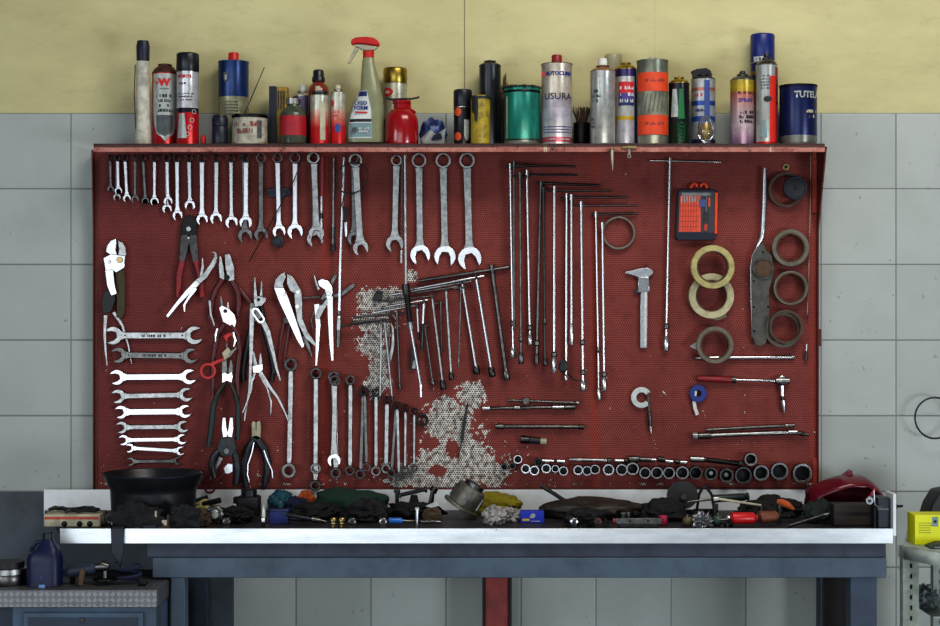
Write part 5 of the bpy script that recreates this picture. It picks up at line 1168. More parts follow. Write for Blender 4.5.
T = Tool('wire', 'thin pale wire hanging straight down by the board end', 'wire', 808, 270, -.010)
T.tube('wire_strand', 'palering', [(811, 150), (810.5, 200), (809, 270), (807.5, 312)], .5, 0, 6); T.tube('wire_end', 'dull', [(807.5, 312.2), (807, 320)], .8, 0, 6)
T = Tool('pin', 'short bright pin with dark body hanging near the board end', 'pin', 806, 350, -.010)
T.tube('pin_tip', 'bright', [(806.8, 344), (806.4, 351)], .7, 0, 8); T.tube('pin_body', 'dark', [(806.4, 351.2), (806, 360)], 1.5, 0, 10)
# ---- level bars on the other side
def bar(name, label, cat, segs, Y=-.013, group=None):
    T = Tool(name, label, cat, segs[0][2][0], segs[0][2][1], Y, group)
    for nm, m, p0, p1, r in segs: T.tube(nm, m, [p0, (p0[0] * .97 + p1[0] * .03, p0[1] * .97 + p1[1] * .03), (p0[0] * .03 + p1[0] * .97, p0[1] * .03 + p1[1] * .97), p1], [r * .8, r, r, r * .8], 0, 14)
    return T
bar('extension_bar', 'plain chrome bar lying level behind the torn-ended tape roll', 'bar', [('rod', 'chrome', (698, 358), (791, 357.5), 2.1), ('end', 'satin', (791.2, 357.5), (794, 357.5), 2.6), ('end', 'satin', (695.5, 358), (697.8, 358), 2.5)], -.009)
T = bar('ratchet', 'ratchet with red-brown grip and a socket hanging down from its head', 'ratchet', [('handle', 'brownred' if 'brownred' in M else 'redgrip', (697, 378.5), (735, 380), 3.2), ('shaft', 'chrome', (735.3, 380), (775, 381), 1.5), ('head', 'satin', (775.3, 381), (789.5, 381), 3.6), ('ferrule', 'dull', (731.5, 379.9), (736, 380), 3.5)])
T.disc('head_plate', 'chrome', 782, 380, 4.4, .012, .002); T.tube('drive', 'chrome', [(782, 385.5), (782.3, 396)], [2.6, 2.4], 0, 12); T.tube('joint', 'dark', [(782.3, 396.3), (782.8, 400)], 2.0, 0, 12); T.tube('socket_end', 'chrome', [(782.8, 400.3), (783.5, 407), (784, 412.5)], [2.8, 2.4, 1.2], 0, 12)
T = Tool('tape_roll', 'tiny blue tape roll with white tail hanging under the ratchet grip', 'tape', 698, 393.5, -.012)
M['bluetape'] = mat('blue_tape', C(28, 52, 130), .45, 0, .2, 60)
T.ring('tape_winding', 'bluetape', 698, 393.5, 8.6, 3.2, .012, 0, 32); T.strip('loose_end', 'white', [(694, 401), (695, 408), (697.5, 415)], [3.4, 3.6, 3.6], .0012, .0); T.strip('paper_tab', 'white', [(695.6, 391), (695.2, 396)], [2, 2], .001, .007)
bar('breaker_bar', 'heavy dull breaker bar with square drive end, lying under a slimmer bar', 'bar', [('square_end', 'silverfoil', (692.5, 436), (697.5, 436), 3.6), ('collar', 'dull', (697.8, 436), (711, 435.5), 3.4), ('rod', 'satin', (711.2, 435.4), (788, 432.6), 2.3), ('ferrule', 'chrome', (788.2, 432.6), (797, 432.4), 3.0), ('tip', 'dull', (797.2, 433), (809, 434.8), 1.8), ('tip_collar', 'dark', (801, 433.8), (804, 434.2), 2.3)])
bar('extension_bar', 'slim dark bar lying just above the heavy breaker bar', 'bar', [('rod', 'dull', (706, 430), (785, 425.8), 1.7), ('ferrule', 'satin', (785.3, 425.8), (788, 425.7), 2.3), ('end', 'dull', (788.2, 425.7), (794.5, 425.5), 2.0)], -.0085)
T = bar('sliding_t_bar', 'thin level bar with a round sliding knob, above the segmented bar', 'bar', [('rod', 'dull', (507.5, 400.3), (578.5, 403), 1.4), ('end', 'satin', (576, 402.9), (579, 403), 1.9)], -.009)
T.disc('knob', 'dull', 526, 401, 3.6, .012)
bar('extension_bar', 'segmented chrome extension bar lying level near the sockets', 'bar', [('socket_end', 'chrome', (482.5, 408.5), (490, 408.4), 2.7), ('neck', 'dull', (490.2, 408.4), (514, 408), 1.6), ('collar', 'satin', (514.2, 408), (520, 407.9), 2.8), ('rod', 'dull', (520.2, 407.9), (552, 407.4), 1.7), ('sleeve', 'chrome', (552.2, 407.4), (564, 407.3), 2.3), ('end', 'dull', (564.2, 407.3), (575.5, 407.2), 2.4)])
bar('extension_bar', 'plain dull extension bar with fat socket end below the segmented one', 'bar', [('socket_end', 'dull', (495.5, 426.5), (504, 426.5), 3.0), ('rod', 'dull', (504.2, 426.5), (578, 427), 2.1), ('end', 'dark', (578.2, 427), (584, 427.1), 2.6)])
bar('universal_joint', 'short black and bright universal joint lying alone above the sockets', 'joint', [('socket_end', 'dark', (520.5, 439.5), (529, 440), 4.0), ('yoke', 'black', (529.2, 440), (540, 441), 3.6), ('bright_end', 'cream', (540.2, 441), (546.5, 441.6), 3.1)])
T = Tool('needle_file', 'slender black file hanging askew on the bare metal patch', 'file', 463, 430, -.010)
T.strip('blade', 'black', [(468, 402), (464.5, 420), (462, 440)], [1.4, 3.0, 3.2], .003); T.strip('tang', 'dark', [(462, 440.3), (460, 450), (457.5, 458)], [2, 1.4, .8], .003)

# ---- sockets along the bottom
G = 'sockets along the bottom of the board'
socks = [(800.5, 472.5, 19.5, 0), (778, 470.5, 17.5, 0), (759.5, 472, 15.5, 0), (742, 474.5, 17, 1), (725, 474.5, 14, 2), (709.8, 473, 13, 2), (694.5, 472, 13, 1), (681.3, 472, 13, 0), (667.8, 472, 12, 0), (656, 472, 12, 0), (644, 472, 11.5, 0), (631.8, 468, 12.5, 0), (620.8, 468.8, 11.5, 0), (607.8, 469, 11.2, 3), (594.3, 468.5, 9.6, 0), (586.5, 470, 9.5, 0), (577.5, 469.2, 9.5, 3), (563, 470.2, 9.2, 0), (554.8, 467.8, 7.5, 0), (545.8, 467.8, 9.4, 3), (534, 469.6, 9.6, 3), (525.3, 468, 9.2, 3), (517.5, 458.5, 8.6, 0), (512.2, 465, 6.6, 1), (504, 465.8, 6.8, 1)]
for i, (x, y, d, kind) in enumerate(socks):
    near = 'largest socket, at the big end of the row along the board bottom' if i == 0 else ('smallest dark socket, at the small end of the bottom row' if i == 24 else (f'socket sitting just above the small end of the bottom row' if i == 22 else f'{("chrome-rimmed", "dark", "dark shaded", "bright-rimmed")[kind]} socket, {ORD[i]} from the big end of the bottom row'))
    T = Tool('wrench_socket', near, 'socket', x, y, -.006, G)
    r = d / 2
    m = {0: 'dull', 1: 'blacksteel', 2: 'dark', 3: 'chrome'}[kind]
    hk = .026 if i % 2 else .031
    T.ring('socket_wall', m, x, y, r, r * .76, hk, hk / 2, 30, 12 if d > 9 else 6)
    T.ring('rim', ('bright' if kind == 3 else 'chrome') if kind in (0, 3) else 'dull', x, y, r * .99, r * .80, .0012, hk + .0008, 30, bev=0)
    T.disc('drive_recess', 'black', x, y, r * .74, .002, .003, 18)
    if kind == 2: T.disc('shoulder', 'satin', x + r * .1, y - r * .05, r * .34, .004, .012, 14)
T = Tool('wrench_socket', 'lone chrome-rimmed socket perched above the big end of the bottom row', 'socket', 749.3, 458.5, -.006, G)
T.ring('socket_wall', 'dull', 749.3, 458.5, 6.4, 4.6, .028, .014, 28, 12); T.ring('rim', 'satin', 749.3, 458.5, 6.3, 5, .0012, .0288, 28, bev=0); T.disc('drive_recess', 'black', 749.3, 458.5, 4.5, .002, .003, 18)
T = Tool('wrench_socket', 'small dark socket perched above the bright-rimmed sockets of the bottom row', 'socket', 538, 461.5, -.006, G)
T.ring('socket_wall', 'dark', 538, 461.5, 4.4, 3.2, .024, .012, 24, 12); T.disc('drive_recess', 'black', 538, 461.5, 3.1, .002, .003, 16)
lows = [('short chrome adapter lying on the sockets at the small end', [('square_end', 'bright', (541, 460.5), (554, 461.2), 1.6), ('socket_end', 'bright', (556.5, 461.2), (565, 461.8), 2.2), ('neck', 'dark', (554.2, 461.2), (556.3, 461.2), 1.6)]),
        ('long bright bar lying along the top of the socket row', [('rod', 'satin', (569, 459.5), (607, 460.5), 1.9), ('end', 'dark', (607.2, 460.5), (612, 461), 2.6)]),
        ('short bright adapter between two long bars on the socket row', [('rod', 'bright', (614.5, 460.8), (624, 460.8), 1.9), ('end', 'dark', (624.2, 460.8), (627, 460.8), 2.6)]),
        ('thick dark extension bar lying on the middle of the socket row', [('socket_end', 'dull', (628.5, 459), (639, 459.3), 3.4), ('rod', 'dull', (639.2, 459.3), (651, 459.8), 2.4), ('sleeve', 'bright', (651.2, 459.8), (656, 460), 1.7)]),
        ('small bright-ended joint on the socket row past the thick bar', [('yoke', 'dark', (658, 459), (665, 460), 2.8), ('end', 'bright', (665.2, 461), (673, 462), 1.9)]),
        ('tiny bright rod end on the socket row next to the deep socket', [('rod', 'bright', (680, 462), (687, 462.6), 1.8), ('end', 'dark', (675, 461.6), (679.8, 462), 2.4)]),
        ('deep socket lying on its side on the socket row', [('socket_end', 'satin', (690, 459), (704, 459.6), 3.2), ('bore', 'dark', (704.2, 459.6), (706, 459.7), 2.6)]),
        ('black bar sloping along the socket row towards the perched socket', [('rod', 'blacksteel', (707, 460), (738, 463.5), 2.4), ('end', 'black', (738.2, 463.5), (742.5, 464), 3.0)])]
for lb, segs in lows: bar('extension_bar', lb, 'bar', segs, -.0105 if segs[0][0] != 'rod' or 1 else -.01, 'bars lying along the socket row')
pegs_done()
# ------------------------------------------------------------------ workbench
YF, YB = -.5, -.008                          # front lip and back upstand
TRAY = .880
t = thing('workbench', 'blue steel workbench with white metal tray top below the tool board', 'workbench', (0, 0, 0))
def bb(mb, name, m, par=None, **k): return mb.build(name, m, par or t, **k)
M['traymetal'] = mat('bright_tray_sheet', (.84, .86, .88, 1), .38, 0, .35, 9, (.35, .36, .38, 1), .56, rvar=.1)
def lip_material():
    m, nt, p = nodes_of('aluminium_lip')
    geo = N(nt, 'ShaderNodeNewGeometry'); co = geo.outputs['Position']
    mp = N(nt, 'ShaderNodeMapping'); mp.inputs['Scale'].default_value = (1, 1, 5); link(nt, co, mp.inputs[0])
    n = noise_(nt, mp.outputs[0], 7, 6, .65); n2 = noise_(nt, co, 38, 3, .6)
    c = mix_(nt, ramp_(nt, n, [(.35, (0, 0, 0, 1)), (.7, (1, 1, 1, 1))]), (.88, .9, .92, 1), (.62, .65, .68, 1))
    c = mix_(nt, math_(nt, 'GREATER_THAN', n2, .735), c, (.12, .12, .13, 1))
    link(nt, c, p.inputs['Base Color']); p.inputs['Metallic'].default_value = .8; p.inputs['Roughness'].default_value = .34
    return m
M['lip'] = lip_material()
M['beamdark'] = plain('dark_slate_beam', 52, 58, 72, rough=.55, grime=.6, gs=14, gcol=(.012, .012, .02, 1)); M['beamblue'] = plain('blue_grey_steel_paint', 66, 80, 94, rough=.5, grime=.5, gs=9, gcol=(.02, .025, .04, 1)); M['legblue'] = plain('deep_blue_steel_paint', 46, 62, 84, rough=.5, grime=.5, gs=9)
zl1, zl0 = W(0, 528.5, YF).z, W(0, 543.5, YF).z
xl0, xl1, xl2, xl3 = W(60, 0, YF).x, W(112.5, 0, YF).x, W(124, 0, YF).x, W(893, 0, YF).x
bl, br = W(44, 0, YB).x, xl3 + .022
# tray floor, wider at the wall
b = MB(); pts = [(bl + .002, YB), (xl0 + .002, YF + .004), (xl3 - .001, YF + .004), (xl3 - .001, YF + .088), (br, YF + .088), (br, YB)]
va = [b.bm.verts.new((x, y, TRAY)) for x, y in pts]; vb = [b.bm.verts.new((x, y, TRAY - .012)) for x, y in pts]
b.bm.faces.new(va); b.bm.faces.new(vb[::-1])
for i in range(6): b.bm.faces.new((va[i], vb[i], vb[(i + 1) % 6], va[(i + 1) % 6]))
M['trayfloor'] = mat('oily_tray_floor', C(70, 72, 78), .5, .2, .8, 12, (.01, .01, .014, 1), .45)
bb(b, 'tray_floor', 'trayfloor')
bb(MB().box(bl, br, YB - .003, YB, TRAY - .012, W(0, 489.5, YB).z), 'upstand', 'traymetal', bev=.0008)
bb(MB().prism([(xl0, zl0), (xl1 + .002, zl0), (xl1 - .002, zl1), (xl0, zl1)], YF, YF + .003), 'front_lip', 'lip', bev=.0006)
bb(MB().prism([(xl2 - .002, zl0), (xl3, zl0), (xl3, zl1), (xl2 + .001, zl1)], YF, YF + .003), 'front_lip', 'lip', bev=.0006)
bb(MB().box(xl3 + .0005, xl3 + .009, YF, YF + .085, TRAY - .012, W(0, 494, YF).z), 'end_plate', 'traymetal', bev=.001)
bb(MB().tube([(xl3 + .0095, YF + .06, W(0, 509, YF).z), (xl3 + .025, YF + .06, W(0, 509, YF).z)], .008, 8).tube([(xl3 + .025, YF + .06, W(0, 509, YF).z), (xl3 + .042, YF + .06, W(0, 508.5, YF).z)], .0035, 8), 'bolt', 'blacksteel')
zb1, zb2, zb3 = W(0, 543.7, YF).z, W(0, 558, YF).z, W(0, 578, YF).z
bb(MB().box(W(146, 0, YF).x, W(887, 0, YF).x, YF + .012, YF + .10, zb2 + .0005, zb1 - .0006), 'upper_beam', 'beamdark', bev=.0015)
bb(MB().box(W(152, 0, YF).x, W(887, 0, YF).x, YF + .004, YF + .08, zb3, zb2), 'front_beam', 'beamblue', bev=.002)
bb(MB().box(W(152, 0, YF).x, W(887, 0, YF).x, -.10, -.03, zb3, TRAY - .0125), 'back_beam', 'beamdark', bev=.002)
for x0, x1, y0, m in ((170, 184, YF + .012, 'beamblue'), (851.5, 878, YF + .012, 'legblue')):
    bb(MB().box(W(x0, 0, YF).x, W(x1, 0, YF).x, y0, y0 + .06, 0, zb3 - .0005), 'leg', m, bev=.0015)
    bb(MB().box(W(x0, 0, YF).x, W(x1, 0, YF).x, -.10, -.04, 0, zb3 - .0005), 'leg', 'beamdark', bev=.0015)
M['legred'] = plain('worn_red_post', 130, 52, 50, rough=.6, grime=.5, gs=16); M['soot'] = mat('dark_steel_edge', C(30, 22, 26), .6, .2, .4)
bb(MB().box(W(485, 0, -.09).x, W(508.5, 0, -.09).x, -.105, -.035, 0, zb3 - .0005), 'middle_leg', 'legred', bev=.0015)
for x0, x1 in ((482.5, 484.8), (508.7, 511.5)): bb(MB().box(W(x0, 0, -.09).x, W(x1, 0, -.09).x, -.112, -.030, 0, zb3 - .0005), 'leg_edge', 'soot')
bb(MB().box(W(824.5, 0, -.3).x, W(850, 0, -.3).x, -.30, -.27, 0, zb3 - .0005), 'side_panel', 'soot', bev=.001)

# ---- the litter of things in the tray
def place(name, label, cat, px, Y, group=None, z=TRAY + .0006, rz=0):
    return thing(name, label, cat, (W(px, 0, Y).x, Y, z), group, (0, 0, rz) if rz else None)
def hh(py, Y): return W(0, py, Y).z - TRAY - .0006
M['ragblack'] = mat('black_oily_cloth', C(17, 18, 22), .8, 0, .4, 40); M['raggreen'] = mat('dark_green_cloth', C(20, 58, 44), .85, 0, .5, 40); M['ragyellow'] = mat('yellow_dirty_cloth', C(150, 138, 30), .85, 0, .5, 40)
M['raggrey'] = mat('grey_white_rag', C(176, 172, 168), .9, 0, .6, 50); M['ragorange'] = mat('orange_cloth', C(186, 88, 40), .85, 0, .4, 60); M['ragnavy'] = mat('navy_cloth', C(24, 34, 66), .85, 0, .4, 40); M['teal'] = mat('teal_bag', C(40, 92, 108), .45, 0, .3, 40)
M['wood'] = mat('dark_greasy_wood', C(80, 60, 44), .7, 0, .6, 30); M['darkwood'] = mat('black_brown_wood', C(52, 44, 40), .7, 0, .6, 30)
def heap(name, label, cat, px, Y, wpx, ytop, m, dep=.06, seed=1, amp=.3, freq=2.2, group=None, part='cloth'):
    t = place(name, label, cat, px, Y, group)
    MB().lump(wpx / 2 * S(Y), dep, hh(ytop, Y), seed, amp, freq).build(part, m, t)
    return t
# black pan
Yp = -.30
t = place('drain_pan', 'wide black oil drain pan with flared rim in front of the stacked wrenches', 'pan', 153.5, Yp)
k = S(Yp); zr = hh(473, Yp); z2 = hh(487, Yp)
MB().lathe([(.040 * 0 + 38 * k, 0), (41 * k, .004), (42.5 * k, z2 - .012), (43 * k, z2), (45 * k, z2 + .006), (49.5 * k, zr - .003), (50 * k, zr), (48.8 * k, zr), (44 * k, z2 + .008), (41 * k, z2 - .01), (39 * k, .008), (.002, .006)], 56, cap=(True, False)).build('pan_body', mat('black_pan_plastic', (.010, .011, .016, 1), .38, 0, .4, 25), t)
MB().lathe([(50.3 * k, zr - .003), (50.6 * k, zr + .001), (49.6 * k, zr + .0015)], 56, cap=(False, False)).build('rim', 'navy', t)
# flat case with a red stripe and crumpled rubber on top
t = place('flat_box', 'flat dirty white box with long red stripe at the end of the bench', 'box', 76, -.36)
k = S(-.36); hx = 28 * k; h1 = hh(512, -.36)
MB().box(-hx, hx, -.05, .05, 0, h1).build('box_body', 'cream', t, bev=.003)
MB().box(-hx * .96, hx * .96, -.0512, -.0503, h1 * .60, h1 * .80).build('red_stripe', mat('orange_red_stripe', C(196, 70, 48), .5, 0, .4, 60), t)
for x in (-.02, .022, .05): MB().lathe([(.006, -.0525), (.008, -.051), (.008, -.0503)], 12, 'y', (x, 0, h1 * .25)).build('latch', 'blacksteel', t)
t = thing('rubber_hose', 'crumpled black rubber strip lying on top of the red-striped box', 'hose', (W(76, 0, -.36).x, -.36, TRAY + .0012 + h1))
MB().tube([(-.075 + .012 * i, .02 * math.sin(i * .9), .0065 + .003 * abs(math.sin(i * 1.7))) for i in range(13)], [.004] + [.006] * 11 + [.004], 8).build('hose_body', 'black', t)
MB().tube([(-.02 + .012 * i, -.035 + .01 * math.sin(i * 1.3), .005 + .003 * abs(math.sin(i * 1.1))) for i in range(8)], .0045, 8).build('hose_strand', 'black', t)
# hanging rubber glove at the gap in the lip
t = thing('hanging_strap', 'black rubber strap draped over the tray through the gap in its lip', 'strap', (W(118, 0, YF).x, YF - .002, zl1 - .034))
MB().prism([(-.017, .037), (.017, .037), (.0165, .01), (.018, -.02), (.014, -.045), (.008, -.072), (.002, -.055), (-.004, -.060), (-.010, -.035), (-.017, -.03), (-.016, 0)], -.012, -.006).build('strap_face', 'navy', t, bev=.002)
MB().box(-.016, .016, -.0055, .07, .0345, .0395).build('strap_fold', 'black', t, bev=.002)
def wheel(label, px, py, r, Y, m, name='wheel', hub='dull'):
    z = W(0, py, Y).z; t = thing(name, label, 'wheel', (W(px, 0, Y).x, Y, z)); r *= S(Y)
    MB().lathe([(r * .82, -.012), (r, -.009), (r, .009), (r * .82, .012)], 28, 'y').build('tyre', m, t); MB().lathe([(r * .5, -.0135), (r * .55, -.0125)], 20, 'y').build('hub', hub, t); MB().lathe([(r * .18, -.016), (r * .2, -.0137)], 12, 'y').build('axle', 'cream', t)
    return t
t = wheel('black caster wheel with grey hub below the pan edge', 112.5, 523.5, 8, -.40, 'black'); t.location.z = TRAY + .0007 + 8 * S(-.40)
t = wheel('grey toothed pulley standing beside the black pan', 214.5, 516.5, 8.8, -.34, 'dull', 'pulley', 'satin'); t.location.z = TRAY + .0007 + 9.8 * S(-.34)
b = MB(); r = 8.8 * S(-.34)
for i in range(12): a = 2 * PI * i / 12; b.box(-.0022, .0022, -.008, .008, r * .985, r * 1.10, Matrix.Rotation(a, 4, 'Y'))
b.build('teeth', 'dull', t)
heap('oily_rag', 'black rag bunched in front of the pan beside the caster wheel', 'rag', 138, -.465, 50, 505, 'ragblack', .018, 51, .35); heap('oily_rag', 'dark rag in front of the pan on the pulley side', 'rag', 184, -.465, 34, 507, 'ragblack', .018, 52, .35)
# sticks under the pan
t = place('wooden_sticks', 'brown wooden stick lying under the rim of the black pan', 'stick', 128, -.465); MB().tube([(-.04, -.0, .02), (.06, .01, .012)], .0075, 8).build('stick', 'wood', t); MB().tube([(-.045, 0, .0203), (-.0405, 0, .0201)], .0078, 8).build('stick_end', 'cream', t); t.name = 'wooden_stick'
t = place('bracket', 'pale bent bracket on the tray in front of the black pan', 'bracket', 163, -.47); b = MB(); b.box(-.02, .02, -.006, .006, 0, .012); b.build('base', 'wood', t, bev=.001); MB().box(-.022, -.0165, -.006, .006, .0123, .052).build('upright', 'cream', t, bev=.001); MB().box(.012, .0165, -.006, .006, .0123, .042).build('upright', 'wood', t, bev=.001); MB().box(-.0163, .0118, -.005, .005, .0123, .027).build('web', 'cream', t, bev=.001)
t = place('screw_tray', 'scatter tray of small screws at the front of the bench by the pan', 'tray', 146, -.47)
MB().box(-.03, .03, -.012, .012, 0, .014).build('tray_body', 'navy', t, bev=.002)
for i in range(6): MB().tube([(-.022 + i * .009, -.004 + .004 * (i % 2), .0145), (-.022 + i * .009 + .004, .002, .022)], [.0028, .0022], 6).build('screw', 'dull' if i % 2 else 'cream', t)
# black rods leaning
for (p0, p1, Y, lb) in (((186, 505), (208, 497.5), -.075, 'shorter black rod leaning up beside the black pan'), ((196, 506), (221, 500), -.12, 'longer black rod leaning in front of the shorter one by the pan')):
    a, c = W(*p0, Y), W(*p1, Y); t = thing('pry_bar', lb, 'rod', a); d = c - a
    MB().tube([(0, 0, 0), d * .25], [.004, .0045], 8).build('shaft', 'bright', t); MB().tube([d * .25, d * .3, d * .97, d], [.006, .0085, .0085, .006], 10).build('grip', 'black', t)
    tail = -d.normalized() * .06; tail.z = min(tail.z, -(a.z - TRAY - .006)); MB().tube([(0, 0, 0), tail], [.004, .003], 8).build('tail', 'dull', t)
t = place('paper_scrap', 'yellowish crumpled paper behind the black rods', 'paper', 205, -.10); MB().lump(.035, .03, hh(500, -.10), 21, .3, 2.2, 3).build('paper', mat('yellow_paper', C(190, 182, 120), .8, 0, .3), t)
t = heap('oily_cloth', 'brown stained cloth wad beside the toothed pulley', 'rag', 199, -.39, 22, 509, 'rag_brown', .03, 5)
# black boxy motor
t = place('electric_motor', 'black boxy motor housing standing at the foot of the black pliers', 'motor', 249, -.14); k = S(-.14)
MB().box(-11.5 * k, 11 * k, -.035, .035, 0, hh(496, -.14)).build('housing', 'black', t, bev=.006); MB().box(-15 * k, -11.7 * k, -.02, .02, hh(503, -.14), hh(497, -.14)).build('lug', 'blacksteel', t, bev=.001)
MB().lathe([(8 * k, hh(496, -.14) + .0006), (8 * k, hh(490, -.14)), (6 * k, hh(489, -.14))], 24).build('top_cap', 'blackgrip', t)
for i in range(4): MB().box(-9 * k, 9 * k, -.0375, -.0355, .012 + i * .009, .016 + i * .009).build('fin', 'dark', t)
t = place('spark_plug', 'chrome and white spark plug standing upright on the bench', 'spark plug', 263.5, -.40); MB().lathe([(.004, 0), (.0055, .002), (.0055, .014)], 14).build('thread', 'dull', t); MB().lathe([(.009, .0143), (.009, .024), (.006, .026)], 6).build('hex_nut', 'chrome', t); MB().lathe([(.0055, .0263), (.0048, .045), (.003, .048), (.003, .058)], 14).build('insulator', 'white', t)
t = heap('plastic_bag', 'crumpled teal plastic bag against the white upstand', 'bag', 281, -.06, 27, 491, 'teal', .04, 8, .22, 1.8, part='bag_skin')
t = place('small_box', 'small plain dark blue box in front of the teal bag', 'box', 279.5, -.33); MB().box(-.026, .026, -.015, .015, 0, hh(511, -.33)).build('carton', mat('blue_card', C(26, 44, 120), .5, 0, .3), t, bev=.001); MB().box(-.0265, .0265, -.0155, .0155, hh(511, -.33) + .0003, hh(511, -.33) + .006).build('lid', 'labelnavy', t, bev=.001)
t = heap('cloth', 'bright orange rag end sticking up beside the green cloth', 'rag', 306, -.045, 18, 491.5, 'ragorange', .025, 12); t = heap('cloth', 'navy cloth lying between orange rag and teal bag', 'rag', 296, -.13, 22, 498, 'ragnavy', .04, 13)
t = heap('green_cloth', 'big dark green cloth heaped against the white upstand', 'rag', 349, -.10, 74, 489, 'raggreen', .065, 2, .18, 1.5)
# pliers and odd hand tools lying in the tray
def lying(name, label, cat, px, Y, parts, z=TRAY + .0006, rz=0):
    t = place(name, label, cat, px, Y, None, z, rz)
    for nm, m, pts, r in parts: MB().tube(pts, r, 10).build(nm, m, t)
    return t
lying('pliers', 'dark pliers lying in the tray in front of the green cloth', 'pliers', 308, -.36, [('handle', 'blackgrip', [(-.06, .0, .03), (-.02, -.01, .022), (.01, -.004, .016)], [.006, .007, .005]), ('handle', 'blackgrip', [(-.055, .03, .014), (-.02, .016, .014), (.01, .006, .014)], [.006, .007, .005]), ('jaw', 'dull', [(.0105, 0, .015), (.03, 0, .012), (.05, 0, .008)], [.009, .007, .003])])
for i, (px, lb) in enumerate(((333.5, 'brass knob nearer the pliers at the foot of the green cloth'), (342, 'second brass knob, nearer the black rag heap'))):
    t = place('brass_fitting', lb, 'fitting', px, -.42, 'brass fittings'); MB().lathe([(.006, 0), (.006, .008), (.010, .011), (.010, .022), (.007, .027), (.003, .028)], 18).build('knob', 'brass', t); MB().lathe([(.0108, .0145), (.0108, .0185)], 18, cap=(False, False)).build('band', 'dark', t)
heap('oily_rag', 'black oily rag heap in front of the green cloth', 'rag', 366, -.27, 42, 500, 'ragblack', .05, 4); heap('oily_rag', 'black rag lump behind the blue screwdriver', 'rag', 412, -.20, 58, 503, 'ragblack', .05, 14, .35)
heap('oily_rag', 'dark flat rag in the tray beside the chrome spark plug', 'rag', 236, -.30, 36, 507, 'ragblack', .05, 16, .35); heap('oily_rag', 'dark rag under the pliers by the small blue box', 'rag', 316, -.22, 48, 503, 'ragblack', .05, 17, .3)
lying('screwdriver', 'screwdriver with bright blue handle lying in the tray', 'screwdriver', 396, -.43, [('handle', mat('sky_blue_plastic', C(40, 110, 190), .35, 0, .15), [(-.021, 0, .020), (-.018, 0, .0205), (.014, 0, .020), (.0185, 0, .020)], [.005, .0085, .0085, .005]), ('shaft', 'satin', [(.0187, 0, .020), (.042, 0, .0195)], [.003, .003]), ('tip', 'brass', [(.0422, 0, .0195), (.050, 0, .019)], [.0035, .002])])
t = place('steel_tube', 'short bright steel tube standing upright near the blue screwdriver', 'tube', 417, -.45); MB().lathe([(.0045, 0), (.005, .002), (.005, .058), (.0035, .059)], 16).build('tube_wall', 'bright', t); MB().lathe([(.0056, .052), (.0056, .0585)], 16, cap=(False, False)).build('tube_ring', 'white', t)
lying('bolt', 'dark bolt lying raised on the black rag behind the steel tube', 'bolt', 414, -.06, [('shank', 'dark', [(-.04, 0, .050), (.03, 0, .066)], [.006, .006]), ('head', 'dark', [(.0303, 0, .066), (.038, 0, .068)], [.010, .010]), ('nut', 'dull', [(-.044, 0, .049), (-.0404, 0, .0499)], [.009, .009]), ('stand', 'ragblack', [(0, 0, .0005), (0, 0, .050)], [.022, .010])])
lying('bolt', 'short dark bolt standing on end behind the black rag', 'bolt', 397, -.07, [('shank', 'dark', [(0, 0, 0), (0, 0, .058)], [.006, .006]), ('head', 'dark', [(0, 0, .0583), (0, 0, .066)], [.010, .010])])
lying('bolt', 'thick stubby dark bolt just before the tilted steel drum', 'bolt', 434, -.075, [('shank', 'dark', [(-.014, 0, .0), (-.004, 0, .060)], [.009, .007]), ('head', 'dark', [(-.0038, 0, .0603), (.004, 0, .074)], [.012, .011])])
lying('punch', 'thin grey punch lying flat in front of the tilted drum', 'punch', 430, -.42, [('shaft', 'dull', [(-.026, 0, .016), (.016, 0, .016)], [.005, .0045]), ('tip', 'satin', [(.0163, 0, .016), (.03, 0, .016)], [.004, .0015])])
t = heap('paper_scrap', 'pale folded paper scrap on brown board before the tilted drum', 'paper', 432, -.30, 20, 507, 'rag_brown', .02, 31, .2, 2, part='paper'); MB().prism([(-.018, .048), (.012, .062), (.024, .050), (0, .044)], -.028, -.026).build('fold', 'silverlabel', t)
heap('oily_rag', 'low black rag lying in front of the leather apron', 'rag', 586, -.39, 44, 509, 'ragblack', .04, 61, .3)
# tilted steel drum
Yd = -.22; t = place('steel_drum', 'tilted grey steel drum with a flange, leaning in the tray', 'drum', 462, Yd)
Mt = Matrix.Rotation(math.radians(33), 4, 'Y')
def dr(prof, nm, m, cap=(True, True)):
    b = MB().lathe(prof, 36, cap=cap)
    for v in b.bm.verts: v.co = Mt @ v.co
    o = b.build(nm, m, t); return o
M['castalloy'] = mat('grey_cast_alloy', C(128, 124, 114), .42, .55, .5, 40)
o1 = dr([(.052, 0), (.055, .002), (.055, .009), (.052, .011)], 'flange', 'castalloy'); o2 = dr([(.043, .0113), (.042, .066), (.038, .070)], 'drum_wall', 'castalloy'); o3 = dr([(.030, .0703), (.030, .082), (.024, .084)], 'hub', 'dull')
for o in (o1, o2, o3): o.location = (-.006, 0, .031)
for a in (0, 1.2, -1.2):
    o = MB().box(-.0042, .0042, -.049, -.0435, .018, .056, Mt @ Matrix.Rotation(a, 4, 'Z')).build('rib', 'dull', t); o.location = (-.006, 0, .031)
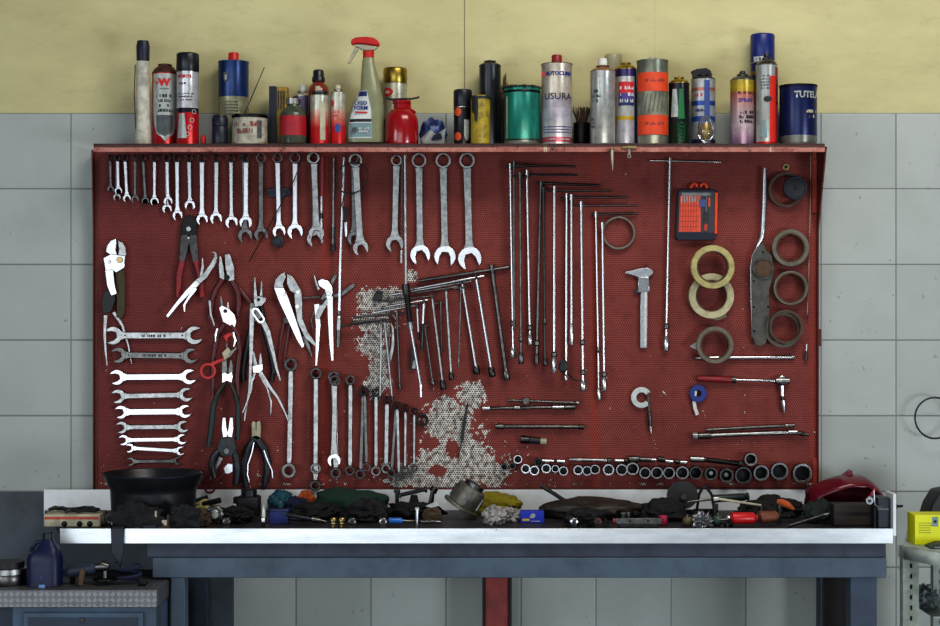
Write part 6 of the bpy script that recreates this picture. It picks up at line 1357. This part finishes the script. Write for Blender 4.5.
# yellow cloth and grey rags
heap('yellow_cloth', 'dirty yellow cloth bunched against the white upstand', 'rag', 492, -.085, 54, 492, 'ragyellow', .05, 6, .2, 1.6)
heap('grey_rag', 'crumpled whitish rag in front of the yellow cloth, next to the drum', 'rag', 494, -.34, 22, 507, 'raggrey', .035, 7, .4, 2.8); heap('grey_rag', 'crumpled grey-white rag between yellow cloth and blue box', 'rag', 509, -.27, 24, 508, 'raggrey', .035, 18, .4, 2.8)
t = place('small_box', 'bright blue carton with white and yellow print', 'box', 532, -.30); k = S(-.30); h1 = hh(510.5, -.30)
MB().box(-11.8 * k, 11.8 * k, -.02, .02, 0, h1).build('carton', mat('bright_blue_card', C(28, 56, 190), .4, 0, .1), t, bev=.0008)
b = MB(); b.prism([(-.008, h1 * .50), (-.002, h1 * .80), (.006, h1 * .82), (.010, h1 * .62), (.004, h1 * .42), (-.002, h1 * .40)], -.0212, -.0205); b.build('printed_picture', 'silverlabel', t, smooth=False)
MB().box(-.028, -.008, -.0212, -.0205, h1 * .18, h1 * .36).build('printed_bar', mat('yellow_print', C(230, 210, 40), .5), t); MB().box(-.004, .022, -.0212, -.0205, h1 * .12, h1 * .18).build('printed_line', 'whiteink', t)
# dark pan/rag heap in the middle
lying('pry_bar', 'black bar sticking up out of the dark leather heap', 'bar', 551, -.15, [('shaft', 'black', [(-.028, 0, .086), (.012, 0, .062), (.05, .0, .036)], [.006, .006, .006]), ('tip', 'dark', [(-.032, 0, .0885), (-.0283, 0, .0862)], [.004, .006]), ('foot', 'black', [(.0502, 0, .0355), (.075, 0, .004)], [.006, .004])])
heap('leather_apron', 'dark brown leather apron folded in a low heap with pale scuffs', 'apron', 590, -.19, 104, 498, mat('dark_brown_leather', C(44, 40, 36), .5, 0, .5, 14, (.16, .13, .10, 1), .60), .07, 22, .14, 1.3)
heap('oily_rag', 'black rag trailing from the leather apron behind the ruler', 'rag', 664, -.26, 46, 500, 'ragblack', .045, 23, .22, 1.6)
t = place('steel_cup', 'dark shiny cylinder lying between the apron and the ruler', 'cylinder', 625, -.34); MB().lathe([(.022, 0), (.024, .002), (.024, .036), (.020, .039)], 28).build('cylinder_wall', 'dark', t); MB().lathe([(.0245, .03), (.0245, .034)], 28, cap=(False, False)).build('band', 'dull', t)
lying('ruler', 'grey metal spirit level with red end lying along the tray front', 'level', 637, -.46, [('red_end', 'redgrip', [(-.066, 0, .023), (-.058, 0, .023)], [.008, .008])]); t = [o for o in COL.objects if o.name.startswith('ruler')][-1]
t.name = 'spirit_level'; MB().box(-.0577, .066, -.007, .007, .015, .031).build('level_body', 'dull', t, bev=.001)
for x in (-.02, .03): MB().lathe([(.004, -.0085), (.0045, -.0072)], 12, 'y', (x, 0, .024)).build('vial', 'black', t)
MB().box(-.05, .06, -.006, .006, 0, .0147).build('level_foot', 'dark', t, bev=.001)
t = place('rubber_plug', 'big round black rubber plug propped against the white upstand', 'cap', 681.5, -.10); k = S(-.10); r = 15 * k
b = MB().lathe([(r, -.03), (r * 1.02, -.026), (r, -.004), (r * .9, .006), (r * .5, .012), (.002, .013)], 36, 'y', cap=(True, False)); [setattr(v, 'co', Matrix.Rotation(math.radians(-12), 4, 'X') @ Vector((v.co.x, v.co.y, v.co.z * .92)) + Vector((0, 0, .052))) for v in b.bm.verts]
b.build('cap_body', 'black', t); MB().lathe([(r * .22, -.035), (r * .25, -.031)], 16, 'y', (0, -.012, .055)).build('boss', 'dull', t); MB().box(-.05, .05, -.02, .02, 0, .010).build('foot', 'ragblack', t, bev=.003)
t = place('wire_arch', 'thin black cable bent in an arch standing before the white upstand', 'cable', 705, -.09); k = S(-.09)
MB().tube([(-8 * k, 0, .012), (-6 * k, 0, .055), (-3 * k, 0, .072), (0, 0, .079), (3 * k, 0, .070), (7 * k, 0, .052), (9 * k, 0, .012)], .0042, 8).build('cable_strand', 'navy', t); MB().box(-.034, .034, -.015, .015, 0, .0115).build('cable_foot', 'ragblack', t, bev=.003)
lying('screwdriver', 'screwdriver with long dark green handle lying behind the clutter', 'screwdriver', 729, -.13, [('handle', 'greengrip', [(-.05, 0, .046), (-.045, 0, .047), (.045, 0, .052), (.05, 0, .053)], [.007, .0115, .0115, .007]), ('ferrule', 'black', [(.0502, 0, .053), (.058, 0, .054)], [.012, .010]), ('shaft', 'dull', [(-.13, 0, .036), (-.0502, 0, .046)], [.004, .004])])
t = place('red_cap', 'small pinkish red cap lying in the black rag by the spirit level', 'cap', 663, -.36); MB().lathe([(.012, 0), (.013, .004), (.013, .022), (.009, .026)], 20).build('cap_body', mat('pink_red_plastic', C(186, 40, 84), .45, 0, .2), t); MB().lathe([(.0138, .001), (.0138, .005)], 20).build('cap_lip', 'redgrip', t)
t = place('wooden_ball', 'round tan ball knob between the black plug and the foil ball', 'ball', 687.5, -.40); MB().ball((0, 0, .015), .0148, 3).build('ball_body', mat('tan_knob', C(110, 96, 66), .45, 0, .4), t); MB().lathe([(.007, .0), (.007, .004)], 14, c=(0, 0, .0285)).build('ball_neck', 'dull', t)
t = place('foil_ball', 'crumpled silver foil ball in the tray', 'foil', 702, -.42); MB().lump(.024, .022, .040, 40, .5, 4.5, 4).build('foil', mat('crumpled_foil', (.34, .34, .36, 1), .35, .9, .4, 80), t)
t = place('green_ball', 'dull green round knob right next to the foil ball', 'ball', 717.5, -.40); t['label'] = 'dull green round knob between foil ball and red screwdriver'
MB().ball((0, 0, .0165), .0163, 3).build('ball_body', mat('dull_green_knob', C(60, 82, 72), .4, 0, .3), t); MB().lathe([(.006, 0), (.006, .005)], 14, c=(0, 0, .032)).build('ball_neck', 'dark', t)
t = place('bearing', 'shiny chrome ball bearing beside the green knob', 'bearing', 728.5, -.40); MB().ball((0, 0, .022), .0105, 3).build('ball_body', 'bright', t); MB().lathe([(.013, 0), (.013, .0113), (.008, .0115)], 20).build('race', 'dark', t)
lying('screwdriver', 'screwdriver with fat bright red handle lying at the tray front', 'screwdriver', 744, -.42, [('handle', mat('bright_red_plastic', C(200, 30, 36), .35, 0, .15), [(-.036, 0, .024), (-.03, 0, .026), (.024, 0, .026), (.032, 0, .026)], [.010, .0165, .0165, .010]), ('collar', 'redgrip', [(.0322, 0, .026), (.037, 0, .026)], [.012, .012]), ('shaft', 'dull', [(-.07, 0, .02), (-.0362, 0, .024)], [.003, .003])])
lying('wooden_grip_stick', 'brown wooden tool grip lying next to the red screwdriver', 'handle', 768, -.40, [('grip', mat('red_brown_wood', C(120, 66, 44), .55, 0, .5, 40), [(-.026, 0, .024), (-.02, 0, .026), (.022, 0, .028), (.03, 0, .028)], [.012, .018, .016, .009]), ('tang', 'dark', [(.0302, 0, .028), (.06, .01, .028)], [.005, .004])])
lying('lever', 'thin tan lever slanting across the clutter above the red screwdriver', 'lever', 740, -.29, [('blade', 'cream', [(-.06, 0, .064), (.06, 0, .046)], [.004, .003]), ('eye', 'satin', [(-.075, 0, .062), (-.0602, 0, .064)], [.011, .009]), ('leg', 'dark', [(-.07, 0, .0005), (-.07, 0, .050)], [.008, .008]), ('leg', 'dark', [(.06, 0, .0005), (.06, 0, .0425)], [.006, .006])])
t = place('orange_clip', 'faded orange curved clip lying on the dark rags', 'clip', 786, -.33); MB().tube([(-.025, 0, .062), (-.012, -.004, .060), (.005, -.004, .052), (.022, 0, .040)], [.006, .010, .009, .004], 10, .7).build('clip_body', 'ragorange', t); MB().tube([(-.02, 0, .0005), (-.018, 0, .052)], .006, 8).build('clip_leg', 'dark', t)
heap('oily_rag', 'black rag heap behind the wooden grip', 'rag', 772, -.16, 60, 497, 'ragblack', .07, 27, .25, 1.8); heap('oily_rag', 'dark greenish rag heap in front of the red fairing', 'rag', 819, -.31, 32, 500, mat('dark_green_black_cloth', C(24, 38, 34), .8, 0, .4, 40), .04, 28, .25, 1.8)
lying('pry_bar', 'grey flat bar slanting low across the dark rags', 'bar', 806, -.46, [('shaft', 'dark', [(-.045, 0, .010), (.05, 0, .040)], [.005, .005]), ('tip', 'dull', [(.0503, 0, .040), (.062, 0, .044)], [.005, .003]), ('foot', 'dark', [(-.05, 0, .0045), (-.0453, 0, .0098)], [.0035, .005])])
t = place('wooden_block', 'dark greasy wooden block in front of the red fairing', 'block', 852, -.36); k = S(-.36); MB().box(-20.5 * k, 20.5 * k, -.03, .03, 0, hh(503, -.36)).build('block_body', 'darkwood', t, bev=.003); MB().box(-18 * k, 16 * k, -.0312, -.0303, hh(514, -.36), hh(511, -.36)).build('groove', 'soot', t)
t = place('battery_box', 'black plastic box wedged at the end plate of the bench', 'box', 882, -.44); k = S(-.44); MB().box(-8.2 * k, 1.1375 - t.location.x, -.043, .04, 0, hh(496.5, -.44)).build('case', 'navy', t, bev=.003); MB().box(-8.2 * k, 1.137 - t.location.x, -.0445, -.0435, hh(508, -.44), hh(506.5, -.44)).build('trim_line', 'dull', t)
t = thing('chrome_hook', 'bent chrome hook with round eye hanging over the wooden block', 'hook', W(873, 500, -.4905)); zz = t.location.z
MB().lathe([(.010, -.004), (.012, 0), (.010, .004)], 20, 'y', (-.010, 0, -.002)).build('eye', 'chrome', t); MB().lathe([(.004, -.0055), (.0045, -.0043)], 12, 'y', (-.010, 0, -.002)).build('eye_hole', 'black', t); MB().tube([(.003, 0, .026), (.004, 0, .004), (.005, 0, -.012), (.012, 0, -.018), (.026, 0, -.018)], [.0016, .0026, .0026, .0026, .002], 8).build('rod', 'chrome', t)
MB().tube([(.005, 0, -.0205), (.005, 0, -(zz - TRAY) + .001)], .004, 8).build('post', 'blacksteel', t)
# red fairing
Yr = -.16; t = place('motorcycle_fairing', 'glossy dark red curved plastic fairing at the end of the bench', 'fairing', 848, Yr); k = S(Yr)
M['fairing'] = mat('glossy_dark_red_lacquer', C(100, 7, 30), .3, 0, .25, 30, coat=.35)
prof_ = [(806, 490), (816, 484.5), (826, 480), (837, 476), (845, 474.3), (853, 474.6), (862, 474.8), (870, 478.5), (877, 485), (882, 493), (885, 499)]
b = MB(); rows = []
for j, (px, py) in enumerate(prof_):
    f = j / (len(prof_) - 1); x = (px - 848) * k; zt_ = hh(py, Yr); dep = .035 + .055 * math.sin(PI * min(1, f * 1.05 + .05)); zb_ = max(.012, zt_ - .050 - .04 * math.sin(PI * f))
    row = []
    for i in range(15):
        a0 = .20 * PI * math.sin(PI * f) ** .5 if 0 < f < 1 else 0; a = a0 + (PI - a0) * i / 14; row.append(b.bm.verts.new((x + .004 * math.sin(3 * a), -dep * math.cos(a) * (1 if i < 8 else .8), zb_ + (zt_ - zb_) * (abs(math.sin(a)) ** .7 if i != 14 else 0))))
    rows.append(row)
for j in range(len(rows) - 1):
    for i in range(14): b.bm.faces.new((rows[j][i], rows[j][i + 1], rows[j + 1][i + 1], rows[j + 1][i]))
o = b.build('shell', 'fairing', t, ang=60); so = o.modifiers.new('thick', 'SOLIDIFY'); so.thickness = .003
MB().prism([((x - 848) * k, hh(y, Yr)) for x, y in ((841.5, 475), (847, 471), (849.5, 469.2), (851.5, 471), (852.5, 475.3), (847, 476.5))], -.012, .012).build('fin', 'fairing', t, bev=.003)
MB().tube([((858 - 848) * k, -.085, hh(503, Yr)), ((863 - 848) * k, -.092, hh(494, Yr)), ((868 - 848) * k, -.086, hh(485, Yr))], [.004, .007, .003], 10).build('inner_edge', mat('pink_red_edge', C(170, 60, 74), .3), t)
MB().box((826 - 848) * k, (872 - 848) * k, -.03, .03, 0, .0115).build('support', 'soot', t)

# small hardware lying along the front of the tray
for px, lb, m in ((226.5, 'dark hex nut standing on edge just past the toothed pulley', 'dull'), (383, 'worn socket standing in the tray just before the blue screwdriver', 'satin'), (352, 'dark steel nut lying at the foot of the black rag heap', 'dull'), (574, 'small bright nut lying in front of the leather apron', 'chrome'), (598, 'rusty nut lying in front of the leather apron', 'rusty')):
    t = place('hex_nut' if 'nut' in lb else 'wrench_socket', lb, 'nut' if 'nut' in lb else 'socket', px, -.465)
    MB().lathe([(.010, -.007), (.0115, -.006), (.0115, .006), (.010, .007)], 6, 'y', (0, 0, .022)).build('nut_body', m, t); MB().lathe([(.005, -.0085), (.0055, -.0072)], 14, 'y', (0, 0, .022)).build('bore', 'black', t); MB().box(-.008, .008, -.006, .006, 0, .0105).build('washer_stack', 'dark', t)
# ------------------------------------------------------------------ cabinet with chequer-plate top, and what stands on it
YC = -.66
def checker_material():
    m, nt, p = nodes_of('chequer_plate')
    geo = N(nt, 'ShaderNodeNewGeometry'); sx = N(nt, 'ShaderNodeSeparateXYZ'); link(nt, geo.outputs['Position'], sx.inputs[0])
    a = .0155
    def bars(ox, oz, sgn):
        u = math_(nt, 'SUBTRACT', math_(nt, 'FRACT', math_(nt, 'ADD', math_(nt, 'DIVIDE', sx.outputs[0], a * 2), 50 + ox)), .5)
        vv = math_(nt, 'ADD', sx.outputs[2], sx.outputs[1])
        v = math_(nt, 'SUBTRACT', math_(nt, 'FRACT', math_(nt, 'ADD', math_(nt, 'DIVIDE', vv, a * 2), 50 + oz)), .5)
        s1 = math_(nt, 'ADD', math_(nt, 'MULTIPLY', u, sgn), v); s2 = math_(nt, 'SUBTRACT', math_(nt, 'MULTIPLY', u, sgn), v)
        st = math_(nt, 'LESS_THAN', math_(nt, 'ABSOLUTE', math_(nt, 'SUBTRACT', math_(nt, 'FRACT', math_(nt, 'MULTIPLY', math_(nt, 'ADD', s1, 5), 5)), .5)), .24)
        box = math_(nt, 'MULTIPLY', math_(nt, 'LESS_THAN', math_(nt, 'ABSOLUTE', s1), .24), math_(nt, 'LESS_THAN', math_(nt, 'ABSOLUTE', s2), .25))
        return math_(nt, 'MULTIPLY', st, box)
    h = math_(nt, 'MAXIMUM', bars(0, 0, 1), bars(.5, .5, 1)); h2 = math_(nt, 'MAXIMUM', bars(.5, 0, -1), bars(0, .5, -1)); h = math_(nt, 'MAXIMUM', h, h2)
    n = noise_(nt, geo.outputs['Position'], 20, 4)
    link(nt, mix_(nt, h, mix_(nt, n, (.11, .11, .12, 1), (.22, .22, .23, 1)), (.36, .36, .36, 1)), p.inputs['Base Color'])
    p.inputs['Metallic'].default_value = .7; p.inputs['Roughness'].default_value = .42
    b = N(nt, 'ShaderNodeBump'); b.inputs['Strength'].default_value = .6; b.inputs['Distance'].default_value = .003; link(nt, h, b.inputs['Height']); link(nt, b.outputs[0], p.inputs['Normal'])
    return m
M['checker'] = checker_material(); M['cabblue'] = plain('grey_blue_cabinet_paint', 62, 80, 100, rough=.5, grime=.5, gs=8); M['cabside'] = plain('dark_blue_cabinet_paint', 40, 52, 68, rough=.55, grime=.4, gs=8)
t = thing('tool_cabinet', 'low blue-grey cabinet with chequer-plate top beside the bench', 'cabinet', (W(60, 0, YC).x, YC + .25, 0))
o = t.location
zt0, zt1 = W(0, 607.5, YC).z, W(0, 590, YC).z
CT = zt1 + .0006
X = lambda px, Y=YC: W(px, 0, Y).x - o.x
MB().box(X(-60), X(157), -.25, .10, zt0, zt1).build('plate_top', 'checker', t, bev=.0015)
MB().box(X(11), X(155), -.238, .09, .06, zt0 - .0005).build('carcass', 'cabblue', t, bev=.002)
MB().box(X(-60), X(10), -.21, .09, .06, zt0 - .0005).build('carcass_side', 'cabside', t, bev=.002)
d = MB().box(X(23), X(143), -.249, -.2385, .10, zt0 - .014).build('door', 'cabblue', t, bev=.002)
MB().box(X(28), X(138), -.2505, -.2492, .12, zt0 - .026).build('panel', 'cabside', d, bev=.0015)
MB().lathe([(.006, -.2535), (.007, -.2507)], 14, 'y', (X(82.5), 0, W(0, 620, YC).z)).build('lock', 'dark', d)
for px in (16, 150): MB().box(X(px - 3), X(px + 3), -.236, -.18, 0, .0595).build('foot', 'cabside', t)
def on_cab(name, label, cat, px, Y): return thing(name, label, cat, (W(px, 0, Y).x, Y, CT))
def hc(py, Y): return W(0, py, Y).z - CT
Yj = -.585
t = on_cab('jerry_can', 'deep blue plastic jug standing on the chequer-plate cabinet', 'jug', 45, Yj); k = S(Yj)
M['jug'] = mat('deep_blue_plastic', C(10, 20, 66), .45, 0, .3, 30)
b = MB(); rows = []
for py, hw, dp in ((590, 15.5, .032), (586, 17, .036), (560, 17, .036), (553, 15.5, .034), (548, 11, .026), (543, 7, .018), (539, 5, .013)):
    rows.append([b.bm.verts.new((hw * k * math.copysign(abs(math.cos(q)) ** .6, math.cos(q)) + (3 * k if py < 550 else 0), dp * math.copysign(abs(math.sin(q)) ** .6, math.sin(q)), max(0, hc(py, Yj)))) for q in [2 * PI * i / 32 for i in range(32)]])
for i in range(len(rows) - 1):
    for j in range(32): b.bm.faces.new((rows[i][j], rows[i][(j + 1) % 32], rows[i + 1][(j + 1) % 32], rows[i + 1][j]))
b.bm.faces.new(rows[0][::-1]); b.bm.faces.new(rows[-1]); b.build('jug_body', 'jug', t)
MB().lathe([(.014, 0), (.014, .016), (.011, .018)], 20, c=(3 * k, 0, hc(539, Yj) + .0005)).build('cap', 'navy', t)
MB().tube([(-11 * k, 0, hc(556, Yj)), (-13.5 * k, -.0, hc(549, Yj)), (-8 * k, 0, hc(542, Yj)), (-2 * k, 0, hc(541.5, Yj))], .0055, 10).build('handle', 'jug', t)
MB().box(-2.5 * k, 3.5 * k, -.0385, -.0368, hc(588, Yj), hc(582.5, Yj)).build('label', mat('pale_blue_label', C(120, 160, 210), .5), t); MB().box(-.6 * k, 1.2 * k, -.0385, -.0368, hc(577, Yj), hc(574, Yj)).build('label_mark', 'bluespot', t)
t = on_cab('round_tin', 'round grey tin with bright rim at the edge of the cabinet top', 'tin', 8, -.56); k = S(-.56)
MB().lathe([(18.5 * k, 0), (19 * k, .002), (19 * k, hc(574, -.56)), (18.5 * k, hc(573, -.56))], 36).build('tin_body', 'dull', t); MB().lathe([(19.6 * k, hc(572.8, -.56)), (19.6 * k, hc(567.5, -.56)), (18 * k, hc(567, -.56))], 36).build('lid', 'satin', t)
MB().lathe([(16 * k, hc(566.8, -.56)), (16 * k, hc(561, -.56))], 30).build('dark_band', 'black', t)
t = on_cab('angle_grinder', 'dusty grey-blue angle grinder lying on the cabinet top', 'grinder', 92, -.57); k = S(-.57)
M['dustyblue'] = mat('dusty_blue_plastic', C(40, 52, 68), .55, 0, .5, 40)
MB().tube([(-26 * k, 0, .030), (-22 * k, 0, .033), (-4 * k, 0, .041), (2 * k, 0, .044), (4 * k, 0, .045)], [.010, .016, .017, .016, .011], 16).build('motor_body', 'dustyblue', t)
MB().tube([(4.3 * k, 0, .045), (10 * k, 0, .048), (17 * k, 0, .046)], [.012, .016, .010], 14).build('gear_head', 'dull', t); MB().lathe([(.030, 0), (.032, .002), (.032, .006)], 28, c=(13 * k, 0, .010)).build('guard', 'blacksteel', t); MB().tube([(13 * k, 0, .0165), (13 * k, 0, .036)], .007, 10).build('spindle', 'dull', t)
MB().tube([(-20 * k, 0, 0), (-19 * k, 0, .0168)], [.006, .008], 8).build('rest', 'blacksteel', t)
MB().tube([(-8 * k, -.018, .038), (-8 * k, -.03, .022), (-9 * k, -.033, .003)], [.008, .008, .007], 10).build('side_handle', 'rag_brown', t)
t = on_cab('cable_coil', 'coil of dark blue cable lying beside the grinder', 'cable', 130, -.57)
MB().tube([(.022 * math.cos(a) * 1.3, .02 * math.sin(a), .005 + .0042 * a / 1.2) for a in [k * .35 for k in range(40)]], .0045, 8).build('cable_strand', 'ragnavy', t); MB().tube([(.028, -.03, .005), (.045, -.03, .005), (.05, -.03, .012)], .0045, 8).build('plug', 'blacksteel', t)

# ------------------------------------------------------------------ slotted angle rack at the other side
YR = -.48
M['rackwhite'] = plain('cream_white_rack_paint', 150, 158, 150, rough=.5, grime=.45, gs=20)
t = thing('slotted_rack', 'cream slotted-angle steel rack standing past the end of the bench', 'rack', (W(930, 0, YR).x, YR, 0)); o = t.location
X = lambda px, Y=YR: W(px, 0, Y).x - o.x
zr1, zr0 = W(0, 547, YR).z, W(0, 559, YR).z
def post(px0, px1, y0, y1, nm='post'):
    p_ = MB().box(X(px0), X(px0) + .003, y0, y1, 0, zr1).box(X(px0) + .0032, X(px1), y0, y0 + .003, 0, zr1).build(nm, 'rackwhite', t)
    b = MB(); z = zr0 - .018
    while z > .3:
        xm = X((px0 + px1) / 2); b.lathe([(.0028, y0 - .0012), (.003, y0 - .0002)], 10, 'y', (xm, 0, z)); b.box(xm - .0028, xm + .0028, y0 - .0012, y0 - .0002, z - .006, z + .006); z -= .0285
    b.build('slot', 'ink', p_)
post(903, 919, 0, .035); post(931, 946, -.12, -.085); post(960, 975, .26, .29)
MB().box(X(902), X(1000), .04, .043, zr0, zr1).build('rail', 'rackwhite', t); 
b = MB(); va = [(X(904), .0005, zr1), (X(931), -.1195, zr1)]
b.quad((X(904), -.0005, zr0), (X(930), -.1205, zr0 - .004), (X(930), -.1205, zr1), (X(904), -.0005, zr1)); b.build('side_rail', 'rackwhite', t).modifiers.new('thick', 'SOLIDIFY').thickness = .003
b = MB(); pts = [(X(904), .0), (X(931), -.12), (X(1000), -.12), (X(1000), .3), (1.262 - o.x, .3)]
va = [b.bm.verts.new((x, y, zr1 + .0005)) for x, y in pts]; vb = [b.bm.verts.new((x, y, zr1 + .004)) for x, y in pts]; b.bm.faces.new(va[::-1]); b.bm.faces.new(vb)
for i in range(5): b.bm.faces.new((va[i], va[(i + 1) % 5], vb[(i + 1) % 5], vb[i]))
b.build('shelf', 'rackwhite', t)
zs_low = W(0, 618, YR).z
MB().box(1.262 - o.x, X(1000), .02, .29, zs_low - .004, zs_low).build('lower_shelf', 'rackwhite', t)
ZR = zr1 + .0046
t = thing('yellow_box', 'bright yellow box with small dark emblem on top of the rack', 'box', (W(931, 0, -.47).x, -.47, ZR)); k = S(-.47)
h1 = W(0, 515, -.47).z - ZR
MB().box(-16 * k, 26 * k, 0, .08, 0, h1).build('carton', mat('fluorescent_yellow_card', C(225, 225, 20), .5, 0, .06), t, bev=.001)
MB().box(1 * k, 7 * k, -.0012, -.0003, h1 * .62, h1 * .94).build('emblem', 'labelgreen', t); MB().lathe([(.004, -.0018), (.0045, -.0013)], 16, 'y', (4 * k, 0, h1 * .78)).build('emblem_ring', 'ink', t)
b = MB(); rr = random.Random(4)
for j in range(5):
    x = -12 * k
    while x < -1 * k:
        w = rr.uniform(.6, 2) * k; b.box(x, x + w, -.001, -.0003, h1 * (.72 - j * .08), h1 * (.72 - j * .08) + .0016); x += w + .5 * k
b.build('printed_text', mat('dark_yellow_ink', C(120, 118, 20), .5), t, smooth=False)
t = thing('black_hopper', 'black sloping plastic bin standing behind the yellow box', 'bin', (W(940, 0, -.33).x, -.33, ZR)); k = S(-.33)
b = MB().prism([(-18 * k, 0), (30 * k, 0), (30 * k, W(0, 486, -.33).z - ZR), (0, W(0, 492, -.33).z - ZR), (-8 * k, W(0, 505, -.33).z - ZR)], 0, .10); b.build('bin_body', 'black', t, bev=.004); MB().box(-14 * k, 28 * k, -.003, -.0004, .004, .014).build('bin_rim', 'navy', t)
t = thing('grey_tray', 'flat grey plastic tray lying in front of the yellow box', 'tray', (W(938, 0, -.52).x, -.515, ZR)); k = S(-.52)
MB().prism([(-11 * k, 0), (20 * k, 0), (20 * k, .012), (0, .013), (-9 * k, .005)], -.03, .03).build('tray_body', 'dustyblue', t, bev=.002); MB().box(-6 * k, 18 * k, -.0315, -.0303, .002, .005).build('tray_edge', 'silverfoil', t)
t = thing('plastic_bag', 'crumpled clear plastic bag lying on the lower rack shelf', 'bag', (W(926, 0, -.31).x, -.31, zs_low + .0006))
MB().lump(.032, .05, .055, 33, .45, 3.2, 4).build('bag_skin', mat('crumpled_clear_plastic', C(150, 158, 160), .2, 0, .2, 60, trans=.3), t); MB().ball((.004, -.01, .058), .008, 2).build('knot', 'silverfoil', t)
t = thing('hanging_cable', 'thin black cable looping over the tiles high above the rack', 'cable', W(935, 418, -.02)); k = S(-.02)
MB().tube([(20 * math.cos(a) * k, -.002 * math.sin(2 * a), 20.5 * math.sin(a) * k) for a in [2 * PI * i / 36 + .2 for i in range(34)]], .0028, 8).build('cable_strand', 'navy', t); MB().tube([(20 * k * math.cos(.2), 0, 20.5 * k * math.sin(.2)), (24 * k, 0, 26 * k), (30 * k, .002, 60 * k)], .0028, 8).build('cable_tail', 'navy', t)

# ------------------------------------------------------------------ light and camera
def area(name, loc, target, sx, sy, power, col):
    l = bpy.data.lights.new(name, 'AREA'); l.shape = 'RECTANGLE'; l.size = sx; l.size_y = sy; l.energy = power; l.color = col
    o = bpy.data.objects.new(name, l); COL.objects.link(o); o.location = loc
    o.rotation_euler = (Vector(target) - Vector(loc)).to_track_quat('-Z', 'Y').to_euler(); return o
area('daylight_from_gate', (-1.6, -6.6, 1.0), (-.6, 0, 1.0), 4.2, 2.2, 75, (.86, .94, 1.0))
area('side_fill_left', (-4.0, -4.4, 1.7), (-.3, 0, 1.3), 1.4, 1.4, 42, (.84, .93, 1.0))  # unseen fill lamp added at the left for diffuse light
area('low_fill_right', (3.8, -4.6, .55), (.6, 0, .4), 1.6, .9, 80, (.84, .93, 1.0))  # low fill lamp added out of view to brighten the lower tiles
area('daylight_from_roof', (.9, -2.1, 3.6), (.0, 0, 1.3), 1.8, 1.0, 46, (1.0, .96, .88))
w = bpy.data.worlds.new('garage_air'); scene.world = w; w.use_nodes = True
w.node_tree.nodes['Background'].inputs[0].default_value = (.80, .90, 1.0, 1); w.node_tree.nodes['Background'].inputs[1].default_value = .10
cam = bpy.data.cameras.new('camera'); co = bpy.data.objects.new('camera', cam); COL.objects.link(co)
co.location = (0, -5, ZC); co.rotation_euler = (PI / 2, 0, 0); cam.sensor_width = 36; cam.lens = 36 * F / 940; cam.clip_end = 60
scene.camera = co
scene.view_settings.view_transform = 'Standard'; scene.view_settings.look = 'Medium High Contrast'; scene.view_settings.exposure = 0.0; scene.view_settings.gamma = 1.0
